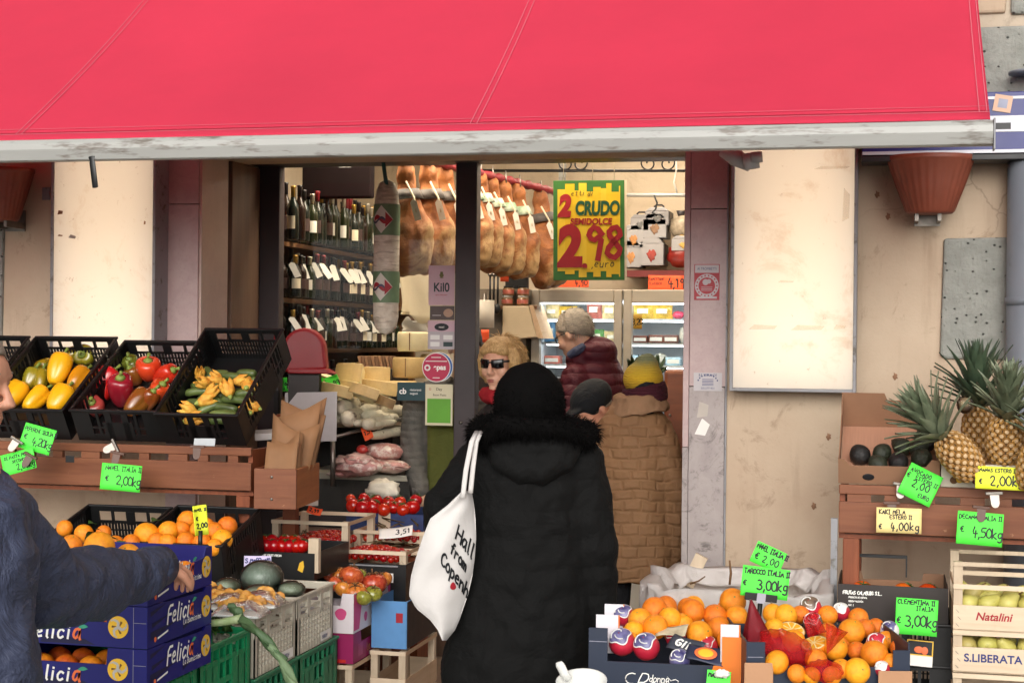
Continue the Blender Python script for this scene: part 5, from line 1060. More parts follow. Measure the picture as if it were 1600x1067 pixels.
ptag(1525, 729, 1601, 765, 5.56, YELLOWC, 'yellow pineapple tag marked 2,00 on the right bench', (('ANANAS ESTERO II', -.47, .26, .16, .0024), ('€', -.42, -.26, .22, .003), ('2,00kg', -.2, -.32, .42, .0038)), (R(-5), R(2), 0))
ptag(1370, 793, 1439, 833, 5.66, BEIGEC, 'beige persimmon tag marked 4,00 on the right bench board', (('KAKI MELA', -.44, .25, .17, .0026), ('ESTERO II', -.2, .06, .15, .0024), ('€', -.44, -.34, .2, .0028), ('4,00kg', -.18, -.38, .3, .0034)), (R(-3), R(1), 0))
ptag(1496, 800, 1566, 852, 5.52, LIME, 'green pear tag marked 4,50 at the right bench board', (('DECANA ITALIA II', -.46, .28, .13, .0026), ('€', -.42, -.14, .18, .003), ('4,50kg', -.16, -.26, .3, .0038)), (R(-4), R(4), 0))

# ------------------------------------------------------------------ pepper and zucchini crates on the left bench
TILT = R(31)
def tcrate(px, lb, sx=.40, sy=.56, h=.15, tilt=TILT, yf=-.775, z=1.215, rz=0):
    x = PY(px, 655, yf-.06).x; o = plastic_crate(lb, sx, sy, h, BLACKP, (x, yf, z), (tilt, 0, rz)); return o
cB = tcrate(181, 'black crate of red bell peppers, second from the zucchini'); xB = cB.location.x
cA = plastic_crate('black crate of yellow bell peppers left of the red ones', .40, .56, .15, BLACKP, (xB-.435, -.775, 1.215), (R(33), 0, 0)); cD = plastic_crate('black crate at the left picture edge behind the man', .40, .56, .15, BLACKP, (xB-.87, -.775, 1.215), (R(33), 0, 0))
cC = tcrate(313, 'black crate of zucchini with flowers, steepest of the tilted crates', .365, .57, .16, R(38), -.80, 1.212, R(-2))
rn = random.Random(4)
for k in range(2):
    p_ = plastic_crate('empty black crate under the %s pepper crate' % ('yellow', 'red')[k], .40, .46, .07, BLACKP, ((cA, cB)[k].location.x, -.72, 1.203), (R(9), 0, 0), 'tray') if 0 else None
def onplane(o, px, py, hgt, tilt=TILT):
    n = Vector((0, -math.sin(tilt), math.cos(tilt))); P0 = o.location+n*hgt; v = ray(px, py); return CAM+v*((P0-CAM).dot(n)/v.dot(n))
PY1 = mat('pepper_yellow', 'eda613', .28, .15, 4, coat=.35, col2='eaa41a', hue=.02); PYG = mat('pepper_lime', 'b08e1c', .25, .3, 4, coat=.6, col2='8a8a24'); PYO = mat('pepper_amber', 'd48c16', .25, .2, 4, coat=.6)
PR1 = mat('pepper_red', 'd0341c', .26, .2, 4, coat=.4, col2='da4424', hue=.03); PR2 = mat('pepper_dark_red', '7e1424', .22, .25, 4, coat=.45, col2='a02230'); PRB = mat('pepper_brown_red', 'a83c1a', .2, .4, 5, coat=.6, col2='7a5a20'); PGR = mat('pepper_green', '5c6420', .25, .3, 5, coat=.5)
for px, py, L, r, m, lb, rot, hg in (
    (20, 618, .12, .05, PY1, 'golden bell pepper at the left front corner beside the man', (-.9, .3, 0), .06), (55, 624, .12, .04, PY1, 'slim golden bell pepper in the front row of the yellow crate', (-.8, .45, 0), .055), (93, 624, .12, .046, PY1, 'yellow pepper with green blush at the right front of its crate', (-.7, .25, 0), .055),
    (48, 592, .09, .034, PYG, 'small lime yellow pepper behind the front row', (-.5, .2, 0), .07), (64, 594, .09, .032, PYG, 'small dull yellow pepper beside the small lime one', (-.6, -.2, 0), .06), (92, 578, .135, .047, PY1, 'tall golden pepper standing in the middle of the yellow crate', (-.5, .05, 0), .10), (122, 593, .11, .042, PYO, 'amber pepper leaning on the right side of the yellow crate', (-.8, .3, 0), .06),
    (66, 573, .09, .035, PYG, 'olive yellow pepper at the back left of the yellow crate', (.3, 1.4, 0), .06), (109, 557, .09, .036, PYG, 'olive pepper at the back of the yellow crate', (.2, 1.2, .4), .06), (134, 557, .08, .045, PYG, 'greenish pepper showing its stalk at the back right of the yellow crate', (1.3, .2, 0), .06),
    (146, 637, .08, .045, mat('pepper_pink', '9c3a34', .3, .2, 4, coat=.4), 'dull pink pepper at the left front of the red crate', (.9, .3, 0), .05), (166, 594, .10, .05, PR1, 'bright orange red pepper at the left of the red crate', (-.5, .5, 0), .08), (162, 612, .08, .036, PR1, 'small red pepper half under the bright orange red one', (-.5, .2, .5), .05), (190, 612, .14, .05, PR2, 'long dark red glossy pepper in the middle of the red crate', (.6, .25, 0), .085),
    (214, 630, .12, .045, PRB, 'brown tinged pepper at the front of the red crate', (-.7, .5, 0), .06), (246, 614, .10, .042, PR1, 'red pepper leaning on the right front of its crate', (.3, .7, 0), .06), (230, 628, .11, .035, PRB, 'curved brown red pepper beside the front one', (.3, .6, .2), .05), (232, 578, .09, .05, PR1, 'round red pepper at the back of the red crate', (.5, .2, 0), .08), (257, 587, .11, .04, PR1, 'red pepper lying at the right back of its crate', (.3, 1.1, 0), .06), (206, 570, .07, .036, PGR, 'greenish pepper at the back of the red crate', (.8, 0, 0), .07), (210, 588, .08, .036, PRB, 'dark pepper in the shade behind the long glossy one', (.4, -.4, 0), .05)):
    pepper(onplane(cA if px < 140 else cB, px, py, hg), L, r, m, lb, rot)
# zucchini with flowers
ZUC = mat('zucchini_skin', '3e4c24', .4, .25, 9, .05, stretch=(1, 1, 1), col2='66763e'); FLO = mat('zucchini_flower', 'e08a22', .65, .2, 34, .4, 40, col2='e4b84c', sss=.1); FLB = mat('flower_base', '94a04c', .6, .2, 12)
def zucchini(px0, py0, px1, py1, hg, lb, r=.0175):
    a, c = onplane(cC, px0, py0, hg, R(38)), onplane(cC, px1, py1, hg, R(38)); q = MB(); K = 8; o = thing('zucchini', lb, 'zucchini', a)
    q.tube([Vector((0, 0, 0)).lerp(c-a, i/K)+Vector((0, 0, .006*math.sin(i/K*3.1))) for i in range(K+1)], [r*.7]+[r]*(K-1)+[r*.6], 12); q.build('zucchini_body', ZUC, o); return o
rn = random.Random(71)
for k in range(17):
    x, y = rn.uniform(290, 385), rn.uniform(582, 650); w_ = rn.uniform(26, 42); zucchini(x, y, min(x+w_, 402), y+rn.uniform(-5, 7), rn.uniform(.03, .055), 'green zucchini in the middle of the pile in the steep black crate')['group'] = 'zucchini piled in the steep crate'
def flower(px, py, hg, s, rot, lb):
    s *= 1.4; o = thing('zucchini_flower', lb, 'flower', onplane(cC, px, py, hg, R(38)), rot); sd = px*.37
    q = MB(); q.grid(lambda u, v: (lambda a, rr_: (rr_*math.cos(a), rr_*math.sin(a), s*(v*1.7-.9)+.01*math.sin(a*5+sd)*v))(u*6.283, s*(.24+.46*math.sin(min(v*2.6, 2.5))+.10*v*math.sin(u*31.4+sd)+.10*mnoise.noise(Vector((math.cos(u*6.283)*2+sd, math.sin(u*6.283)*2, v*4))))), 40, 10); q.build('petals', FLO, o, solid=.0015)
    MB().lathe([(0, -s*1.25), (s*.12, -s*1.2), (s*.26, -s*.95), (s*.3, -s*.7)], 10).build('flower_base', FLB, o)
    return o
for k, (a, b, c, d, hg, lb) in enumerate(((318, 635, 371, 640, .05, 'green zucchini lying third from the front'), (328, 648, 372, 651, .05, 'green zucchini lying second from the front'), (327, 658, 372, 660, .05, 'green zucchini lying frontmost in its crate'), (346, 624, 396, 629, .06, 'green zucchini lying fourth from the front'), (300, 603, 344, 606, .07, 'pale zucchini at the left back of its pile'), (368, 617, 400, 615, .08, 'pale zucchini at the right back of its pile'), (290, 615, 330, 612, .06, 'pale zucchini behind the left middle flower'), (340, 588, 385, 592, .06, 'green zucchini across the back of the pile'), (310, 645, 345, 632, .055, 'slanting zucchini at the left front'), (322, 577, 330, 592, .06, 'short zucchini standing at the back of its pile'))): zucchini(a, b, c, d, hg, lb)
for k, (px, py, hg, s, ry, lb) in enumerate(((338, 592, .09, .026, -.9, 'yellow flower between the two back rows'), (330, 612, .1, .026, .8, 'orange flower on top of the left middle'), (302, 655, .075, .03, 1.3, 'yellow zucchini flower at the left front of the pile'), (294, 640, .07, .03, -1.2, 'orange zucchini flower at the left edge of the pile'), (322, 625, .085, .03, 1.25, 'pale zucchini flower lying left of the middle'), (318, 598, .1, .026, -1.3, 'yellow zucchini flower at the back left of the pile'), (312, 584, .09, .022, -.7, 'orange zucchini flower topmost at the left'), (356, 607, .11, .03, .5, 'big orange zucchini flower in the middle of the pile'), (388, 602, .1, .03, 1.3, 'yellow zucchini flower at the back right'), (397, 606, .09, .026, 1.7, 'orange zucchini flower at the right end of the back row'), (386, 642, .075, .03, 1.4, 'yellow zucchini flower at the right of the front rows'), (394, 634, .08, .026, 1.2, 'orange tipped zucchini flower above the right front one'), (375, 595, .1, .024, -1.4, 'small yellow zucchini flower at the back of the pile'))): flower(px, py, hg, s, (R(18)*(-1)**k, ry, R(15*k)), lb)

# ------------------------------------------------------------------ bag box at the bench end
a = PY(400, 731, -.83); c = PY(459, 796, -.83)
bb = thing('bag_box', 'wooden box full of brown paper bags fixed to the bench end', 'box', (a.x, -.85, c.z), (0, 0, R(7)))
bw = c.x-a.x+.01; bh = a.z-c.z
MB().bx(0, bw, 0, .018, 0, bh).build('front_board', BENCHW, bb, bevel=.002); MB().bx(bw-.018, bw, .0185, .40, 0, bh*.98).build('side_board', wood('bag_box_side', '8a5230', 'a86a40', 1, .5), bb, bevel=.002); MB().bx(0, .018, .0185, .40, 0, bh).build('side_board', BENCHV, bb); MB().bx(.0185, bw-.0185, .02, .4, .002, .014).build('floor', BENCHV, bb)
for z in (.04, .13): q = MB(); q.ell((bw*.42, -.001, z), (.006, .003, .006), nu=10, nv=6); q.build('screw', STEEL, bb)
KRAFT = mat('kraft_paper', '86603f', .75, .1, 8, .15, 30)
rn = random.Random(8)
for i in range(9):
    y = .03+i*.038; q = MB(); tz = rn.uniform(.05, .14)+.07*(i > 4); ln = rn.uniform(-.3, .5)
    q.grid(lambda u, v: (.022+(bw-.045)*u+.02*v*ln+.06*v*(i > 3)*u, y+.012*math.sin(u*3+i)+v*.05*rn.uniform(.95, 1.05), .02+(bh+tz+(.09*math.sin(i*1.7)*(u-.5)+.03*abs(u-.5)))*v), 5, 5)
    o = q.build('paper_bag', KRAFT, solid=.006); o.location = bb.location; o.rotation_euler = bb.rotation_euler
    tag(o, 'folded brown paper bag standing in the wooden bag box', 'paper bag', 'paper bags in the bag box')
o = MB().bx(-.06, .06, -.04, .04, 0, .03).build('label_box', mat('label_box_white', 'd8d0cc', .6, .05), bevel=.003); MB().bx(.0605, .07, -.0405, .0405, -.001, .031).build('label_end', ORANGEC, o); o.location = PD(421, 684, 6.75); o.rotation_euler = (R(10), R(-4), R(20)); tag(o, 'small white box with red end behind the brown bags', 'box')
o = MB().bx(-.03, .03, -.02, .02, -.05, .06).build('wood_block', BENCHV, bevel=.003); o.location = PD(444, 668, 6.85); tag(o, 'small reddish wooden block behind the paper bags', 'block')
# ------------------------------------------------------------------ orange crates under the left bench
NB = 'oranges in the black crate under the left bench'
px_ = [(131, 833, 15, 1), (162, 832, 12, 0), (229, 835, 20, 1), (263, 830, 17, 0), (284, 826, 13, 0), (292, 813, 16, 0), (322, 822, 14, 0), (310, 828, 14, 0), (335, 830, 15, 0), (355, 822, 16, 0), (347, 843, 17, 0), (335, 855, 14, 0), (262, 848, 15, 0), (101, 825, 13, 0), (290, 845, 15, 0), (315, 848, 15, 0), (245, 845, 14, 0), (180, 850, 14, 0), (150, 849, 14, 0), (205, 848, 14, 0)]
u1 = PD(300, 850, 6.1); 
for k, (xa, xb) in enumerate(((88, 228), (232, 372))):
    A_, B_ = PY(xa, 850, -1.05), PY(xb, 850, -1.05)
    plastic_crate('black crate of oranges under the left bench, %s one' % ('left', 'right')[k], B_.x-A_.x-.02, .40, .19, BLACKP, ((A_.x+B_.x)/2, -1.14, .655 if k == 0 else .665), (R(15), 0, 0))
    plastic_crate('empty black crate carrying the %s orange crate under the bench' % ('left', 'right')[k], B_.x-A_.x-.02, .40, .16, BLACKP, ((A_.x+B_.x)/2, -1.12, .475))
for i, (px, py, r, lf) in enumerate(px_):
    d = 6.0+(870-py)/70*.35
    orange(PD(px, py, d), r/2450*d, 'orange with green leaves in the crate under the left bench' if lf else 'orange in the black crates under the left bench', 'leafy oranges under the left bench' if lf else NB, ORG, bool(lf))
rn = random.Random(21)
for k in range(10):
    b = PD(rn.choice((135, 165, 180, 190, 215, 155)), rn.uniform(836, 852), 5.98); q = MB(); e = b+Vector((rn.uniform(-.07, .07), rn.uniform(-.05, .02), rn.uniform(-.01, .03))); sd = Vector((0, .3, 1)).cross(e-b).normalized()
    q.grid(lambda u, v: b.lerp(e, v)+sd*(u-.5)*.04*math.sin(v*2.8+.2)+Vector((0, 0, .012*math.sin(v*3))), 4, 6); o = q.build('orange_leaf', GRN); tag(o, 'loose green citrus leaf among the oranges under the left bench', 'leaf', 'loose leaves among the oranges')
# yellow tag standing in the oranges
o, W, H = card('price_tag', 302, 789, 325, 836, 5.2, YELLOWC, 'narrow yellow price tag standing in the blue orange box', 'price tag', (('NAVEL II', -.42, .3, .09, .002), ('€', -.3, .0, .12, .003), ('2,00', -.3, -.26, .16, .003)), (R(-5), R(-4), R(42)))
o = MB().tube([(0, 0, -.06), (0, 0, .02)], .008, 8).build('tag_pin', BLACKP); o.location = PD(313, 838, 5.2); tag(o, 'black pin below the narrow yellow price tag', 'tag pin')

# ------------------------------------------------------------------ green crates (base layer) and blue orange boxes on them
GREENP = mat('green_plastic', '0f7a4c', .4, .15, 7, .04); GREENP2 = mat('green_plastic_dull', '1d6a48', .5, .2, 7, .06, spot=.35, spotc='3a5a44')
XG = PD(392, 983, 5.45).x; YG = PD(392, 983, 5.45).y; ZG = PD(392, 983, 5.45).z
def gcrate(x1, y1, z1, lb, m=GREENP, sx=.58, sy=.42, h=.24): return plastic_crate(lb, sx, sy, h, m, (x1-sx/2, y1-sy, z1-h), style='green')
gcrate(XG, YG, ZG, 'bright green crate with leek leaves behind the blue boxes'); gcrate(XG, YG-.43, ZG, 'bright green crate under the blue orange boxes')
for k in range(2): gcrate(XG, YG-.43*k, ZG-.25, 'green crate below the %s green crate' % ('leek', 'foremost')[k])
FB = mat('blue_print_card', '0c0f68', .45, .12, 4, .03); FBD = mat('dark_print', '0c0d3a', .45, .1); EMY = mat('emblem_yellow', 'e8b830', .5, .08); EMG = mat('emblem_grey', 'b8b4ac', .5, .1)
c0 = PD(231, 881, 4.6); FW_, FD_, FH_ = .42, .45, .1245
def emblem(mb, fn, u, v, r):
    n = 26; mb.add([fn(u+r*math.cos(6.283*i/n), v+r*math.sin(6.283*i/n), .0008) for i in range(n)], [tuple(range(n))], 0)
    for k in range(3):
        a = R(90+120*k); P = [(0, 0), (r*.48*math.cos(a), r*.48*math.sin(a)), (r*.82*math.cos(a+.62), r*.82*math.sin(a+.62)), (r*.9*math.cos(a+.95), r*.9*math.sin(a+.95))]
        for i, (p, q_) in enumerate(zip(P[:-1], P[1:])):
            dx, dz = q_[0]-p[0], q_[1]-p[1]; L = math.hypot(dx, dz); wd = r*(.15, .12, .07)[i]; nx, nz = -dz/L*wd, dx/L*wd; e = .0012+(k*3+i)*6e-5
            mb.add([fn(u+p[0]+nx, v+p[1]+nz, e), fn(u+p[0]-nx, v+p[1]-nz, e), fn(u+q_[0]-nx*.8, v+q_[1]-nz*.8, e), fn(u+q_[0]+nx*.8, v+q_[1]+nz*.8, e)], [(0, 1, 2, 3)], 1)
        for dl in (.5, .85): b = a+1.55+dl*.5-.35; mb.add([fn(u+r*.14*math.cos(b-.6), v+r*.14*math.sin(b-.6), .002+k*1e-4), fn(u+r*.62*math.cos(b-.12), v+r*.62*math.sin(b-.12), .002+k*1e-4), fn(u+r*.62*math.cos(b+.05), v+r*.62*math.sin(b+.05), .002+k*1e-4)], [(0, 1, 2)], 2)
ORP = mat('orange_print', 'e8703c', .5, .08); GRP = mat('teal_print', '3a9a7c', .5, .08)
def felicia(k, lb):
    o = thing('orange_box', lb, 'box', (c0.x-FW_/2, c0.y, c0.z-FH_*(k+1)-.0005*k), (0, 0, 0)); h = FH_-.002; t = .005
    f = MB(); nd_ = .05 if k else .04
    f.prism([(-FW_/2, 0), (FW_/2, 0), (FW_/2, h), (FW_*.20, h), (FW_*.19, h-nd_), (-FW_*.36, h-nd_), (-FW_*.37, h), (-FW_/2, h)], t); f.build('front_wall', FB, o)
    for s in (-1, 1):
        q = MB(); x = s*FW_/2
        pr = [(0, 0), (FD_-.001, 0), (FD_-.001, h), (FD_*.9, h), (FD_*.86, h-(.012 if k else .03)), (FD_*.3, h-(.004 if k else .05)), (FD_*.24, h), (0, h)]
        q.add([(x, y, z) for y, z in pr]+[(x-s*t, y, z) for y, z in pr], [tuple(range(8)), tuple(range(15, 7, -1))]+[(i, (i+1) % 8, 8+(i+1) % 8, 8+i) for i in range(8)], 0); q.v = [(a, b+.0055 if b < .001 else b, c) for a, b, c in q.v]; q.build('side_wall', FB, o)
    MB().bx(-FW_/2+t+.001, FW_/2-t-.001, FD_-t, FD_-.001, 0, h).build('back_wall', FB, o); MB().bx(-FW_/2+t+.001, FW_/2-t-.001, t+.001, FD_-t-.001, .001, .005).build('floor', CARD, o)
    fs_ = lambda u, v, l: (FW_/2+.0006+l, u, v); ff = lambda u, v, l: (u, -.0006-l, v)
    q = MB()
    for a, b, c, d in ((.02, .2, .02, .045), (.03, .16, .055, .07), (.02, .13, .09, .105), (.24, .34, .015, .03)): q.add([fs_(a, c, 0), fs_(b, (c+d)/2+.02, 0), fs_(b+.02, (c+d)/2+.022, 0), fs_(a, d, 0)], [(0, 1, 2, 3)], 0)
    q.add([ff(-FW_*.33, .004, 0), ff(FW_*.1, .0045, 0), ff(FW_*.02, .02, 0), ff(-FW_*.3, .03, 0)], [(0, 1, 2, 3)], 0); q.build('dark_pattern', FBD, o)
    q = MB(); emblem(q, fs_, .405, .062, .034); q.build('emblem', [EMY, EMG, BRN], o); q = MB(); emblem(q, ff, FW_*.28, .06, .033); q.build('emblem', [EMY, EMG, BRN], o)
    q = MB(); q.add([(0, 0, 0)], []) if 0 else None
    hh = .052
    x = strokes(q, 'F', .13, .052, hh, .008, fs_, slant=.18, jit=.01, adv=1.0); x = strokes(q, 'elici', x-.004, .052, .052, .0075, fs_, slant=.25, jit=.01, adv=1.0); strokes(q, 'a', x-.002, .052, .052, .0085, fs_, slant=.2, jit=.01, m=1); q.grid(lambda u, v: fs_(x+.018+.034*v, .092+.012*math.sin(v*3.1)*(u-.3)+v*.008, .0012), 3, 6, 2)
    strokes(q, 'La Buonissima', .24, .032, .017, .0022, fs_, slant=.2, jit=.02, adv=1.0)
    disc_ = [(.05+.008*math.cos(6.283*i/12), .02+.008*math.sin(6.283*i/12)) for i in range(12)]; q.add([fs_(a, b, .001) for a, b in disc_], [tuple(range(12))], 1); q.grid(lambda u, v: fs_(.066+.07*u, .017+.006*v+.012*u, .0008), 2, 1, 0)
    x = -FW_*.42; x = strokes(q, 'F', x, .018, .042, .007, ff, slant=.1, jit=.01, adv=1.0); x = strokes(q, 'elici', x-.002, .018, .042, .007, ff, slant=.15, jit=.01, adv=1.25); strokes(q, 'a', x, .018, .048, .008, ff, slant=.15, jit=.01, m=1); q.grid(lambda u, v: ff(x+.018+.034*v, .052+.012*math.sin(v*3.1)*(u-.3)+v*.004, .0012), 3, 6, 2)
    q.build('lettering', [INKW, ORP, GRP], o)
    q = MB()
    for pl in (((.10, .10), (.12, .112), (.27, .115), (.30, .108)), ((FW_*0, .05),)): 
        pass
    q.grid(lambda u, v: ff(FW_*.395+.0015*u, .002+(h-.004)*v, .0006), 1, 1); q.grid(lambda u, v: ff(FW_*.395+(FW_*.1)*u, .074+.0015*v, .0008), 1, 1); q.build('crease', mat('crease_grey', '8a8a9a', .6), o)
    return o
FX = ('topmost blue orange box, under the hand of the man in navy', 'second blue orange box from the top of its stack', 'third blue orange box from the top of its stack')
for k in range(3): felicia(k, FX[k])
def local_f(k, x, y, z): return Vector((c0.x-FW_/2+x, c0.y+y, c0.z-FH_*(k+1)+z))
for k, (px, py, r) in enumerate(((155, 855, 25), (112, 851, 17), (200, 868, 20))): p_ = PD(px, py, 4.72+.05*k); orange(p_, r/2450*4.75, ('big pale orange lying on top of the blue box beside the sleeve', 'small orange behind the sleeve on the topmost blue box', 'orange under the sleeve in the topmost blue box')[k], None, ORG)
for k in range(3):
    for i in range(5):
        for j in range(2 if k else 4): orange(local_f(k, -.16+i*.08, .055+j*.1, .047), .038, 'orange seen through the front opening of the blue boxes' if k else 'orange lying inside the topmost blue box', 'oranges in the lower blue boxes' if k else 'oranges in the topmost blue box', ORGR if k else ORG)
# white pipe edge beside the man's coat
# vegetables and leek in the green crate
foliage(337, 985, .12, .07, 5.5, 26, 'small green leaves in the green crate by the leek', 'leafy_greens', '4a6a30')
LEEKW = mat('leek_white', 'b8c49a', .45, .15, 6, col2='8aa468', stretch=(8, 8, 1)); LEEKG = mat('leek_leaf', '34522c', .5, .25, 5, .2, 40, col2='5c7850')
lk = thing('leek', 'long leek with drooping green leaf lying across the pale crate', 'leek', PD(330, 975, 5.15))
def lr(px, py, d): return PD(px, py, d)-lk.location
MB().tube([lr(322, 974, 5.1), lr(345, 972, 5.1), lr(366, 968, 5.1), lr(378, 966, 5.1)], [.012, .012, .014, .017], 12).build('leek_stem', LEEKW, lk)
def blade(pts, w, m=LEEKG, nm='leek_leaf'):
    q = MB(); n = len(pts); 
    def f(u, v):
        i = min(int(v*(n-1)), n-2); t_ = v*(n-1)-i; p = pts[i].lerp(pts[i+1], t_); d = (pts[i+1]-pts[i]).normalized(); s_ = d.cross(Vector((.3, -.9, .25))).normalized(); ww = w[i]+(w[i+1]-w[i])*t_
        return p+s_*(u-.5)*ww+Vector((0, .012*abs(u-.5)*2, .006*math.sin(u*9+v*14)))
    q.grid(f, 8, 24); return q.build(nm, m, lk, solid=.0015)
blade([lr(372, 968, 5.08), lr(398, 985, 5.0), lr(425, 1014, 4.97), lr(446, 1034, 4.95)], [.024, .030, .026, .012]); blade([lr(418, 1010, 4.965), lr(436, 1028, 4.95), lr(452, 1062, 4.9), lr(470, 1085, 4.88)], [.014, .026, .034, .02], mat('leek_pale', '6e8460', .5, .15, 6, stretch=(4, 4, 1))); blade([lr(376, 967, 5.09), lr(368, 955, 5.10), lr(355, 946, 5.12)], [.02, .034, .012])

# ------------------------------------------------------------------ pale basket crates with wrapped vegetables
GREYC = mat('pale_grey_plastic', 'bdb6a6', .5, .1, 6, .08, spot=.34, spotc='8d8575', spots=10)
g1 = PD(398, 964, 5.5); g2 = PD(465, 927, 5.93)
GW = .46
B1 = plastic_crate('pale grey basket crate of wrapped squash, nearer the leek', GW, .395, .215, GREYC, (g1.x-GW/2, g1.y, g1.z-.215), style='basket'); B2 = plastic_crate('pale grey basket crate with the big wrapped squash, behind the first', GW, .395, .215, GREYC, (g1.x-GW/2, g1.y+.405, g1.z-.215), style='basket')
for s in (g1.y, g1.y+.405): o = MB().bx(0, .001, 0, .11, 0, .035).build('crate_label', WHITEC); o.location = (g1.x+.0025, s+.25, g1.z-.205); tag(o, 'white paper label low on the %s pale crate' % ('nearer' if s == g1.y else 'farther'), 'label'); q = MB(); strokes(q, 'BORDIN', .015, .01, .013, .0022, lambda u, v, l: (.0012+l, u, v)); q.build('lettering', INKB, o)
gcrate(g1.x+.01, g1.y+.40, g1.z-.22, 'dull green crate under the nearer pale crate', GREENP2); gcrate(g1.x+.01, g1.y+.83, g1.z-.22, 'dull green crate under the farther pale crate', GREENP2); 
SQY = mat('squash_slices', 'd8841e', .5, .3, 30, .5, 24, col2='ecb458'); SQG = mat('wrapped_green', '788668', .45, .3, 16, .4, 22, coat=.2, col2='98a48c'); SQB = mat('squash_rind', '718070', .4, .2, 7, .5, 20, coat=.3, spot=.36, spotc='a0aa9c', spots=9, stretch=(3, 3, .6))
CLING = pane_mat('cling_film', (.97, .98, .98), 1.1, True)
def wrapped(px, py, d, r, m, lb, nm, cat):
    o = thing(nm, lb, cat, PD(px, py, d)); sd = px*.13
    MB().ell((0, 0, 0), r, nu=28, nv=16, fn=lambda v: 1+.05*mnoise.noise(v*3+Vector((sd, 0, 0)))).build('produce', m, o)
    q = MB(); q.ell((0, 0, .002), tuple(x*1.05+.002 for x in r), nu=36, nv=20, fn=lambda v: 1+.035*mnoise.noise(v*5+Vector((0, sd, 0)))+.02*abs(mnoise.noise(v*12))); q.build('cling_film', CLING, o); return o
wrapped(409, 903, 6.0, (.078, .078, .062), SQB, 'large dark green squash in cling film on the pale crates', 'squash', 'squash')
wrapped(355, 917, 5.85, (.045, .05, .03), SQG, 'small green vegetable wrapped in film left of the large squash', 'wrapped_vegetable', 'vegetable'); wrapped(455, 921, 5.95, (.05, .05, .03), SQG, 'green vegetable wrapped in film right of the large squash', 'wrapped_vegetable', 'vegetable'); wrapped(405, 925, 5.75, (.05, .05, .025), SQG, 'flat green vegetable pack in front of the large squash', 'wrapped_vegetable', 'vegetable')
def squash_tray(px, py, d, w_, lb, n=9):
    o = thing('squash_tray', lb, 'squash', PD(px, py, d)); rn = random.Random(px); q = MB()
    for i in range(n):
        c = Vector((rn.uniform(-w_, w_)*.8, rn.uniform(-.045, .045), rn.uniform(-.004, .022))); a0 = rn.uniform(0, 6); r_ = rn.uniform(.03, .05); q.tube([c+Vector((r_*math.cos(a0+k*.3), r_*.7*math.sin(a0+k*.3), .012*math.sin(k*.8))) for k in range(6)], [.004, .011, .014, .014, .011, .004], 8, flat=.6)
    q.build('squash_slices', SQY, o); MB().bx(-w_, w_, -.06, .06, -.022, -.012).build('tray', WHITEP, o, bevel=.004)
    q = MB(); q.grid(lambda u, v: (w_*1.08*(2*u-1), .066*(2*v-1), -.018+.052*max(0, math.sin(u*3.1415)*math.sin(v*3.1415))**.45+.004*mnoise.noise(Vector((u*9+px, v*9, 1)))), 26, 16); q.build('cling_film', CLING, o); return o
squash_tray(360, 940, 5.6, .075, 'left tray of orange squash slices in film'); squash_tray(408, 936, 5.62, .075, 'right tray of orange squash slices in film'); squash_tray(340, 930, 5.72, .055, 'tray of squash slices beside the blue boxes'); squash_tray(378, 951, 5.52, .085, 'front tray of orange squash slices in film', 12)
o, W, H = card('price_tag', 381, 868, 424, 892, 6.12, LILACC, 'lilac price tag standing behind the large squash', 'price tag', (('S.MARZANO', -.45, .05, .3, .0032),), (R(-6), R(-1), 0), INKB)

# ------------------------------------------------------------------ tomato boxes
t1 = PD(552, 990, 6.35); tw = .27; TD = .50
PWH = mat('white_print_card', 'd8d0d4', .5, .05); PPK = mat('pink_print', 'c8487c', .5, .08); MAG = mat('magenta_print_card', '8e1452', .5, .1)
tz = PD(552, 928, 6.35).z-t1.z
tb = carton('white and pink spotted box of big tomatoes in front of the window', tw, TD, tz, PWH, (t1.x-tw/2, t1.y, t1.z), notch=(.1, .82, .05), sides=(.14, .86, .045), inner=PWH)
q = MB(); ff = lambda u, v, l: (u, -.0006-l, v); fs_ = lambda u, v, l: (tw/2+.0007+l, u, v); rn = random.Random(6)
def blob(fn, u, v, r, a0=0, lim=None): q.add([fn(u+r*math.cos(6.283*i/20)*(1+.1*math.sin(i*.9)), v+r*math.sin(6.283*i/20), .0004) for i in range(20)], [tuple(range(20))], 0)
blob(ff, tw*.30, tz*.48, .024); blob(ff, -tw*.12, tz*.35, .026); blob(fs_, TD*.5, tz*.35, .012); blob(fs_, TD*.75, tz*.5, .013); blob(fs_, TD*.93, tz*.75, .022); blob(fs_, TD*.3, tz*.3, .02)
q.add([fs_(.002, 0.01, .0004), fs_(TD*.14, .01, .0004), fs_(TD*.2, tz-.05, .0004), fs_(TD*.135, tz-.004, .0004), fs_(.002, tz-.003, .0004)], [(0, 1, 2, 3, 4)], 0); q.build('pink_pattern', PPK, tb)
mz = PD(554, 1037, 6.35).z
mb_ = carton('magenta box under the spotted tomato box', tw, TD, t1.z-mz-.002, MAG, (t1.x-tw/2, t1.y, mz), sides=(.18, .8, .045), inner=CARD)
q = MB(); H_ = t1.z-mz; strokes(q, 'Le Delizie', .17, .025, .032, .004, fs_, jit=.02, adv=1); q.grid(lambda u, v: fs_(.2+.14*u, .004+.013*v, .0006), 1, 1, 1); q.grid(lambda u, v: fs_(.06+.06*u, .02+.05*v, .0003), 1, 1, 2); q.build('lettering', [mat('gold_ink', 'c09a4a', .5), WHITEP, mat('pale_magenta', 'a8386c', .5)], mb_); MB().bx(-tw/2+.004, tw/2-.03, -.0025, -.0006, .003, .016).build('red_strip', mat('red_print2', 'c8261e', .5), mb_)
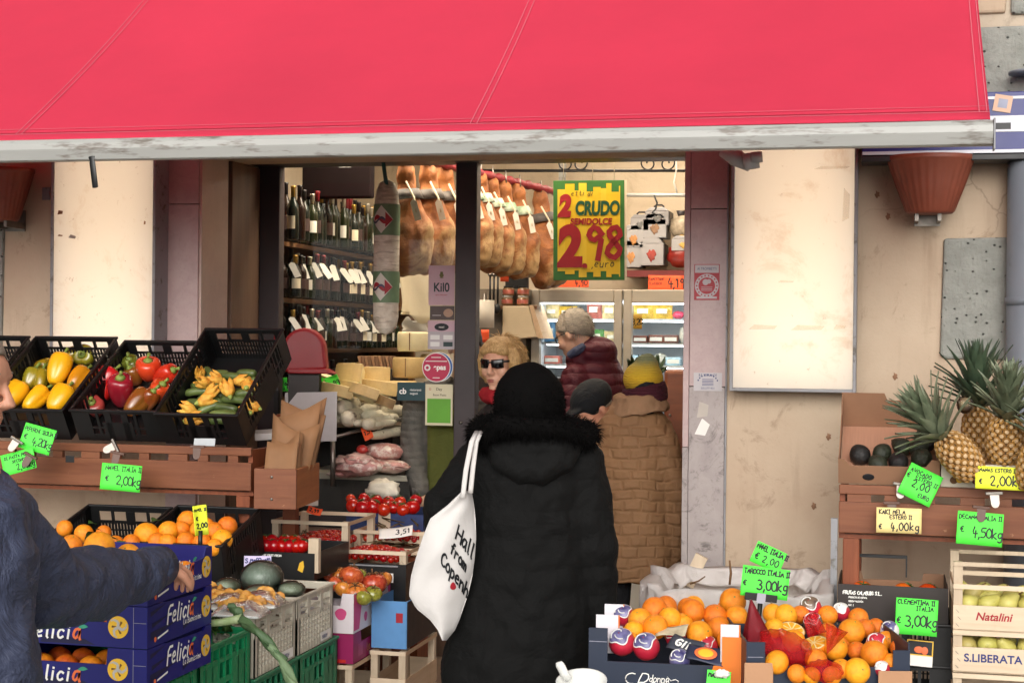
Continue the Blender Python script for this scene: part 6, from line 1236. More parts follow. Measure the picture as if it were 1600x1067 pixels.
wood_crate('wooden crate under the magenta box', tw, TD+.02, .17, (t1.x-tw/2, t1.y-.01, mz-.235), post=.06, nslat=1, slat=.55)
for px, py, r, g, d in ((549, 900, 20, 0, 5.95), (565, 897, 10, 1, 6.1), (584, 912, 22, 0, 6.0), (536, 920, 14, 0, 5.83), (556, 925, 19, 0, 5.83), (583, 927, 15, 1, 5.85), (528, 897, 14, 0, 6.1), (515, 897, 13, 0, 6.1), (568, 934, 14, 1, 5.8), (600, 905, 14, 0, 6.08), (525, 912, 14, 0, 5.9)):
    d += .6; tomato(PD(px, py, d), r/2450*d, 'big ribbed green tomato in the spotted box' if g else 'big ribbed orange red tomato in the spotted box', 'green tomatoes in the spotted box' if g else 'orange red tomatoes in the spotted box', TOMG if g else TOMO, 9)
# sky blue box and crate beside the woman's bag
b0 = PD(635, 1014, 6.5); bz = PD(635, 940, 6.5).z-b0.z; SKYB = mat('sky_blue_card', '5b8fc4', .5, .08)
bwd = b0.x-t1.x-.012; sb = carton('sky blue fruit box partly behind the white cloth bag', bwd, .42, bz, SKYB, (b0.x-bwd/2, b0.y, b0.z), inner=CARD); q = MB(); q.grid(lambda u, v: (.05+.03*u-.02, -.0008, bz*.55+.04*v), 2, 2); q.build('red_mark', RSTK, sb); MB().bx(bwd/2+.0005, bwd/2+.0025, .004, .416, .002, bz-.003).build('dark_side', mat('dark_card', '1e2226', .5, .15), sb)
wood_crate('wooden crate under the sky blue box', bwd, .46, .16, (b0.x-bwd/2, b0.y-.01, b0.z-.225), post=.055, slat=.6); wood_crate('lowest wooden crate by the sky blue box', bwd, .46, .06, (b0.x-bwd/2, b0.y-.01, .05), post=.03, slat=.5)
# cherry tomatoes: rows of trays stepping up to the window
def cherry(fn_label, grp, o, x0, x1, y0, y1, z, r, n, seed, m=TOMC, lay=2, dome=.02, cal=True):
    pile(lambda p, rr: tomato(o.location+p, rr, fn_label, grp, m, 0, nm='cherry_tomato', cal=cal), x0, x1, y0, y1, z, r, n, seed, lay, dome)
A_, B_ = PD(329, 898, 6.5), PD(489, 898, 6.4); zt_ = PD(400, 862, 6.45).z
bc = carton('black printed tray of round tomatoes with white corner posts', (B_.x-A_.x), .42, .11, BLACKP, ((A_.x+B_.x)/2, A_.y+.02, zt_-.11), inner=BLACKP)
for px, lb in ((367, 0), (487, 1)): MB().bx(-.022, .022, .001, .03, .03, .17).build('corner_post', CRATEV, bc).location = (PD(px, 850, 6.4).x-bc.location.x, .002, 0)
q = MB(); strokes(q, 'VEDERE FRUIT FRESH', -.02, .092, .008, .0022, lambda u, v, l: (u, -.0008-l, v)); q.build('lettering', INKW, bc); q = MB(); q.add([((B_.x-A_.x)/2-.055+.022*math.cos(a*1.2566)*(1 if a % 2 else .5), -.001, .055+.026*math.sin(a*1.2566)) for a in range(5)], [(0, 1, 2, 3, 4)]); q.build('yellow_mark', EMY, bc)
rn = random.Random(31)
for i, px in enumerate((403, 416, 428, 441, 452, 463, 472, 410, 425, 445, 460)): d = 6.55 if i < 7 else 6.65; tomato(PD(px, 853 if i < 7 else 845, d), .031, 'round red tomato in the black printed tray', 'round tomatoes in the black tray', TOM)
A_, B_ = PD(424, 862, 6.98), PD(550, 862, 6.95); zz = PD(480, 842, 6.97).z
wc1 = wood_crate('wooden crate of cherry tomatoes below the paper bag box', B_.x-A_.x, .38, .11, ((A_.x+B_.x)/2, A_.y, zz-.11), post=.085, slat=.45); cherry('cherry tomato in the wooden crate below the bag box', 'cherry tomatoes below the bag box', wc1, -.13, .16, .03, .35, .075, .015, 70, 5, dome=.03, cal=False)
A_, B_ = PD(498, 886, 6.93), PD(636, 884, 6.83); zz = PD(560, 858, 6.88).z
wc2 = wood_crate('pale framed crate of cherry tomatoes, middle one of the row', B_.x-A_.x, .40, .085, ((A_.x+B_.x)/2, A_.y-.02, zz-.115), post=.03, slat=.25); cherry('cherry tomato in the pale framed middle crate', 'cherry tomatoes in the middle crate', wc2, -.16, .16, .02, .38, .05, .0165, 75, 8, dome=.03, cal=False)
A_, B_ = PD(494, 935, 6.9), PD(634, 935, 6.8); dk_ = carton('black carton under the pale framed tomato crate', B_.x-A_.x, .42, .16, BLACKP, ((A_.x+B_.x)/2, A_.y-.005, PD(560, 936, 6.85).z), inner=BLACKP); MB().bx(.1, .15, -.002, -.0006, .08, .12).build('white_label', WHITEC, dk_); MB().bx(-.17, .17, -.0022, -.0006, .148, .154).build('pale_edge', GREYMET, dk_)
A_, B_ = PD(556, 850, 7.28), PD(668, 850, 7.2); zz = PD(610, 835, 7.24).z
wc3 = wood_crate('wooden crate of vine tomatoes with white paper on its rim', B_.x-A_.x, .36, .09, ((A_.x+B_.x)/2, A_.y-.03, zz-.09), post=.02, slat=.3); cherry('vine cherry tomato in the farther wooden crate', 'vine tomatoes in the farther crate', wc3, -.14, .14, .02, .34, .05, .016, 60, 12, dome=.02)
VINE = mat('vine_stalk', '5a4a2c', .7, .2)
for o_, n_, sd in ((wc3, 16, 1), (wc2, 7, 2), (wc1, 4, 3)):
    rn = random.Random(sd); q = MB()
    for i in range(n_):
        p = Vector((rn.uniform(-.13, .13), rn.uniform(.03, .33), rn.uniform(.105, .13))); q.tube([p, p+Vector((rn.uniform(-.05, .05), rn.uniform(-.04, .04), rn.uniform(0, .02))), p+Vector((rn.uniform(-.08, .08), rn.uniform(-.06, .06), -.005))], [.003, .0035, .002], 5)
    v_ = q.build('vine_stalks', VINE); v_.location = o_.location; tag(v_, 'dry vine stalks over the %s' % {1: 'tomatoes of the farther crate', 2: 'cherry tomatoes of the pale framed crate', 3: 'cherry tomatoes below the bag box'}[sd], 'stalks', kind='stuff')
card('price_tag', 592, 820, 645, 842, 7.15, WHITEC, 'white price paper lying on the vine tomatoes', 'price tag', (('3,51', .0, -.2, .45, .004),), (R(-50), R(-8), 0))
A_, B_ = PD(541, 822, 7.5), PD(662, 822, 7.42); zz = PD(600, 802, 7.46).z; CHK = mat('blue_check', '20305c', .6, .3, 40)
tb2 = carton('blue checked tray of red tomatoes right under the window', B_.x-A_.x, .36, .085, CHK, ((A_.x+B_.x)/2, A_.y, zz-.085), inner=CHK); MB().bx(-.03, .03, -.003, -.0007, -.01, .09).build('wood_cleat', CRATEV, tb2)
for i, (px, py, r) in enumerate(((552, 790, 12), (567, 793, 13), (583, 792, 13), (600, 796, 11), (615, 792, 11), (630, 796, 11), (645, 792, 12), (569, 779, 10), (588, 783, 11), (625, 784, 10), (650, 781, 10), (607, 784, 10), (548, 779, 8))): tomato(PD(px, py, 7.5+(790-py)*.008), r/2450*7.5, 'ripe red tomato in the blue checked tray', 'tomatoes in the blue checked tray', TOM)
card('price_tag', 480, 791, 503, 804, 6.9, ORANGEC, 'orange price tag on the cherry tomatoes below the bag box', 'price tag', (('2,99', -.35, -.15, .45, .003),), (R(-40), R(14), 0))
for k, (px, py, d) in enumerate(((425, 880, 6.5), (560, 905, 6.55), (600, 870, 6.9), (600, 830, 7.15))):   # stands that carry the trays
    p = PD(px, py, d); hh_ = p.z-.03-.05; o = thing('tray_stand', 'plain dark stand under the %s tomato trays' % ('leftmost', 'middle', 'farther', 'topmost')[k], 'stand', (p.x, p.y+.1, .05)); hh_ = {0: bc.location.z, 1: dk_.location.z, 2: wc3.location.z, 3: tb2.location.z}[k]-.052; lo = (bc, dk_, wc3, tb2)[k]; o.location = (lo.location.x, lo.location.y, .05); MB().bx(-.14, .14, .03, .33, hh_-.03, hh_).build('stand_top', BENCHV, o); 
    for s in (-1, 1): MB().bx(s*.1-.02, s*.1+.02, .06, .3, 0, hh_-.031).build('stand_leg', BENCHV, o)
p = wc1.location; o = thing('tray_stand', 'plain dark stand under the crate below the bag box', 'stand', (p.x, p.y, .05)); MB().bx(-.14, .14, .03, .33, p.z-.085, p.z-.052).build('stand_top', BENCHV, o); MB().bx(-.02, .02, .06, .3, 0, p.z-.0855).build('stand_leg', BENCHV, o)

# ------------------------------------------------------------------ right bench: avocados and pineapples
av0, av1 = PY(1310, 740, -.86), PY(1468, 740, -.86); AVT = R(24)
ac = thing('cardboard_box', 'open tilted cardboard box of avocados on the right bench', 'box', ((av0.x+av1.x)/2, -.865, 1.137), (AVT, 0, 0)); aw_ = (av1.x-av0.x); ad = .46; t = .004; CPK = mat('cardboard_pink', 'b88a70', .8, .06, 5, .12, 50, stretch=(30, 1, 1))
MB().prism([(-aw_/2, 0), (aw_/2, 0), (aw_/2, .105), (aw_*.42, .105), (aw_*.36, .075), (-aw_*.38, .075), (-aw_*.44, .10), (-aw_/2, .10)], t).build('front_wall', CARDD, ac); MB().prism([(-aw_/2, 0), (aw_/2, 0), (aw_/2, .12), (-aw_*.02, .12), (-aw_*.05, .15), (-aw_/2, .15)], t, TR((0, ad, 0))).build('back_wall', CARDD, ac)
for s in (-1, 1): MB().prism([(-ad/2+.005, 0), (ad/2-.001, 0), (ad/2-.001, .14), (ad*.36, .14), (ad*.3, .10), (-ad*.36, .085), (-ad/2+.005, .105)], t, TR((s*(aw_/2) + (0 if s > 0 else t), ad/2, 0), R(90))).build('side_wall', CARDD, ac)
MB().bx(-aw_/2+t+.001, aw_/2-t-.001, t+.001, ad-.001, .001, t).build('floor', CPK, ac); q = MB(); q.ell((-aw_*.2, -.001, .03), (.022, .0012, .014), nu=12, nv=6); q.build('print_mark', INK, ac)
AVO = mat('avocado_skin', '23261e', .5, .3, 12, .6, 70, col2='343a28'); AVO2 = mat('avocado_skin_dark', '191716', .5, .2, 12, .6, 70)
def avoc(px, py, r, lb, m=AVO, rot=0, hg=None):
    n = Vector((0, -math.sin(AVT), math.cos(AVT))); P0 = ac.location+n*(hg or r*.95); v = ray(px, py); p = CAM+v*((P0-CAM).dot(n)/v.dot(n)); o = thing('avocado', lb, 'avocado', p, (R(-60), 0, rot)); MB().lathe([(0, -r), (r*.5, -r*.88), (r*.85, -r*.5), (r, 0), (r*.9, r*.45), (r*.66, r*.9), (r*.4, r*1.22), (r*.14, r*1.38), (0, r*1.4)], 20).build('avocado_body', m, o); MB().ell((0, 0, r*1.39), (.005, .005, .004), nu=8, nv=5).build('stalk_scar', BRN, o); return o
for px, py, r, lb, m, rt, hg in ((1344, 711, .040, 'avocado at the left end of the box', AVO2, .4, None), (1378, 708, .036, 'avocado second from the left, back row', AVO, -.5, None), (1372, 726, .036, 'avocado second from the left, front row', AVO, .6, None), (1404, 722, .038, 'avocado in the middle of the front row', AVO2, .2, None), (1411, 699, .036, 'avocado in the middle of the back row', AVO, 1.2, None), (1446, 688, .045, 'large black avocado at the back right of the box', AVO2, .3, .06), (1434, 700, .034, 'avocado in front of the large black one', AVO, -1.1, .06), (1440, 716, .040, 'greenish avocado at the front right of the box', AVO, .2, None)): avoc(px, py, r, lb, m, rt, hg)
# pineapples
PIN = mat('pineapple_eye', '8a5e2c', .6, .3, 20, .2, col2='b88a44'); PINC = mat('pineapple_eye_tip', 'c4a47c', .7, .2, 30); PING = mat('pineapple_groove', '4e381c', .7, .25, 20); PLF = mat('pineapple_leaf', '546248', .5, .3, 8, .15, 40, col2='8e967a', stretch=(1, 1, 1)); PLF2 = mat('pineapple_leaf_dark', '2e4030', .5, .25, 8, .15, 40, col2='4e6048')
def pineapple(p, R0, H, rot, lb, leaf=PLF, crown=.22, n=64, sd=0, spread=1.0):
    o = thing('pineapple', lb, 'pineapple', p, rot); q = MB()
    prof = lambda z: R0*math.sqrt(max(.02, 1-abs((z/H-.48)/.56)**2.6))
    q.lathe([(max(.01, prof(H*i/14)*.95), H*i/14) for i in range(15)], 24, 0)
    rows = 11
    for i in range(rows):
        z = H*(i+.5)/rows; rr_ = prof(z); nn = 12
        for j in range(nn):
            a = 2*math.pi*(j+.5*(i % 2))/nn; u = Vector((math.cos(a), math.sin(a), 0)); tg = Vector((-math.sin(a), math.cos(a), 0)); zz_ = Vector((0, 0, 1)); sl = (prof(z+.01)-prof(z-.01))/.02; up_ = (zz_+u*sl).normalized(); nrm = (u-zz_*sl).normalized()
            c = u*rr_*.97+zz_*z; hw, hh = math.pi*rr_/nn*.93, H/rows*.93
            ring = [c+tg*hw*math.cos(k*math.pi/3)+up_*hh*math.sin(k*math.pi/3)*.95 for k in range(6)]; mid = [c+nrm*.007+(r_-c)*.55 for r_ in ring]; tip = c+nrm*.0085-up_*.0+up_*hh*.1
            q.add(ring+mid+[tip], [(k, (k+1) % 6, 6+(k+1) % 6, 6+k) for k in range(6)]+[(6+k, 6+(k+1) % 6, 12) for k in range(6)], 1); q.m[-6:] = [2]*6
    q.build('pineapple_body', [PING, PIN, PINC], o)
    rn = random.Random(sd+5); q = MB()
    for i in range(n):
        f = i/n; a = i*2.399; L = crown*(.36+.42*(1-abs(f-.55)*1.3)); el = R(36+50*f+rn.uniform(-8, 8)); el = el if spread == 1 else min(R(88), el*spread); b = Vector((math.cos(a)*.022*(1-f), math.sin(a)*.022*(1-f), H*.965+.085*f*crown/.2)); dr = Vector((math.cos(a)*math.cos(el), math.sin(a)*math.cos(el), math.sin(el))); sdv = Vector((-math.sin(a), math.cos(a), 0)); wd = .026*(1-.35*f); cu = rn.uniform(.01, .05)*(1-f*.6)
        q.grid(lambda u, v: b+dr*L*v+sdv*(u-.5)*2*wd*(1-v**2.6)*(.7+.7*v*(1-v))+Vector((math.cos(a), math.sin(a), -.35))*cu*v*v*1.2-Vector((dr.x*-.3, dr.y*-.3, .3))*(.5-abs(u-.5))*wd*1.2, 4, 7)
    q.build('crown', leaf, o); return o
pineapple(PD(1524, 742, 5.62), .062, .18, (R(8), R(-40), 0), 'pineapple leaning left with its crown over the avocado box', PLF, .25, 60, 1)
pineapple(PD(1568, 722, 5.70), .066, .17, (R(14), R(2), 0), 'ripe golden pineapple standing in the middle', PLF, .23, 56, 2, 1.1)
pineapple(PD(1530, 720, 6.0), .06, .21, (R(0), R(-4), 1), 'pineapple at the back with a tall dark crown', PLF2, .28, 60, 3, 1.05)
pineapple(PD(1612, 765, 5.55), .064, .18, (R(10), R(10), 0), 'pineapple at the right picture edge', PLF, .2, 50, 4)
wrapped(1508, 633, 5.9, (.028, .025, .03), mat('wrap_mix', '5a3c5c', .4, .5, 25, col2='b8a070', coat=.5), 'small purple and yellow wrapped fruit between the pineapple crowns', 'wrapped_fruit', 'fruit')
pbx0 = PY(1470, 750, -.86); pb = thing('cardboard_box', 'low printed box of pineapples on the right bench', 'box', (pbx0.x+.30, -.875, 1.137), (R(8), 0, 0)); MB().bx(-.30, .34, 0, .004, 0, .085).build('front_wall', paper('cream_print', 'cfc6b4'), pb); MB().bx(-.30, .34, .0045, .4, 0.001, .005).build('floor', CARD, pb); MB().bx(-.30, -.296, .0045, .42, .0055, .10).build('side_wall', CARDD, pb); MB().bx(-.30, .34, .4205, .4245, 0, .1).build('back_wall', CARDD, pb); MB().prism([(-.3, .0855), (-.24, .0855), (-.24, .14), (-.28, .145), (-.3, .16)], .004).build('corner_flap', CARD, pb)
q = MB(); q.ell((-.255, -.001, .025), (.014, .001, .014), m=0, nu=12, nv=6); q.ell((-.235, -.0015, .028), (.013, .001, .013), m=1, nu=12, nv=6); q.ell((-.16, -.001, .022), (.032, .0012, .014), m=2, nu=12, nv=6); q.build('fruit_print', [BRN, EMY, mat('plum_print', '7a2848', .5)], pb)

# ------------------------------------------------------------------ right, below the bench: persimmon crates and pear crates
DB = mat('dark_card', '1e2226', .5, .15)
pa, pc_ = PD(1313, 972, 5.75), PD(1478, 972, 5.55); pw = .385
pbx = carton('dark brown box of persimmons under the right bench', pw, .36, .13, mat('brown_black_card', '2c2320', .5, .15), ((pa.x+pc_.x)/2, PD(1395, 950, 5.62).y, PD(1395, 972, 5.62).z), inner=CARDD, bnotch=(.2, .8, .03)); pbz = pbx.location
q = MB(); F_ = lambda u, v, l: (u, -.0008-l, v); strokes(q, 'FRUTAS CALABUIG S.L.', -pw*.45, .095, .012, .003, F_, adv=1.0); [strokes(q, tx, -pw*.40, .095-.014*(k+1), .006, .0014, F_, adv=1.0) for k, tx in enumerate(('PRODUCTO DE ESPANA', 'ORIGEN VALENCIA', 'CAT. I'))]; q.build('lettering', INKW, pbx)
q = MB(); q.add([(pw*.17+.05*math.cos(6.283*i/16)*1.0, -.0012, .075+.011*math.sin(6.283*i/16)) for i in range(16)], [tuple(range(16))], 0); q.build('orange_opening', ORP, pbx)
MB().prism([(-pw*.36, 0), (pw*.14, 0), (pw*.14, .012), (-pw*.36, .012)], .01, TR((0, .30, .19))).bx(-pw*.36, -pw*.345, .30, .31, .12, .19).bx(pw*.125, pw*.14, .30, .31, .12, .19).build('carry_handle', BLACKP, pbx)
PERS = mat('persimmon_skin', 'e0601a', .25, .15, 4, coat=.4, hue=.02)
for i, (px, py) in enumerate(((1347, 925), (1412, 928), (1450, 929), (1375, 935), (1432, 940), (1345, 940))): tomato(PD(px, py, 5.78), .044, 'orange persimmon in the dark brown box', 'persimmons in the dark brown box', PERS, 0, 'persimmon', 'persimmon')
for k in range(3): plastic_crate('black crate under the persimmon box, %s of three' % ('topmost', 'middle', 'lowest')[k], .40, .38, .145, BLACKP, (pbz.x+.01, pbz.y-.01, pbz.z-.148*(k+1)), style='slots')
cdp = PD(1437, 1020, 5.5); o = MB().bx(-.045, .045, 0, .003, -.045, .045).build('picture_card', [WHITEC]); q = MB(); q.bx(-.045, .045, -.002, -.0005, -.008, .045, 0); q.bx(-.041, .041, -.003, -.0021, -.004, .041, 1); q.ell((-.004, -.003, .012), (.016, .001, .012), m=2); q.ell((.016, -.003, .01), (.012, .0012, .014), m=2); q.build('picture', [EMY, INK, ORP], o); o.location = cdp; o.rotation_euler = (R(-6), R(3), 0); tag(o, 'small white card with a yellow framed fruit picture on the black crate', 'card')
o, W, H = ptag(1400, 935, 1464, 992, 5.42, LIME, 'green clementine tag marked 3,00 in front of the persimmon box', (('CLEMENTINA II', -.46, .34, .12, .0028), ('ITALIA', .0, .18, .12, .0026), ('€', -.46, -.2, .18, .003), ('3,00kg', -.26, -.26, .3, .004)), (R(-4), R(3), 0))
pe0 = PD(1489, 983, 5.4); PEAR = mat('pear_skin', 'b4a850', .45, .2, 8, .1, 60, col2='ccc070', spot=.35, spotc='8a7a3a', spots=25, hue=.03)
wcs = []
for k, (yb, tx, ik) in enumerate(((984, 'Natalini', INKR), (1049, 'S.LIBERATA', INKB), (1116, None, None))):
    z = PD(1489, yb, 5.4).z; o = wood_crate('wooden pear crate, %s in its stack at the right' % ('topmost' , 'second', 'lowest visible')[k], .50, .34, .115, (pe0.x+.25, pe0.y, z), post=.045 if k == 0 else .03, text=tx, ink=ik, slat=.72); wcs.append(o)
    if k == 0: q_ = MB(); [q_.bx(x-.015, x+.015, y-.015, y+.015, .16, .235) for x in (-.234, .234) for y in (.017, .323)]; q_.bx(-.25, .25, -.003, .003, .222, .236); q_.bx(-.25, .25, .337, .343, .222, .236); q_.build('upper_frame', CRATEV, o)
def pear(p, r, rot, lb, grp):
    o = thing('pear', lb, 'pear', p, rot, grp); MB().lathe([(0, -r), (r*.5, -r*.9), (r*.9, -r*.45), (r, 0), (r*.88, r*.45), (r*.6, r*.95), (r*.45, r*1.3), (r*.3, r*1.5), (0, r*1.55)], 18, fn=lambda q, z: 1+.03*math.sin(q*2+z*30)).build('pear_body', PEAR, o); MB().tube([(0, 0, r*1.5), (.003, 0, r*1.8), (.008, 0, r*2)], .0025, 6).build('stalk', BRN, o); return o
rn = random.Random(17)
for k in range(2):
    for i in range(7):
        for j in range(3): pear(wcs[k].location+Vector((-.2+i*.066+.02*(j % 2), .05+j*.1, .08+.012*rn.random()+(.012 if j else 0))), .033, (rn.uniform(-1.6, 1.6), rn.uniform(-1.2, 1.2), rn.uniform(0, 6)), 'yellow green pear in the %s pear crate' % ('topmost', 'second')[k], 'pears in the %s crate' % ('topmost', 'second')[k])
for k, (px, py) in enumerate(((1556, 1000), (1590, 1000))): o = lump(px, py, .05, .022, .04, 5.5, plasticbag('clear_bag', 'c8d0d0', .4), 'clear plastic wrap over the pears of the second crate, %s' % ('left', 'right')[k], 'plastic_wrap', 'wrap', k, .3)
plastic_crate('plain dark crate carrying the pear crates', .48, .33, .2, BLACKP, (pe0.x+.25, pe0.y+.005, wcs[2].location.z-.205), style='green')

# ------------------------------------------------------------------ white bag lined crate behind the oranges
A_, B_ = PD(1003, 945, 5.75), PD(1293, 930, 5.45); bw_ = .66; pX = (A_.x+B_.x)/2
WB = plasticbag('white_bag_plastic', 'e2dcd8', .12); bz0 = PD(1150, 945, 5.6).z-.2; by0 = PD(1150, 945, 5.6).y
bc2 = wood_crate('wooden crate lined with a white plastic bag behind the oranges', bw_-.04, .44, .16, (pX, by0+.02, bz0), post=.0); 
for s, x in ((0, -bw_/2+.14),): MB().box((x, .02+.42, .25), (.05, .02, .13), (0, R(25), 0)).build('broken_slat', CRATEV, bc2)
def bagf(u, v):
    a = u*2*math.pi; cx, cy = math.cos(a), math.sin(a); e = 4.5
    sx_ = abs(cx)**(2/e)*math.copysign(1, cx)*bw_/2; sy_ = abs(cy)**(2/e)*math.copysign(1, cy)*.225
    nz = mnoise.noise(Vector((cx*3, cy*3, v*2.2)))*.022+mnoise.noise(Vector((cx*8, cy*8, v*5)))*.008
    hb = .245 if cy < .2 else .275; z = .06+(hb-.06+.03*mnoise.noise(Vector((cx*2.2+3, cy*2.2, 0))))*min(1, v*1.45); k = 1+.05*math.sin(v*3)
    if v > .69: z -= (v-.69)*.22; k = .93-(v-.69)*.45
    return (sx_*k+nz, .225+sy_*k+nz, z+.01*math.sin(a*7)*v)
q = MB(); q.grid(bagf, 110, 22); bagw = q.build('plastic_bag', WB, None, weld=True, solid=.001); bagw.location = bc2.location; tag(bagw, 'crumpled white plastic bag spread over the crate behind the oranges', 'bag')
q = MB(); sw = [(.20, .135), (.23, .133), (.255, .14), (.275, .158), (.285, .178)]; q.tube([(x, -.018-.0, z) for x, z in sw], [.004, .008, .009, .008, .004], 8, flat=.3, side=Vector((0, 0, 1))); q.build('red_print', mat('red_print3', 'e0503c', .5), bagw)
q = MB(); q.tube([PD(1140, 913, 5.5), PD(1142, 895, 5.5), PD(1140, 875, 5.5)], [.004, .0045, .003], 6); q.tube([PD(1078, 912, 5.52), PD(1092, 907, 5.52), PD(1102, 900, 5.52)], [.003, .003, .002], 6); o = q.build('dry_twig', BRN); tag(o, 'dry brown twigs on the white plastic bag', 'twig')
ORP_ = 'oranges in the lined crate'
for i, px in enumerate((1040, 1085, 1130, 1180, 1225)): orange(PD(px, 948, 5.65), .042, 'orange half hidden by the white plastic bag', 'oranges in the white bag', ORG)

# ------------------------------------------------------------------ navy boxes of oranges in the right foreground
NVC = mat('navy_card', '152238', .45, .12, 5, .03); ORC = mat('orange_card_print', 'e07418', .45, .08, 5, .03); LIN = paper('white_liner', 'd8d4da')
r0p, r1p = PD(920, 985, 4.8), PD(1165, 985, 4.72); rw = (r1p-r0p).to_2d().length; rz_ = math.atan2(r1p.y-r0p.y, r1p.x-r0p.x); rzb = r0p.z-.235; rd = .40
rb = thing('fruit_box', 'navy and orange printed box of big oranges at the front right', 'box', (r0p.x, r0p.y, rzb), (0, 0, rz_)); H_ = .245; lip = .145; t = .005
MB().prism([(0, 0), (rw*.70, 0), (rw*.80, lip), (.058, lip), (.058, H_), (.001, H_), (0, H_-.003)], t).build('front_wall', NVC, rb); MB().prism([(rw*.7005, 0), (rw, 0), (rw, H_-.012), (rw-.07, H_-.012), (rw-.07, lip), (rw*.8005, lip)], t).build('front_panel', ORC, rb)
MB().bx(0, t, t+.001, rd, 0, H_-.03).build('side_wall', NVC, rb); MB().bx(rw-t, rw, t+.001, rd, 0, H_-.03).build('side_wall', ORC, rb); MB().bx(t+.001, rw-t-.001, rd-t, rd, 0, H_-.06).build('back_wall', NVC, rb); MB().bx(t+.001, rw-t-.001, t+.001, rd-t-.001, .001, .006).build('floor', CARD, rb)
for x0, y, w_, hh_ in ((.008, .12, .07, .05), (.015, .30, .06, .06), (rw-.075, .01, .055, .06)): MB().bx(x0, x0+w_, y, y+.004, H_-.1, H_+hh_*.4).build('liner_flap', LIN, rb, bevel=.001); MB().bx(x0+w_+.0005, x0+w_+.004, y-.0005, y+.0045, H_-.1, H_+hh_*.4).build('flap_edge', ORC, rb)
MB().bx(.002, .057, -.0012, -.0004, H_-.042, H_-.04).build('crease', mat('crease_grey', '8a8a9a', .6), rb)
q = MB(); F_ = lambda u, v, l: (u, -.001-l, v)
strokes(q, 'R', .145, .057, .056, .0034, F_, slant=.3, jit=.02); q.tube([(.138+.022*math.cos(a*.5)*(1-.02*a)-.005, -.0015, .094+.02*math.sin(a*.5)*(1-.03*a)) for a in range(2, 11)], .0019, 4, flat=.2, side=Vector((0, 0, 1))); q.tube([(.14, -.0015, .05), (.13, -.0015, .058), (.118, -.0015, .053), (.127, -.0015, .048), (.113, -.0015, .046)], .0016, 4, flat=.2, side=Vector((0, 0, 1)))
strokes(q, 'osa', .18, .057, .046, .0034, F_, slant=.25, jit=.015, adv=1.05); strokes(q, 'donna', .185, .088, .021, .0022, F_, slant=.15, jit=.015, adv=.95)
bird = [(.275, .085), (.268, .108), (.272, .128), (.282, .116), (.296, .121), (.305, .115), (.302, .106), (.291, .104), (.285, .092), (.276, .083)]; q.tube([(x-.03, -.0016, z-.022) for x, z in bird], .0015, 4, flat=.2, side=Vector((0, 0, 1))); q.build('lettering', INKW, rb)
BO = 'big oranges in the navy and orange box'
for px, py, r, d in ((1023, 953, 21, 5.12), (1000, 968, 19, 5.05), (1024, 979, 20, 4.95), (1047, 967, 19, 5.04), (1082, 955, 20, 5.1), (1093, 990, 21, 4.92), (1117, 962, 19, 5.1), (1124, 982, 20, 5.0), (1145, 939, 21, 5.2), (1151, 964, 19, 5.1), (1140, 1000, 20, 4.9), (1066, 975, 18, 5.05), (990, 985, 16, 4.95), (1075, 950, 17, 5.2), (1145, 1010, 14, 4.85), (985, 1000, 14, 4.88), (1052, 990, 15, 5.0)): orange(PD(px, py, d), r/2450*d, 'big pale orange heaped in the navy and orange box', BO, ORG)
WRP = mat('wrap_red', 'b8243a', .35, .2, 12, .3, 25, coat=.3); WRV = mat('wrap_violet', '2a2668', .35, .3, 30, col2='8a86b0'); 
def wrapped_orange(px, py, d, r, lb, m=WRP, m2=WRV):
    o = thing('wrapped_orange', lb, 'orange', PD(px, py, d)); MB().ell((0, 0, 0), r, nu=22, nv=14, fn=lambda v: 1+.04*mnoise.noise(v*4+Vector((px, 0, 0)))).build('wrapper', m, o); q = MB()
    f = lambda a, e, k=1.03: Vector((math.cos(a)*math.sin(e), math.sin(a)*math.sin(e), math.cos(e)))*r*k
    tl = Euler((R(38), R(-10), 0)).to_matrix(); q.grid(lambda u, v: tl @ f(u*6.283, .05+v*(.75+.12*math.sin(u*25)), 1.055), 30, 4, 0); q.grid(lambda u, v: tl @ f(u*6.283, .78+.12*math.sin(u*25)+v*.1, 1.06), 30, 1, 1)
    q.tube([tl @ f(.5+i*.5, .2+.08*i, 1.075) for i in range(7)], .0022, 5, m=1); q.tube([tl @ f(3.5+i*.35, .3+.05*i, 1.075) for i in range(6)], .002, 5, m=1); q.build('wrapper_print', [m2, WHITEP], o); return o
wrapped_orange(972, 1003, 4.86, .042, 'orange in red and violet wrapper at the left front corner'); wrapped_orange(1010, 1010, 4.84, .042, 'orange in red and violet wrapper, second from the corner'); wrapped_orange(975, 962, 5.1, .036, 'wrapped orange behind the left white flap'); wrapped_orange(1056, 996, 4.93, .032, 'plain red wrapped orange in the middle of its box', WRP, WRP); wrapped_orange(1105, 1010, 4.9, .034, 'plain red wrapped orange at the right of its box', WRP, WRP); wrapped_orange(1062, 1030, 4.80, .032, 'violet wrapped orange at the box lip', WRV, WRV)
def leaflet(px, py, d, w_, h_, rot, m, lb, txt=None, pic=None):
    o = MB().grid(lambda u, v: (w_*(u-.5), h_*(v-.5), .004*math.sin(u*5+v*3)), 8, 6).build('printed_slip', m, solid=.0008); o.location = PD(px, py, d); o.rotation_euler = rot; tag(o, lb, 'slip')
    q = MB()
    if txt: strokes(q, txt, -w_*.3, -h_*.2, h_*.5, .007, lambda u, v, l: (u, v, .004*math.sin((u/w_+.5)*5+(v/h_+.5)*3)+.0012+l)); q.build('lettering', INKW, o)
    if pic: q.ell((0, .0, .006), (w_*.3, h_*.38, .002), m=0); q.ell((0, 0, .0075), (w_*.2, h_*.26, .0018), m=1); q.build('picture', [ORP, EMY], o)
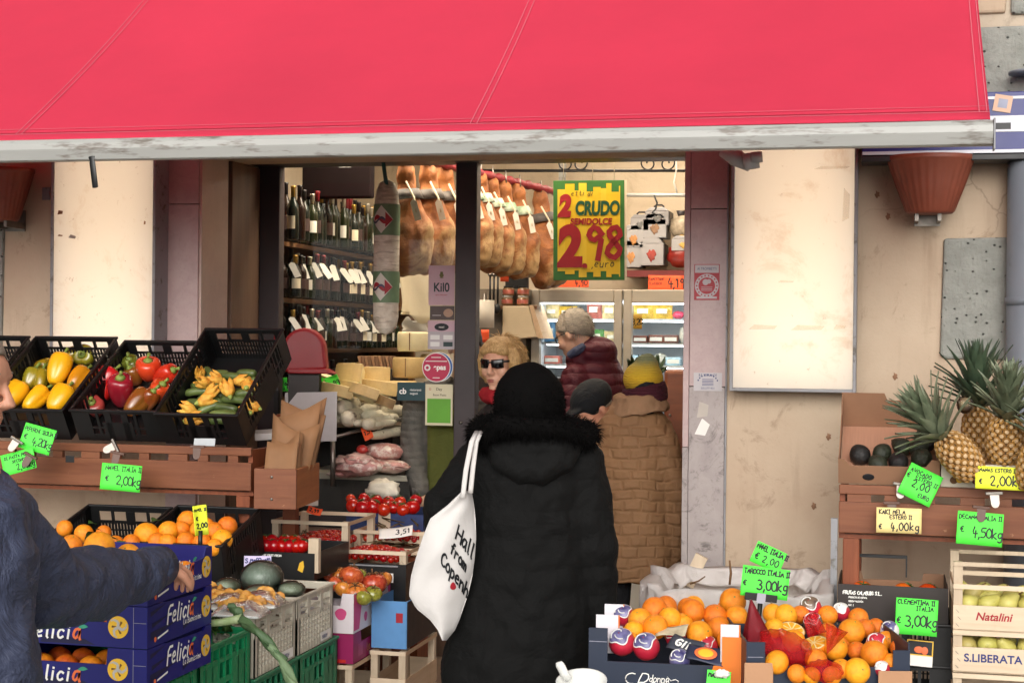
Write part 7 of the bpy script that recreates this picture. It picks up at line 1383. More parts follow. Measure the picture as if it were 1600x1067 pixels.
leaflet(1050, 985, 4.9, .10, .05, (R(28), R(-8), R(-15)), mat('slip_cream', 'b8ac90', .6, .25, 30), 'cream printed slip among the big oranges'); leaflet(1072, 1008, 4.82, .11, .06, (R(38), R(10), R(-20)), mat('slip_grey', '3a3e48', .5, .15), 'dark grey slip with white letters on the oranges', 'Gii'); leaflet(1103, 1022, 4.77, .12, .06, (R(40), R(6), R(-8)), mat('slip_navy', '2c3048', .5, .2), 'navy slip with an orange slice picture at the box lip', None, True)
o = MB().bx(-.035, .035, 0, .001, -.05, .02).build('price_tag', LIME); o.location = PD(1123, 1058, 4.66); o.rotation_euler = (R(-4), R(4), rz_); tag(o, 'green price tag at the bottom picture edge on the orange panel', 'price tag'); q = MB(); strokes(q, 'MARZI', -.03, .0, .013, .004, lambda u, v, l: (u, -.0008-l, v)); q.build('lettering', INK, o)
lump(1128, 1052, .022, .012, .01, 4.645, WHITEC, 'crumpled white paper behind the bottom green tag', 'crumpled_paper', 'paper', 4, .4)
# second box, netted and wrapped oranges
s0, s1 = PD(1166, 1045, 4.62), PD(1422, 1030, 4.62); sw_ = (s1-s0).to_2d().length; srz = math.atan2(s1.y-s0.y, s1.x-s0.x); sH = .22; sz0 = s0.z-.14
sb2 = thing('fruit_box', 'navy box of mixed netted and wrapped oranges at the right', 'box', (s0.x, s0.y, sz0), (0, 0, srz))
MB().prism([(0, 0), (sw_, 0), (sw_, sH-.02), (sw_-.05, sH-.02), (sw_-.05, .15), (.055, .15), (.055, sH), (0, sH)], t).build('front_wall', NVC, sb2); MB().bx(0, t, t+.001, .42, 0, sH).build('side_wall', NVC, sb2); MB().bx(sw_-t, sw_, t+.001, .42, 0, sH).build('side_wall', NVC, sb2); MB().bx(t+.001, sw_-t-.001, .415, .42, 0, sH-.02).build('back_wall', NVC, sb2); MB().bx(t+.001, sw_-t-.001, t+.001, .414, .001, .006).build('floor', CARD, sb2)
MB().bx(-.01, .075, -.03, -.024, .0, .165).build('brown_flap', CARD, sb2, bevel=.003); MB().bx(sw_-.10, sw_+.0, -.03, -.024, 0, .145).build('brown_flap', CARD, sb2, bevel=.003); MB().bx(.004, .05, -.0012, -.0004, sH-.045, sH-.043).build('crease', mat('crease_grey', '8a8a9a', .6), sb2)
BO2 = 'oranges in the second navy box'
for k, (px, py, r, d, red) in enumerate(((1331, 986, 21, 4.85, 0), (1294, 988, 16, 4.9, 0), (1353, 981, 15, 4.95, 0), (1368, 979, 14, 4.98, 0), (1305, 1012, 20, 4.72, 0), (1338, 1016, 15, 4.76, 1), (1366, 1021, 22, 4.68, 0), (1403, 1012, 13, 4.8, 1), (1339, 1048, 21, 4.58, 0), (1314, 1044, 16, 4.6, 0), (1208, 959, 17, 5.0, 0), (1228, 961, 18, 4.97, 0), (1250, 960, 15, 5.02, 1), (1293, 961, 16, 5.02, 1), (1341, 965, 16, 5.05, 0), (1210, 981, 16, 4.86, 0), (1214, 1034, 19, 4.62, 0), (1320, 1000, 14, 4.85, 1), (1385, 1000, 15, 4.86, 0), (1240, 1000, 18, 4.8, 0), (1275, 1030, 18, 4.66, 0), (1245, 1052, 15, 4.58, 0), (1390, 1035, 15, 4.66, 0), (1300, 1055, 15, 4.56, 0), (1268, 1055, 14, 4.57, 0))):
    orange(PD(px, py, d), r/2450*d, 'reddish orange in the second navy box' if red else 'plain orange in the second navy box', 'reddish oranges in the second navy box' if red else BO2, ORGR if red else ORG)
WRK = mat('wrap_face', 'b89a7c', .4, .5, 22, col2='3a2a30', coat=.3)
wrapped_orange(1266, 950, 5.05, .037, 'orange in red and tan wrapper below the green tag', WRP, WRK); wrapped_orange(1314, 956, 5.08, .03, 'orange in red and white wrapper at the back right', WRP, WHITEP); wrapped_orange(1270, 973, 4.95, .032, 'orange in tan wrapper in the middle of the second box', WRK, WRP); wrapped_orange(1370, 1006, 4.80, .034, 'orange in red striped wrapper near the right front', ORGR, WRP); wrapped_orange(1390, 985, 4.95, .03, 'violet and white wrapped orange at the right back', WHITEP, WRV); wrapped_orange(1378, 1045, 4.63, .024, 'dark red wrapped orange at the right front corner', WRP, WHITEP)
FLESH = mat('orange_flesh', 'f0a21c', .35, .2, 14, .2, 40, sss=.15, coat=.3); PITH = mat('orange_pith', 'f0d8a0', .6, .05)
def half(px, py, d, r, rot, lb):
    o = thing('orange_half', lb, 'orange', PD(px, py, d), rot); MB().lathe([(0, -r), (r*.5, -r*.87), (r*.87, -r*.5), (r, 0), (0, 0)], 24).build('peel', ORG, o); q = MB(); q.lathe([(r*.97, .0006), (r*.86, .001), (0, .001)], 24, 0); q.m[:24] = [0]*24; 
    for k in range(9): a0, a1 = 6.283*k/9+.07, 6.283*(k+1)/9-.07; am = (a0+a1)/2; q.add([(r*.1*math.cos(am), r*.1*math.sin(am), .0022), (r*.8*math.cos(a0), r*.8*math.sin(a0), .0018), (r*.84*math.cos(am), r*.84*math.sin(am), .0026), (r*.8*math.cos(a1), r*.8*math.sin(a1), .0018)], [(0, 1, 2, 3)], 1)
    q.build('cut_face', [PITH, FLESH], o); return o
half(1237, 984, 4.83, .042, (R(28), R(12), 0), 'halved orange showing its cut face in the second box'); half(1272, 1004, 4.74, .042, (R(20), R(-14), 0), 'second halved orange lying below the first')
NET = plasticbag('red_net', 'd8161c', .5); NETD = plasticbag('dark_red_film', '9c1c2c', .3)
q = MB(); q.grid(lambda u, v: (.05*(1-v*.95)*math.cos(u*6.283)*(1+.15*math.sin(u*19)), .04*(1-v*.95)*math.sin(u*6.283)*(1+.1*math.sin(u*13)), .14*v-.03), 26, 8); o = q.build('wrapper_cone', NETD, solid=.0006); o.location = PD(1181, 993, 4.78); o.rotation_euler = (0, R(-8), 0); tag(o, 'dark red film cone standing between the two orange boxes', 'wrapper')
for k, (px, py, d, w_, h_, dd, lb, rt) in enumerate(((1228, 1012, 4.68, .085, .05, .05, 'red net of oranges across the front of the second box', R(18)), (1287, 1048, 4.55, .055, .032, .04, 'glossy red net end at the front lip of the second box', 0))):
    q = MB(); q.ell((0, 0, 0), (w_, dd, h_), nu=36, nv=20, fn=lambda v: 1+.12*mnoise.noise(v*2.5+Vector((k*5, 0, 0)))+.05*math.sin(v.x*14+v.z*6)); o = q.build('fruit_net', NET); o.location = PD(px, py, d); o.rotation_euler = (0, rt, 0); tag(o, lb, 'net bag')
q = MB(); q.grid(lambda u, v: (.05*v*(u-.5)*1.4, .02*math.sin(u*7)*v, .085*v), 12, 6); o = q.build('net_tail', NET, solid=.0006); o.location = PD(1292, 1022, 4.66); o.rotation_euler = (R(-10), R(20), 0); tag(o, 'pointed red net tail standing up between the oranges', 'net')
q = MB(); q.grid(lambda u, v: (.06*(u-.5)*(1-v*.3), .01*math.sin(u*7), .07*v), 10, 6); o = q.build('net_tail', NET, solid=.0006); o.location = PD(1277, 992, 4.84); o.rotation_euler = (R(-20), R(-24), 0); tag(o, 'red net strip behind the halved oranges', 'net')
# tag holder with two green tags
o, W, H = ptag(1159, 886, 1232, 934, 5.05, LIME, 'large green blood orange tag marked 3,00 on a black holder', (('TAROCCO ITALIA II', -.46, .26, .16, .003), ('€', -.46, -.16, .18, .003), ('3,00kg', -.16, -.24, .32, .004)), (R(-4), R(6), R(2)))
ptag(1176, 853, 1225, 888, 5.12, LIME, 'green navel orange tag tilted behind the large green tag', (('NAVEL ITALIA II', -.46, .2, .22, .003), ('€ 2,00', -.4, -.28, .3, .003)), (R(-4), R(24), 0))
th = thing('tag_holder', 'black tag holder with clear clip under the large green tag', 'holder', PD(1189, 933, 5.03), (0, R(6), TH)); MB().bx(-.052, .052, -.004, .004, -.012, .012).build('holder_bar', BLACKP, th, bevel=.002); MB().bx(-.014, .014, -.007, -.0045, -.018, .014).build('clear_clip', mat('clear_clip_plastic', 'a8a8b4', .2, .1), th); MB().tube([(0, .002, -.012), (.003, .002, -.16)], .008, 10).build('holder_pin', BLACKP, th)
for s in (-.034, .034): MB().ell((s, -.005, -.012), (.004, .003, .003), nu=8, nv=6).build('rivet', STEEL, th)
# boxes below carry the foreground boxes
for k, (ob, ww, dd_, lb) in enumerate(((rb, rw, rd, 'plain dark crate carrying the navy and orange box'), (sb2, sw_, .42, 'plain dark crate carrying the second navy box'))): o = plastic_crate(lb, ww-.02, dd_, ob.location.z-.06, BLACKP, ob.matrix_basis @ Vector((ww/2, .0, -(ob.location.z-.055))), ob.rotation_euler, 'green')
plastic_crate('plain dark crate carrying the bag lined crate', .58, .42, bz0-.055, BLACKP, (pX, by0+.03, .05), style='green')
# white plastic scoop at the bottom edge
sc_ = thing('plastic_scoop', 'white plastic scoop with upright handle at the bottom picture edge', 'scoop', PD(910, 1092, 4.2), (R(16), R(-6), R(20)))
q = MB(); q.lathe([(0, 0), (.03, .002), (.055, .018), (.066, .045), (.069, .056), (.065, .056), (.058, .03), (.03, .008), (0, .006)], 28); q.build('scoop_bowl', WHITEP, sc_); q = MB(); q.tube([(-.03, .02, .05), (-.042, .03, .07), (-.050, .036, .09), (-.053, .038, .098)], [.012, .014, .014, .01], 12, flat=.6); q.build('scoop_handle', WHITEP, sc_)
st_ = thing('scoop_stand', 'low white tub under the plastic scoop', 'tub', (sc_.location.x, sc_.location.y, .05)); MB().lathe([(.07, 0), (.085, sc_.location.z-.075), (.08, sc_.location.z-.075), (.066, .01), (0, .01)], 24).build('tub_body', WHITEP, st_)
# ------------------------------------------------------------------ people
SKIN = mat('skin', 'c99a80', .5, .08, 9, .12, 120, sss=.15, spot=.36, spotc='b87f68', spots=6); SKIN2 = mat('skin_ruddy', 'c08a70', .5, .1, 9, .15, 120, sss=.15, spot=.38, spotc='a8685a', spots=7)
HAIRG = mat('hair_grey', '7a7064', .6, .3, 40, .5, 60, stretch=(1, 1, 6), col2='a89c8c'); HAIRB = mat('hair_blonde', 'a8814c', .5, .3, 40, .5, 60, stretch=(6, 6, 1), col2='d0ac74'); HAIRK = mat('hair_black', '141210', .5, .2, 40, .4, 60)
def cloth(name, c, rough=.8, wv=None, scale=20, bs=.3, sheen=0, folds=6, fd=.03):
    m, t, b = new(name); v = coords(t, (1, 1, 1), False); cc = srgb(c)
    t.links.new(mixc(t, ramp(t, noise(t, v, 6, 5), .3, .7), tuple(x*.86 for x in cc), tuple(min(1, x*1.12) for x in cc)), b.inputs['Base Color'])
    b.inputs['Roughness'].default_value = rough; b.inputs['Sheen Weight'].default_value = sheen; b.inputs['Specular IOR Level'].default_value = .25
    n = bump(t, noise(t, v, folds, 5, .6, 1.2), .6, fd); n = bump(t, noise(t, v, 260, 2), .12, .001, n)
    if wv:
        w_ = nd(t, 'ShaderNodeTexWave', wave_type='BANDS', bands_direction='Z', wave_profile='SIN'); w_.inputs['Scale'].default_value = wv; w_.inputs['Distortion'].default_value = 1.2; w_.inputs['Detail Scale'].default_value = 2; t.links.new(v, w_.inputs['Vector'])
        n = bump(t, mth(t, 'POWER', w_.outputs['Fac'], .35), bs, .02, n)
    t.links.new(n, b.inputs['Normal']); return m
BLACKC = cloth('black_coat', '050505', .85, 3.2, bs=.15); MAROON = cloth('maroon_puffer', '47141f', .6, 5.5, bs=.45); NAVYC = cloth('navy_jacket', '3c4258', .55, None, folds=5, fd=.08); GREYK = cloth('grey_knit', '5f5b58', .95, 9, bs=.2); OLIVE = cloth('olive_apron', '5c5e2c', .8); TROU = cloth('dark_trousers', '17171a', .85); SHOE = mat('shoe_leather', '141210', .4, .2)
def quilt():
    m, t, b = new('brown_quilt'); tc = nd(t, 'ShaderNodeTexCoord'); sp = nd(t, 'ShaderNodeSeparateXYZ'); t.links.new(tc.outputs['Object'], sp.inputs[0]); cb = nd(t, 'ShaderNodeCombineXYZ')
    wob = mth(t, 'MULTIPLY', noise(t, tc.outputs['Object'], 5, 2), .05)
    t.links.new(mth(t, 'ADD', mth(t, 'MULTIPLY', sp.outputs[0], .97), mth(t, 'ADD', mth(t, 'MULTIPLY', sp.outputs[1], .25), wob)), cb.inputs[0]); t.links.new(mth(t, 'ADD', sp.outputs[2], wob), cb.inputs[1])
    br = nd(t, 'ShaderNodeTexBrick'); br.inputs['Scale'].default_value = 1; br.inputs['Brick Width'].default_value = .082; br.inputs['Row Height'].default_value = .05; br.inputs['Mortar Size'].default_value = .012; br.inputs['Mortar Smooth'].default_value = 1; t.links.new(cb.outputs[0], br.inputs['Vector'])
    cc = srgb('7a5a3d'); c = mixc(t, ramp(t, noise(t, tc.outputs['Object'], 7, 5), .3, .7), tuple(x*.88 for x in cc), tuple(x*1.1 for x in cc))
    t.links.new(c, b.inputs['Base Color']); b.inputs['Roughness'].default_value = .7; b.inputs['Specular IOR Level'].default_value = .25
    h = mth(t, 'SUBTRACT', 1, br.outputs['Fac']); n = bump(t, h, .7, .0065); n = bump(t, noise(t, tc.outputs['Object'], 28, 5, .6, 1), .35, .012, n); t.links.new(n, b.inputs['Normal']); return m
QUILT = quilt()
def limb(mb, a, b, ra, rb, n=16, mid=None):
    a, b = Vector(a), Vector(b); K = 6
    mb.tube([a.lerp(b, i/K) for i in range(K+1)], [ra+(rb-ra)*i/K+(mid or 0)*math.sin(math.pi*i/K) for i in range(K+1)], n); mb.ell(a, ra, nu=n, nv=10); mb.ell(b, rb, nu=n, nv=10); return mb
def head_into(mb, M, nose=1, jaw=1, neck=True):
    T = mb.T; mb.T = M
    mb.ell((0, .012, .032), (.074, .094, .098), nu=28, nv=18); mb.ell((0, -.028, -.05), (.058*jaw, .062, .066), nu=20, nv=14); mb.ell((0, -.074, -.098), (.026, .02, .02)); mb.ell((0, -.05, .03), (.066, .05, .062))
    mb.tube([(0, -.090, .028), (0, -.104, .002), (0, -.116*nose, -.022), (0, -.098, -.034)], [.008, .010, .0145, .008], 12); 
    for s in (-1, 1): mb.ell((s*.013, -.1, -.027), (.010, .010, .009)); mb.ell((s*.042, -.062, -.02), (.028, .026, .034)); mb.ell((s*.077, .012, -.004), (.011, .019, .032), (0, 0, s*.35)); mb.tube([(s*.008, -.091, .036), (s*.03, -.09, .04), (s*.055, -.07, .034)], [.009, .009, .007], 8)
    mb.ell((0, -.093, -.057), (.023, .010, .0055)); mb.ell((0, -.091, -.068), (.020, .011, .0065)); mb.ell((0, -.08, -.06), (.035, .02, .03))
    if neck: limb(mb, (0, .025, -.06), (0, .045, -.2), .054, .06)
    mb.T = T; return mb
def pupil(par, M, s):
    e = MB(); e.T = M; e.ell((s*.031, -.081, .014), (.012, .010, .009)); o = e.build('eye', mat('eye_white', 'd8d2c8', .2, .05), par); e = MB(); e.T = M; e.ell((s*.031, -.0895, .013), (.0055, .003, .0055)); e.build('iris', mat('iris', '2c221a', .2, .1), o)
def legs(mb, base, hip, spread, ground, r=.075, d=Vector((0, 0, 0))):
    for s in (-1, 1):
        h = base+RT*s*spread; h.z = hip; k = Vector((h.x, h.y, ground+(hip-ground)*.5))+d*.5; f = Vector((h.x, h.y, ground+.07))+d
        limb(mb, h, k, r*1.15, r*.8); limb(mb, k, f, r*.8, r*.6)
def shoes(par, base, spread, ground, toe):
    for s in (-1, 1):
        q = MB(); c = base+RT*s*spread; q.ell((c.x+toe.x*.06, c.y+toe.y*.06, ground+.04), (.05, .05, .045)); q.ell((c.x+toe.x*.13, c.y+toe.y*.13, ground+.03), (.048, .06, .032)); q.ell((c.x-toe.x*.02, c.y-toe.y*.02, ground+.05), (.045, .045, .05)); setmods(q.build('shoe', SHOE, par), .012, 3)
def person(lb, p): return thing('person', lb, 'person', p)
def at_origin(par, o):                     # parts are modelled in world space: keep them there under a moved parent
    o.matrix_parent_inverse = Matrix.Translation(-par.location); return o
def PB(mb, name, m, par, **k): return at_origin(par, mb.build(name, m, par, **k))
def fur(name, par, m, spots, L, n, sd, flat=.0016):
    """tuft mesh: spots() yields (point, outward direction)"""
    rn = random.Random(sd); vs, fs = [], []
    for i in range(n):
        p, d = spots(rn); d = (d+Vector((rn.uniform(-.5, .5), rn.uniform(-.5, .5), rn.uniform(-.6, .3)))).normalized(); s_ = d.cross(Vector((rn.uniform(-1, 1), rn.uniform(-1, 1), rn.uniform(-1, 1)))).normalized()*flat; l = L*rn.uniform(.6, 1.2); k = len(vs)
        vs += [p-s_, p+s_, p+d*l*.6+s_*.7+Vector((0, 0, -l*.08)), p+d*l*.6-s_*.7+Vector((0, 0, -l*.08)), p+d*l+Vector((0, 0, -l*.25))]; fs += [(k, k+1, k+2, k+3), (k+3, k+2, k+4)]
    q = MB(); q.add(vs, fs, 0); return PB(q, name, m, par, fix=False)

# 1 woman in the black coat, seen from behind
D1 = 5.4; B1_ = lambda px, py, dd=0: PD(px, py, D1+dd)
w1 = person('person in long black coat and black fur hat, white cloth bag on shoulder', Vector((B1_(815, 800).x, B1_(815, 800).y, .05))); base1 = Vector(w1.location)
q = MB(); head_into(q, Matrix.Translation(B1_(828, 632)) @ Matrix.Rotation(TH+R(180), 4, 'Z')); limb(q, B1_(825, 700), B1_(815, 960), .09, .1); legs(q, base1, .75, .1, .05); setmods(PB(q, 'body', TROU, w1), .016, 3)
q = MB()
K = [(825, 676, .095), (826, 694, .150), (828, 716, .200), (828, 760, .216), (826, 830, .212), (820, 900, .222), (812, 980, .245), (806, 1060, .262), (803, 1150, .27)]
q.tube([B1_(x, y) for x, y, r in K], [r for *_, r in K], 28, flat=.64, side=RT)
q.ell(B1_(752, 722, -.01), (.085, .08, .075)); q.ell(B1_(905, 722, -.01), (.085, .08, .075))
limb(q, B1_(750, 722), B1_(694, 796, .02), .080, .076); limb(q, B1_(694, 796, .02), B1_(712, 880, .12), .076, .064)
limb(q, B1_(908, 724), B1_(932, 850, .0), .082, .078); limb(q, B1_(932, 850, .0), B1_(932, 985, .06), .078, .066)
setmods(PB(q, 'coat', BLACKC, w1), .012, 5, .03, .07)
q = MB(); q.tube([B1_(770, 690, -.07), B1_(785, 716, -.115), B1_(815, 734, -.13), B1_(845, 736, -.13), B1_(880, 718, -.115), B1_(900, 690, -.07)], [.035, .045, .05, .05, .045, .035], 14); q.ell(B1_(832, 700, -.09), (.15, .07, .075)); setmods(PB(q, 'hood', BLACKC, w1), .01, 6, .015, .05)
FURM = mat('black_fur', '060505', .9, .3, 30, spec=.1); ring = [B1_(745, 672, -.03), B1_(752, 690, -.09), B1_(778, 664, -.14), B1_(830, 668, -.16), B1_(880, 672, -.14), B1_(915, 684, -.09), B1_(922, 674, -.02), B1_(890, 664, .05), B1_(825, 660, .08), B1_(765, 660, .04)]
def ringp(t_): k = t_*len(ring); i = int(k) % len(ring); return ring[i].lerp(ring[(i+1) % len(ring)], k-int(k))
q = MB(); q.tube([ringp(i/40) for i in range(41)], .034, 12); setmods(PB(q, 'fur_collar', FURM, w1), .01, 3)
def sp_(rn): c = ringp(rn.random()); d = Vector((rn.gauss(0, 1), rn.gauss(0, 1), rn.gauss(0, 1))).normalized(); return c+d*.03, d
fur('fur_trim', w1, FURM, sp_, .030, 9000, 3, .0011)
hc = B1_(827, 628); q = MB(); q.ell(hc, (.122, .13, .138), nu=30, nv=20, fn=lambda d: 1+.05*mnoise.noise(d*5)); q.ell(B1_(830, 665), (.115, .115, .07)); setmods(PB(q, 'fur_hat', FURM, w1), .01, 4)
def sp2(rn): d = Vector((rn.gauss(0, 1), rn.gauss(0, 1), rn.gauss(0, 1))).normalized(); return hc+Vector((d.x*.118, d.y*.125, d.z*.134-.01)), d
fur('hat_fur', w1, FURM, sp2, .014, 7000, 4, .0011); shoes(w1, base1, .1, .05, fw)
# the white cloth bag
BE = [(767, 722, 737), (790, 698, 741), (810, 672, 743), (840, 660, 744), (870, 650, 742), (900, 642, 738), (930, 639, 731), (950, 650, 724), (968, 672, 718), (984, 684, 711), (1000, 691, 698)]
def edges(py):
    for (y0, a0, b0), (y1, a1, b1) in zip(BE[:-1], BE[1:]):
        if py <= y1: t_ = max(0, (py-y0)/(y1-y0)); return a0+(a1-a0)*t_, b0+(b1-b0)*t_
    return BE[-1][1:]
def bagp(px, py, side=1, l=0):
    L_, R_ = edges(py); s_ = min(1, max(0, (px-L_)/max(1, R_-L_))); v = (py-767)/233; fat = math.sin(math.pi*min(1, max(0, v*.92+.06)))**.7
    b_ = (.055*fat*math.sin(math.pi*s_)**.7)+.008*mnoise.noise(Vector((s_*2.5, v*6, 3)))*fat+.006*math.sin(s_*9+v*12)*fat
    return PD(px, py, 5.20-(b_ if side > 0 else -b_*.6)-l*side+.06*(s_)) 
bg_ = thing('cloth_bag', 'white cloth bag with black handwriting hanging from the shoulder in black', 'bag', bagp(690, 900)); q = MB()
for sd_ in (1, -1): q.grid(lambda u, v: (lambda py: (lambda e: bagp(e[0]+(e[1]-e[0])*u, py, sd_))(edges(py)))(767+233*v), 24, 44)
CANV = mat('bag_canvas', 'cfcbc8', .85, .04, 6, .25, 30); at_origin(bg_, q.build('bag_body', CANV, bg_, weld=True))
q = MB()
for (x0, y0, x1, y1, x2, y2, dd) in ((723, 778, 728, 735, 737, 690, -.02), (735, 770, 739, 730, 744, 690, .0)):
    P = [PD(x0, y0, 5.19+dd), PD(x1, y1, 5.19+dd), PD(x2, y2, 5.2+dd), PD(x2+8, y2-16, 5.27)]; q.tube([P[0].lerp(P[1], i/5) for i in range(6)]+[P[1].lerp(P[2], i/5) for i in range(1, 6)]+[P[3]], .0085, 8, flat=.45, side=RT)
at_origin(bg_, q.build('strap', CANV, bg_))
q = MB(); ca, sa_ = math.cos(R(-52)), math.sin(R(-52)); mpp = 2450/5.17
for tx, ox, oy, h in (('Halla', 712, 841, .046), ('from', 703, 862, .034), ('Copenhagen', 688, 880, .040)):
    def tf(u, v, l, ox=ox, oy=oy): a = R(-52); b_ = R(-14); X = u*math.cos(a)-v*math.sin(b_); Z = u*math.sin(a)+v*math.cos(b_); return bagp(ox+X*mpp, oy-Z*mpp, 1, .003+l)
    mw = 0
    # keep only the letters that lie on the cloth facing us
    n_ = len(tx)
    while n_ > 1 and ox+swidth(tx[:n_], h, 1.0)*.62*mpp > edges(oy+swidth(tx[:n_], h, 1.0)*.78*mpp)[1]+6: n_ -= 1
    strokes(q, tx[:n_], 0, 0, h, .0075, tf, adv=1.0, jit=.03)
at_origin(bg_, q.build('lettering', INK, bg_)); q = MB(); q.grid(lambda u, v: bagp(708+4.5*math.cos(u*6.283)*v*(1-.3*math.sin(u*6.283)), 915-6*math.sin(u*6.283)*v, 1, .004), 16, 3); at_origin(bg_, q.build('red_heart', RSTK, bg_))

# 2 person in brown quilted coat and yellow knitted hat, from behind
D2 = 7.25; B2_ = lambda px, py, dd=0: PD(px, py, D2+dd)
w2 = person('person in brown quilted coat and yellow knitted hat entering the shop', Vector((B2_(995, 800).x, B2_(995, 800).y, .08))); b2 = Vector(w2.location)
q = MB(); head_into(q, Matrix.Translation(B2_(1008, 612)) @ Matrix.Rotation(TH+R(170), 4, 'Z')); limb(q, B2_(1000, 660), B2_(995, 860), .085, .09); legs(q, b2, .72, .09, .08); setmods(PB(q, 'body', TROU, w2), .016, 3)
q = MB(); K = [(1004, 634, .095), (1000, 648, .150), (996, 668, .182), (992, 720, .192), (990, 790, .188), (990, 860, .198), (990, 906, .208)]
q.tube([B2_(x, y) for x, y, r in K], [r for *_, r in K], 28, flat=.66, side=RT); limb(q, B2_(944, 690), B2_(925, 790, .0), .072, .062); limb(q, B2_(1036, 690, -.03), B2_(1060, 775, -.05), .074, .066); limb(q, B2_(1060, 775, -.05), B2_(1056, 862, -.02), .064, .054); limb(q, B2_(925, 790), B2_(935, 860, .12), .062, .05)
setmods(PB(q, 'coat', QUILT, w2), .011, 5, .022, .09)
q = MB(); q.tube([B2_(1000, 646), B2_(998, 632), B2_(997, 620)], [.140, .132, .116], 26, flat=.95); q.ell(B2_(998, 622), (.125, .12, .03)); setmods(PB(q, 'collar', cloth('tan_lining', '84664c', .9), w2), .009, 5, .03, .06)
def knit(name, stops):
    m, t, b = new(name); tc = nd(t, 'ShaderNodeTexCoord'); sp = nd(t, 'ShaderNodeSeparateXYZ'); t.links.new(tc.outputs['Object'], sp.inputs[0]); n = noise(t, tc.outputs['Object'], 90, 2)
    z = mth(t, 'ADD', sp.outputs[2], mth(t, 'MULTIPLY', mth(t, 'SUBTRACT', n, .5), .03)); cr = nd(t, 'ShaderNodeValToRGB'); cr.color_ramp.interpolation = 'LINEAR'; mr = nd(t, 'ShaderNodeMapRange'); mr.inputs[1].default_value = stops[0][0]; mr.inputs[2].default_value = stops[-1][0]; t.links.new(z, mr.inputs[0]); t.links.new(mr.outputs[0], cr.inputs[0])
    lo, hi = stops[0][0], stops[-1][0]; el = cr.color_ramp.elements
    for i, (zz_, c) in enumerate(stops):
        e = el[i] if i < 2 else el.new(1); e.position = (zz_-lo)/(hi-lo) if i < 2 else (zz_-lo)/(hi-lo); e.color = (*srgb(c), 1)
    t.links.new(cr.outputs[0], b.inputs['Base Color']); b.inputs['Roughness'].default_value = .95; w_ = nd(t, 'ShaderNodeTexWave', bands_direction='Z'); w_.inputs['Scale'].default_value = 28; w_.inputs['Distortion'].default_value = 4; t.links.new(tc.outputs['Object'], w_.inputs[0]); t.links.new(bump(t, w_.outputs['Fac'], .5, .006), b.inputs['Normal']); return m
z_ = lambda py: B2_(1000, py).z
YK = knit('yellow_knit', [(z_(606), '9c7c1c'), (z_(590), 'b8961e'), (z_(574), 'a8902c'), (z_(562), '6a7050')]); MK = cloth('maroon_knit', '3e1822', .95, 24, bs=.4)
q = MB(); q.ell(B2_(1005, 592, 0), (.094, .105, .085), nu=26, nv=16); q.ell(B2_(1010, 574, 0), (.06, .07, .065)); q.ell(B2_(1014, 563, 0), (.028, .03, .035)); setmods(PB(q, 'knitted_hat', YK, w2), .008, 4)
q = MB(); q.tube([B2_(1005, 602), B2_(1008, 616), B2_(1013, 632)], [.104, .106, .098], 24, flat=1.05); setmods(PB(q, 'hat_band', MK, w2), .008, 3, .008, .02); shoes(w2, b2, .09, .08, fw)

# 3 grey haired man in maroon puffer jacket, facing left in profile
D3 = 8.3; B3_ = lambda px, py, dd=0: PD(px, py, D3+dd)
w3 = person('grey haired person with glasses in maroon puffer jacket bending before the lit cabinet', Vector((B3_(925, 700).x, B3_(925, 700).y, .08))); b3 = Vector(w3.location)
M3 = Matrix.Translation(B3_(899, 524)) @ Matrix.Rotation(TH+R(-128), 4, 'Z') @ Matrix.Rotation(R(24), 4, 'X')
q = MB(); head_into(q, M3, neck=False); limb(q, M3 @ Vector((0, .03, -.05)), B3_(915, 575), .052, .06); limb(q, B3_(915, 580), B3_(925, 690), .08, .09); legs(q, b3, .9, .1, .08); setmods(PB(q, 'body', SKIN, w3), .008, 3)
def hairshell(par, M, m, nm='hair', front=-.03, low=-.03, k=1.07, fr_=None, vox=.006, disp=.012):
    q = MB(); q.T = M; n0 = 34; vs = []
    def f(u, v):
        a = u*6.283; t0 = v*1.0; e = t0*(1.85+.5*max(0, math.sin(a))-.6*max(0, -math.sin(a))) if fr_ is None else t0*fr_(a)
        return (.074*k*math.sin(e)*math.cos(a), .012+.094*k*math.sin(e)*math.sin(a), .034+.098*k*math.cos(e))
    q.grid(f, 40, 14); o = PB(q, nm, m, par, solid=.014, weld=True)
    tx = bpy.data.textures.new('strands', 'CLOUDS'); tx.noise_scale = .02; dm = o.modifiers.new('d', 'DISPLACE'); dm.texture = tx; dm.strength = disp; dm.texture_coords = 'LOCAL'; return o
hairshell(w3, M3, HAIRG, k=1.06)
q = MB(); q.T = M3
for s in (-1, 1): q.tube([(s*.034+.022*math.cos(a*.524), -.1+.006*abs(math.cos(a*.524)), .012+.017*math.sin(a*.524)) for a in range(13)], .0022, 6); q.tube([(s*.056, -.096, .016), (s*.074, -.05, .018), (s*.08, .01, .014)], .002, 6)
q.tube([(-.012, -.103, .016), (.012, -.103, .016)], .002, 6); PB(q, 'glasses', BLACKM, w3)
q = MB(); K = [(918, 556, .085), (922, 572, .155), (927, 600, .178), (928, 650, .172), (924, 710, .175), (922, 760, .18)]; q.tube([B3_(x, y) for x, y, r in K], [r for *_, r in K], 24, flat=.85, side=RT); q.ell(B3_(932, 550, -.02), (.115, .115, .085)); q.ell(B3_(908, 562, .0), (.085, .1, .05)); limb(q, B3_(900, 590, -.10), B3_(890, 650, -.14), .075, .065); limb(q, B3_(890, 650, -.14), B3_(860, 690, -.06), .062, .05); limb(q, B3_(945, 590, .1), B3_(940, 660, .12), .075, .065)
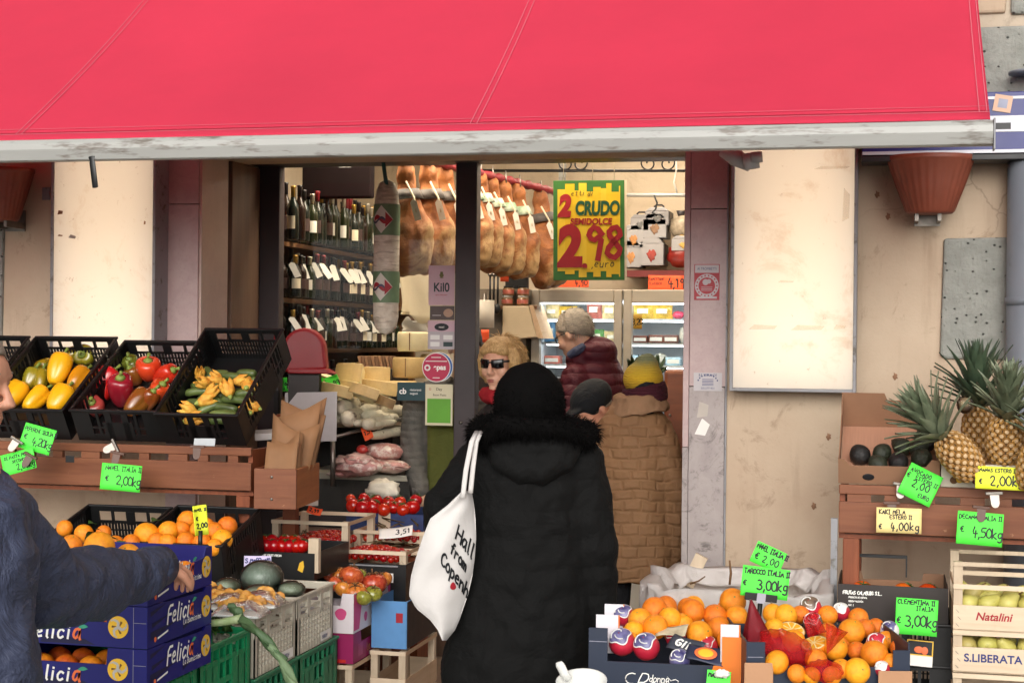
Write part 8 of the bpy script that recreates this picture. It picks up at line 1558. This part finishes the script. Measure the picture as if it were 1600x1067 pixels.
setmods(PB(q, 'puffer_jacket', MAROON, w3), .010, 4, .015, .05); q = MB(); q.tube([B3_(889, 556, -.07), B3_(900, 549, -.10), B3_(914, 540, -.09)], [.022, .026, .022], 10); setmods(PB(q, 'collar', NAVYC, w3), .007, 3); legs_ = MB(); legs(legs_, b3, .95, .1, .08, .085); setmods(PB(legs_, 'trousers', TROU, w3), .016, 3); shoes(w3, b3, .1, .08, fw)

def hairstrands(par, M, c, r, m, n, L, sd, down=.8, flat=.0022, cond=None):
    M3x = M.to_3x3()
    def sp(rn):
        while True:
            d = Vector((rn.gauss(0, 1), rn.gauss(0, 1), rn.gauss(0, 1))).normalized()
            if cond is None or cond(d): break
        p = M @ Vector((c[0]+d.x*r[0], c[1]+d.y*r[1], c[2]+d.z*r[2])); o = M3x @ d; t_ = (Vector((0, 0, -1))-o*o.dot(Vector((0, 0, -1)))); back = M3x @ Vector((0, 1, 0))
        return p, (o*.16+t_*down+back*.25).normalized()
    return fur('hair_strands', par, m, sp, L, n, sd, flat)
hairstrands(w3, M3, (0, .012, .034), (.079, .1, .104), HAIRG, 900, .03, 11, cond=lambda d: d.z > -.55+.9*max(0, -d.y))
# 4 blonde woman with sunglasses, facing the street
D4 = 7.55; B4_ = lambda px, py, dd=0: PD(px, py, D4+dd)
w4 = person('blonde person wearing black sunglasses inside the doorway, facing the street', Vector((B4_(792, 800).x, B4_(792, 800).y, .08))); b4 = Vector(w4.location)
M4 = Matrix.Translation(B4_(783, 572)) @ Matrix.Rotation(TH+R(-30), 4, 'Z') @ Matrix.Rotation(R(4), 4, 'X')
q = MB(); head_into(q, M4, .97); limb(q, B4_(795, 660), B4_(795, 800), .09, .09); legs(q, b4, .85, .09, .08); setmods(PB(q, 'body', SKIN, w4), .0055, 2)
q = MB(); q.T = M4
q.ell((0, .045, .035), (.092, .088, .105), nu=28, nv=18); q.ell((0, -.03, .098), (.070, .07, .045), (R(20), 0, 0)); q.ell((-.03, -.065, .088), (.05, .035, .03), (R(30), R(-20), 0)); q.ell((.035, -.06, .086), (.045, .035, .032), (R(30), R(25), 0))
for s in (-1, 1): q.tube([(s*.07, -.02, .085), (s*.086, -.022, .03), (s*.086, -.012, -.03), (s*.074, .01, -.075)], [.028, .03, .03, .02], 10)
q.ell((0, .07, -.05), (.075, .05, .05)); setmods(PB(q, 'hair', HAIRB, w4), .006, 4, .014, .03); hairstrands(w4, M4, (0, .03, .035), (.097, .105, .11), HAIRB, 1500, .05, 12, 1.0, cond=lambda d: d.y > -.45 or d.z > .62)
q = MB(); q.T = M4
for s in (-1, 1): q.grid(lambda u, v, s=s: (s*(.006+.056*u), -.104+.022*u*u+.004*abs(v-.5), .002+.036*v+.006*u*(v-.3)-.004*math.sin(u*3.14)*(1-v)), 8, 6)
PB(q, 'sunglasses', mat('sunglass_black', '0a0a0b', .12, .1, coat=.5), w4, solid=.004)
q = MB(); q.T = M4
for s in (-1, 1): q.tube([(s*.062, -.086, .03), (s*.078, -.04, .03), (s*.084, .01, .022)], .005, 6, flat=.5)
q.tube([(-.01, -.106, .026), (.01, -.106, .026)], .004, 6); PB(q, 'glasses_temple', BLACKP, w4)
q = MB(); q.T = M4; q.ell((0, -.1025, -.0575), (.021, .004, .0042)); q.ell((0, -.1015, -.0665), (.018, .004, .005)); PB(q, 'lips', mat('lips', '9a5a50', .4, .1), w4)
q = MB(); q.T = M4; q.tube([(-.07, .03, -.15), (-.055, -.05, -.135), (0, -.075, -.14), (.055, -.05, -.14), (.07, .03, -.15)], [.035, .04, .042, .04, .035], 12); setmods(PB(q, 'red_scarf', cloth('red_scarf', '8a1a22', .85), w4), .008, 3, .015, .03)
q = MB(); K = [(790, 628, .09), (792, 645, .16), (794, 670, .19), (795, 760, .19), (795, 860, .2)]; q.tube([B4_(x, y) for x, y, r in K], [r for *_, r in K], 24, flat=.65, side=RT); limb(q, B4_(740+8, 675), B4_(750, 790), .062, .052); limb(q, B4_(842, 675), B4_(845, 790), .062, .052); setmods(PB(q, 'jacket', cloth('dark_jacket', '26201f', .8), w4), .014, 4, .02, .06); shoes(w4, b4, .09, .08, -fw)

# 5 person bending down, dark cap, between the black coat and the brown coat
D5 = 7.75; B5_ = lambda px, py, dd=0: PD(px, py, D5+dd)
w5 = person('person in dark flat cap bending down between the maroon jacket and the brown coat', Vector((B5_(940, 800).x, B5_(940, 800).y, .08))); b5 = Vector(w5.location)
M5 = Matrix.Translation(B5_(929, 640)) @ Matrix.Rotation(TH+R(-70), 4, 'Z') @ Matrix.Rotation(R(38), 4, 'X')
q = MB(); head_into(q, M5, neck=False); limb(q, M5 @ Vector((0, .03, -.05)), B5_(945, 690), .052, .06); limb(q, B5_(955, 690), B5_(950, 800), .09, .09); legs(q, b5, .8, .09, .08); setmods(PB(q, 'body', SKIN2, w5), .008, 3)
q = MB(); q.T = M5; q.ell((0, .018, .055), (.094, .116, .092), nu=24, nv=14); q.ell((0, -.085, .062), (.07, .06, .014)); setmods(PB(q, 'flat_cap', cloth('dark_cap', '15171a', .85), w5), .008, 3); hairshell(w5, M5, HAIRG, k=.98, fr_=lambda a: 1.95+.25*math.sin(a), disp=.003)
q = MB(); K = [(945, 672, .09), (950, 690, .17), (952, 730, .19), (950, 860, .2)]; q.tube([B5_(x, y) for x, y, r in K], [r for *_, r in K], 20, flat=.7, side=RT); limb(q, B5_(905, 700), B5_(905, 800), .06, .05); limb(q, B5_(1000, 700), B5_(1000, 800), .06, .05); setmods(PB(q, 'coat', cloth('dark_overcoat', '1c1c20', .85), w5), .014, 4, .02, .06); shoes(w5, b5, .09, .08, fw)

# 6 shop assistant behind the glass: grey knit, olive apron, face behind the door post
D6 = 8.12; B6_ = lambda px, py, dd=0: PD(px, py, D6+dd)
w6 = person('shop assistant in grey knitted sweater and olive apron behind the window', Vector((B6_(700, 800).x, B6_(700, 800).y, .08))); b6 = Vector(w6.location)
M6 = Matrix.Translation(B6_(727, 545)) @ Matrix.Rotation(TH+R(10), 4, 'Z') @ Matrix.Rotation(R(14), 4, 'X')
q = MB(); head_into(q, M6); limb(q, B6_(705, 630), B6_(702, 780), .085, .09); legs(q, b6, .85, .09, .08)
limb(q, B6_(648, 630), B6_(640, 705, -.05), .045, .038); limb(q, B6_(640, 705, -.05), B6_(658, 775, -.17), .036, .026); q.ell(B6_(664, 786, -.19), (.03, .03, .045)); 
for k in range(4): q.tube([B6_(662+k*3, 790, -.2-.008*k), B6_(665+k*4, 800, -.21-.008*k), B6_(664+k*4, 808+(k % 2)*2, -.205-.008*k)], [.0095, .009, .007], 8)
q.tube([B6_(668, 780, -.2), B6_(678, 790, -.22), B6_(680, 798, -.22)], [.012, .011, .009], 8); setmods(PB(q, 'body', SKIN, w6), .007, 2)
hairshell(w6, M6, HAIRK, k=1.1)
for s in (-1, 1): pupil(w6, M6, s)
q = MB(); K = [(718, 598, .07), (708, 612, .16), (704, 636, .195), (703, 700, .185), (702, 790, .185), (702, 850, .19)]; q.tube([B6_(x, y) for x, y, r in K], [r for *_, r in K], 24, flat=.62, side=RT); limb(q, B6_(650, 628, -.02), B6_(643, 704, -.06), .070, .062); limb(q, B6_(643, 704, -.06), B6_(657, 768, -.16), .062, .048); limb(q, B6_(752, 630), B6_(758, 710, -.02), .066, .056); limb(q, B6_(758, 710, -.02), B6_(720, 760, -.18), .055, .045); setmods(PB(q, 'sweater', GREYK, w6), .009, 3, .012, .03)
q = MB(); q.grid(lambda u, v: B6_(668+80*u, 640+250*v, -.135-.03*math.sin(u*3.14)), 12, 16); PB(q, 'apron', OLIVE, w6, solid=.004); q = MB(); q.tube([B6_(745, 640, -.14), B6_(742, 612, -.12), B6_(735, 596, -.06)], .012, 8, flat=.3, side=RT); PB(q, 'apron_strap', OLIVE, w6); shoes(w6, b6, .09, .08, -fw)

# 7 man in navy jacket at the left, reaching for the oranges
D7 = 3.55; B7_ = lambda px, py, dd=0: PD(px, py, D7+dd)
w7 = person('grey haired person in navy jacket at the left edge, reaching over the blue boxes', Vector((B7_(-80, 800).x, B7_(-80, 800).y, .05))); b7 = Vector(w7.location)
M7 = Matrix.Translation(B7_(-57, 602)) @ Matrix.Rotation(TH+R(82), 4, 'Z') @ Matrix.Rotation(R(10), 4, 'X')
q = MB(); head_into(q, M7, 1.03, 1.06); limb(q, B7_(-95, 760), B7_(-90, 1000), .14, .15); legs(q, b7, .82, .1, .05)
hw, hd_ = B7_(250, 884, .98), Vector()   # wrist
limb(q, B7_(-50, 800, .02), B7_(62, 908, .3), .05, .042); limb(q, B7_(62, 908, .3), hw, .042, .030)
hx = (B7_(285, 892, 1.06)-hw).normalized(); hz = Vector((0, 0, 1)); hy = hx.cross(hz).normalized()
def hp(a, b, c): return hw+hx*a+hy*b+hz*c
q.ell(hp(.035, 0, .005), .026); q.tube([hp(.0, 0, 0), hp(.04, 0, .008), hp(.075, 0, .004)], [.03, .04, .034], 14, flat=.5, side=hy)
fing = [(-.032, .062, .030, .9), (-.011, .074, .034, 1), (.011, .071, .030, .95), (.030, .060, .024, .8)]
for k, (b, l, dn, s) in enumerate(fing): q.tube([hp(.066, b, .006), hp(.066+.034*s, b*1.05, -.004), hp(.066+.048*s, b*1.08, -.030), hp(.066+.044*s, b*1.05, -.030-.026*s)], [.0098, .0092, .0085, .0072], 9); q.ell(hp(.066+.044*s, b*1.05, -.03-.026*s), .0072, nu=8, nv=6)
q.tube([hp(.02, .035, -.004), hp(.045, .052, -.018), hp(.066, .054, -.036), hp(.078, .052, -.048)], [.015, .0135, .0115, .009], 9)
setmods(PB(q, 'body', SKIN2, w7), .005, 2)
q = MB(); q.T = M7; f_ = None
hairshell(w7, M7, HAIRG, k=1.05, fr_=lambda a: 1.55+.5*math.sin(a), disp=.008)
hairstrands(w7, M7, (0, .012, .034), (.079, .1, .103), HAIRG, 700, .022, 13, .9, .0014, cond=lambda d: d.z > -.3+1.0*max(0, -d.y)); [pupil(w7, M7, s) for s in (-1, 1)]
q = MB(); q.T = M7
for s in (-1, 1): q.tube([(s*.012, -.0935, .04), (s*.034, -.0925, .045), (s*.054, -.075, .04)], [.003, .004, .003], 6)
PB(q, 'eyebrow', HAIRG, w7)
q = MB(); K = [(-90, 712, .08), (-95, 735, .15), (-100, 775, .21), (-105, 850, .225), (-108, 960, .235), (-108, 1080, .245), (-108, 1180, .25)]; q.tube([B7_(x, y) for x, y, r in K], [r for *_, r in K], 26, flat=.78, side=RT)
limb(q, B7_(-30, 796, .03), B7_(10, 850, .16), .105, .095); limb(q, B7_(10, 850, .16), B7_(62, 916, .32), .102, .102); limb(q, B7_(62, 916, .32), B7_(160, 914, .66), .102, .09, mid=.004); limb(q, B7_(160, 914, .66), B7_(236, 888, .93), .088, .064)
limb(q, B7_(-190, 810, -.05), B7_(-210, 980, -.05), .095, .08); limb(q, B7_(-210, 980, -.05), B7_(-150, 1100, .1), .08, .065)
setmods(PB(q, 'navy_jacket', NAVYC, w7), .010, 4, .05, .13)
q = MB(); cw0, cw1 = B7_(230, 888, .91), B7_(252, 884, .985); q.tube([cw0, cw1], [.061, .056], 22, caps=False); o = PB(q, 'cuff', NAVYC, w7, solid=.005)
q = MB(); q.tube([B7_(-120, 716, -.05), B7_(-80, 712, -.06), B7_(-50, 724, -.02), B7_(-45, 730, .05)], [.04, .05, .04, .03], 12); setmods(PB(q, 'collar', NAVYC, w7), .008, 3, .01, .04)
q = MB(); q.tube([B7_(70, 978, .04), B7_(66, 1030, .0), B7_(64, 1110, -.02)], .006, 8); 
q2 = MB(); legs(q2, b7, .86, .1, .05, .085); setmods(PB(q2, 'trousers', TROU, w7), .016, 3); shoes(w7, b7, .1, .05, RT)
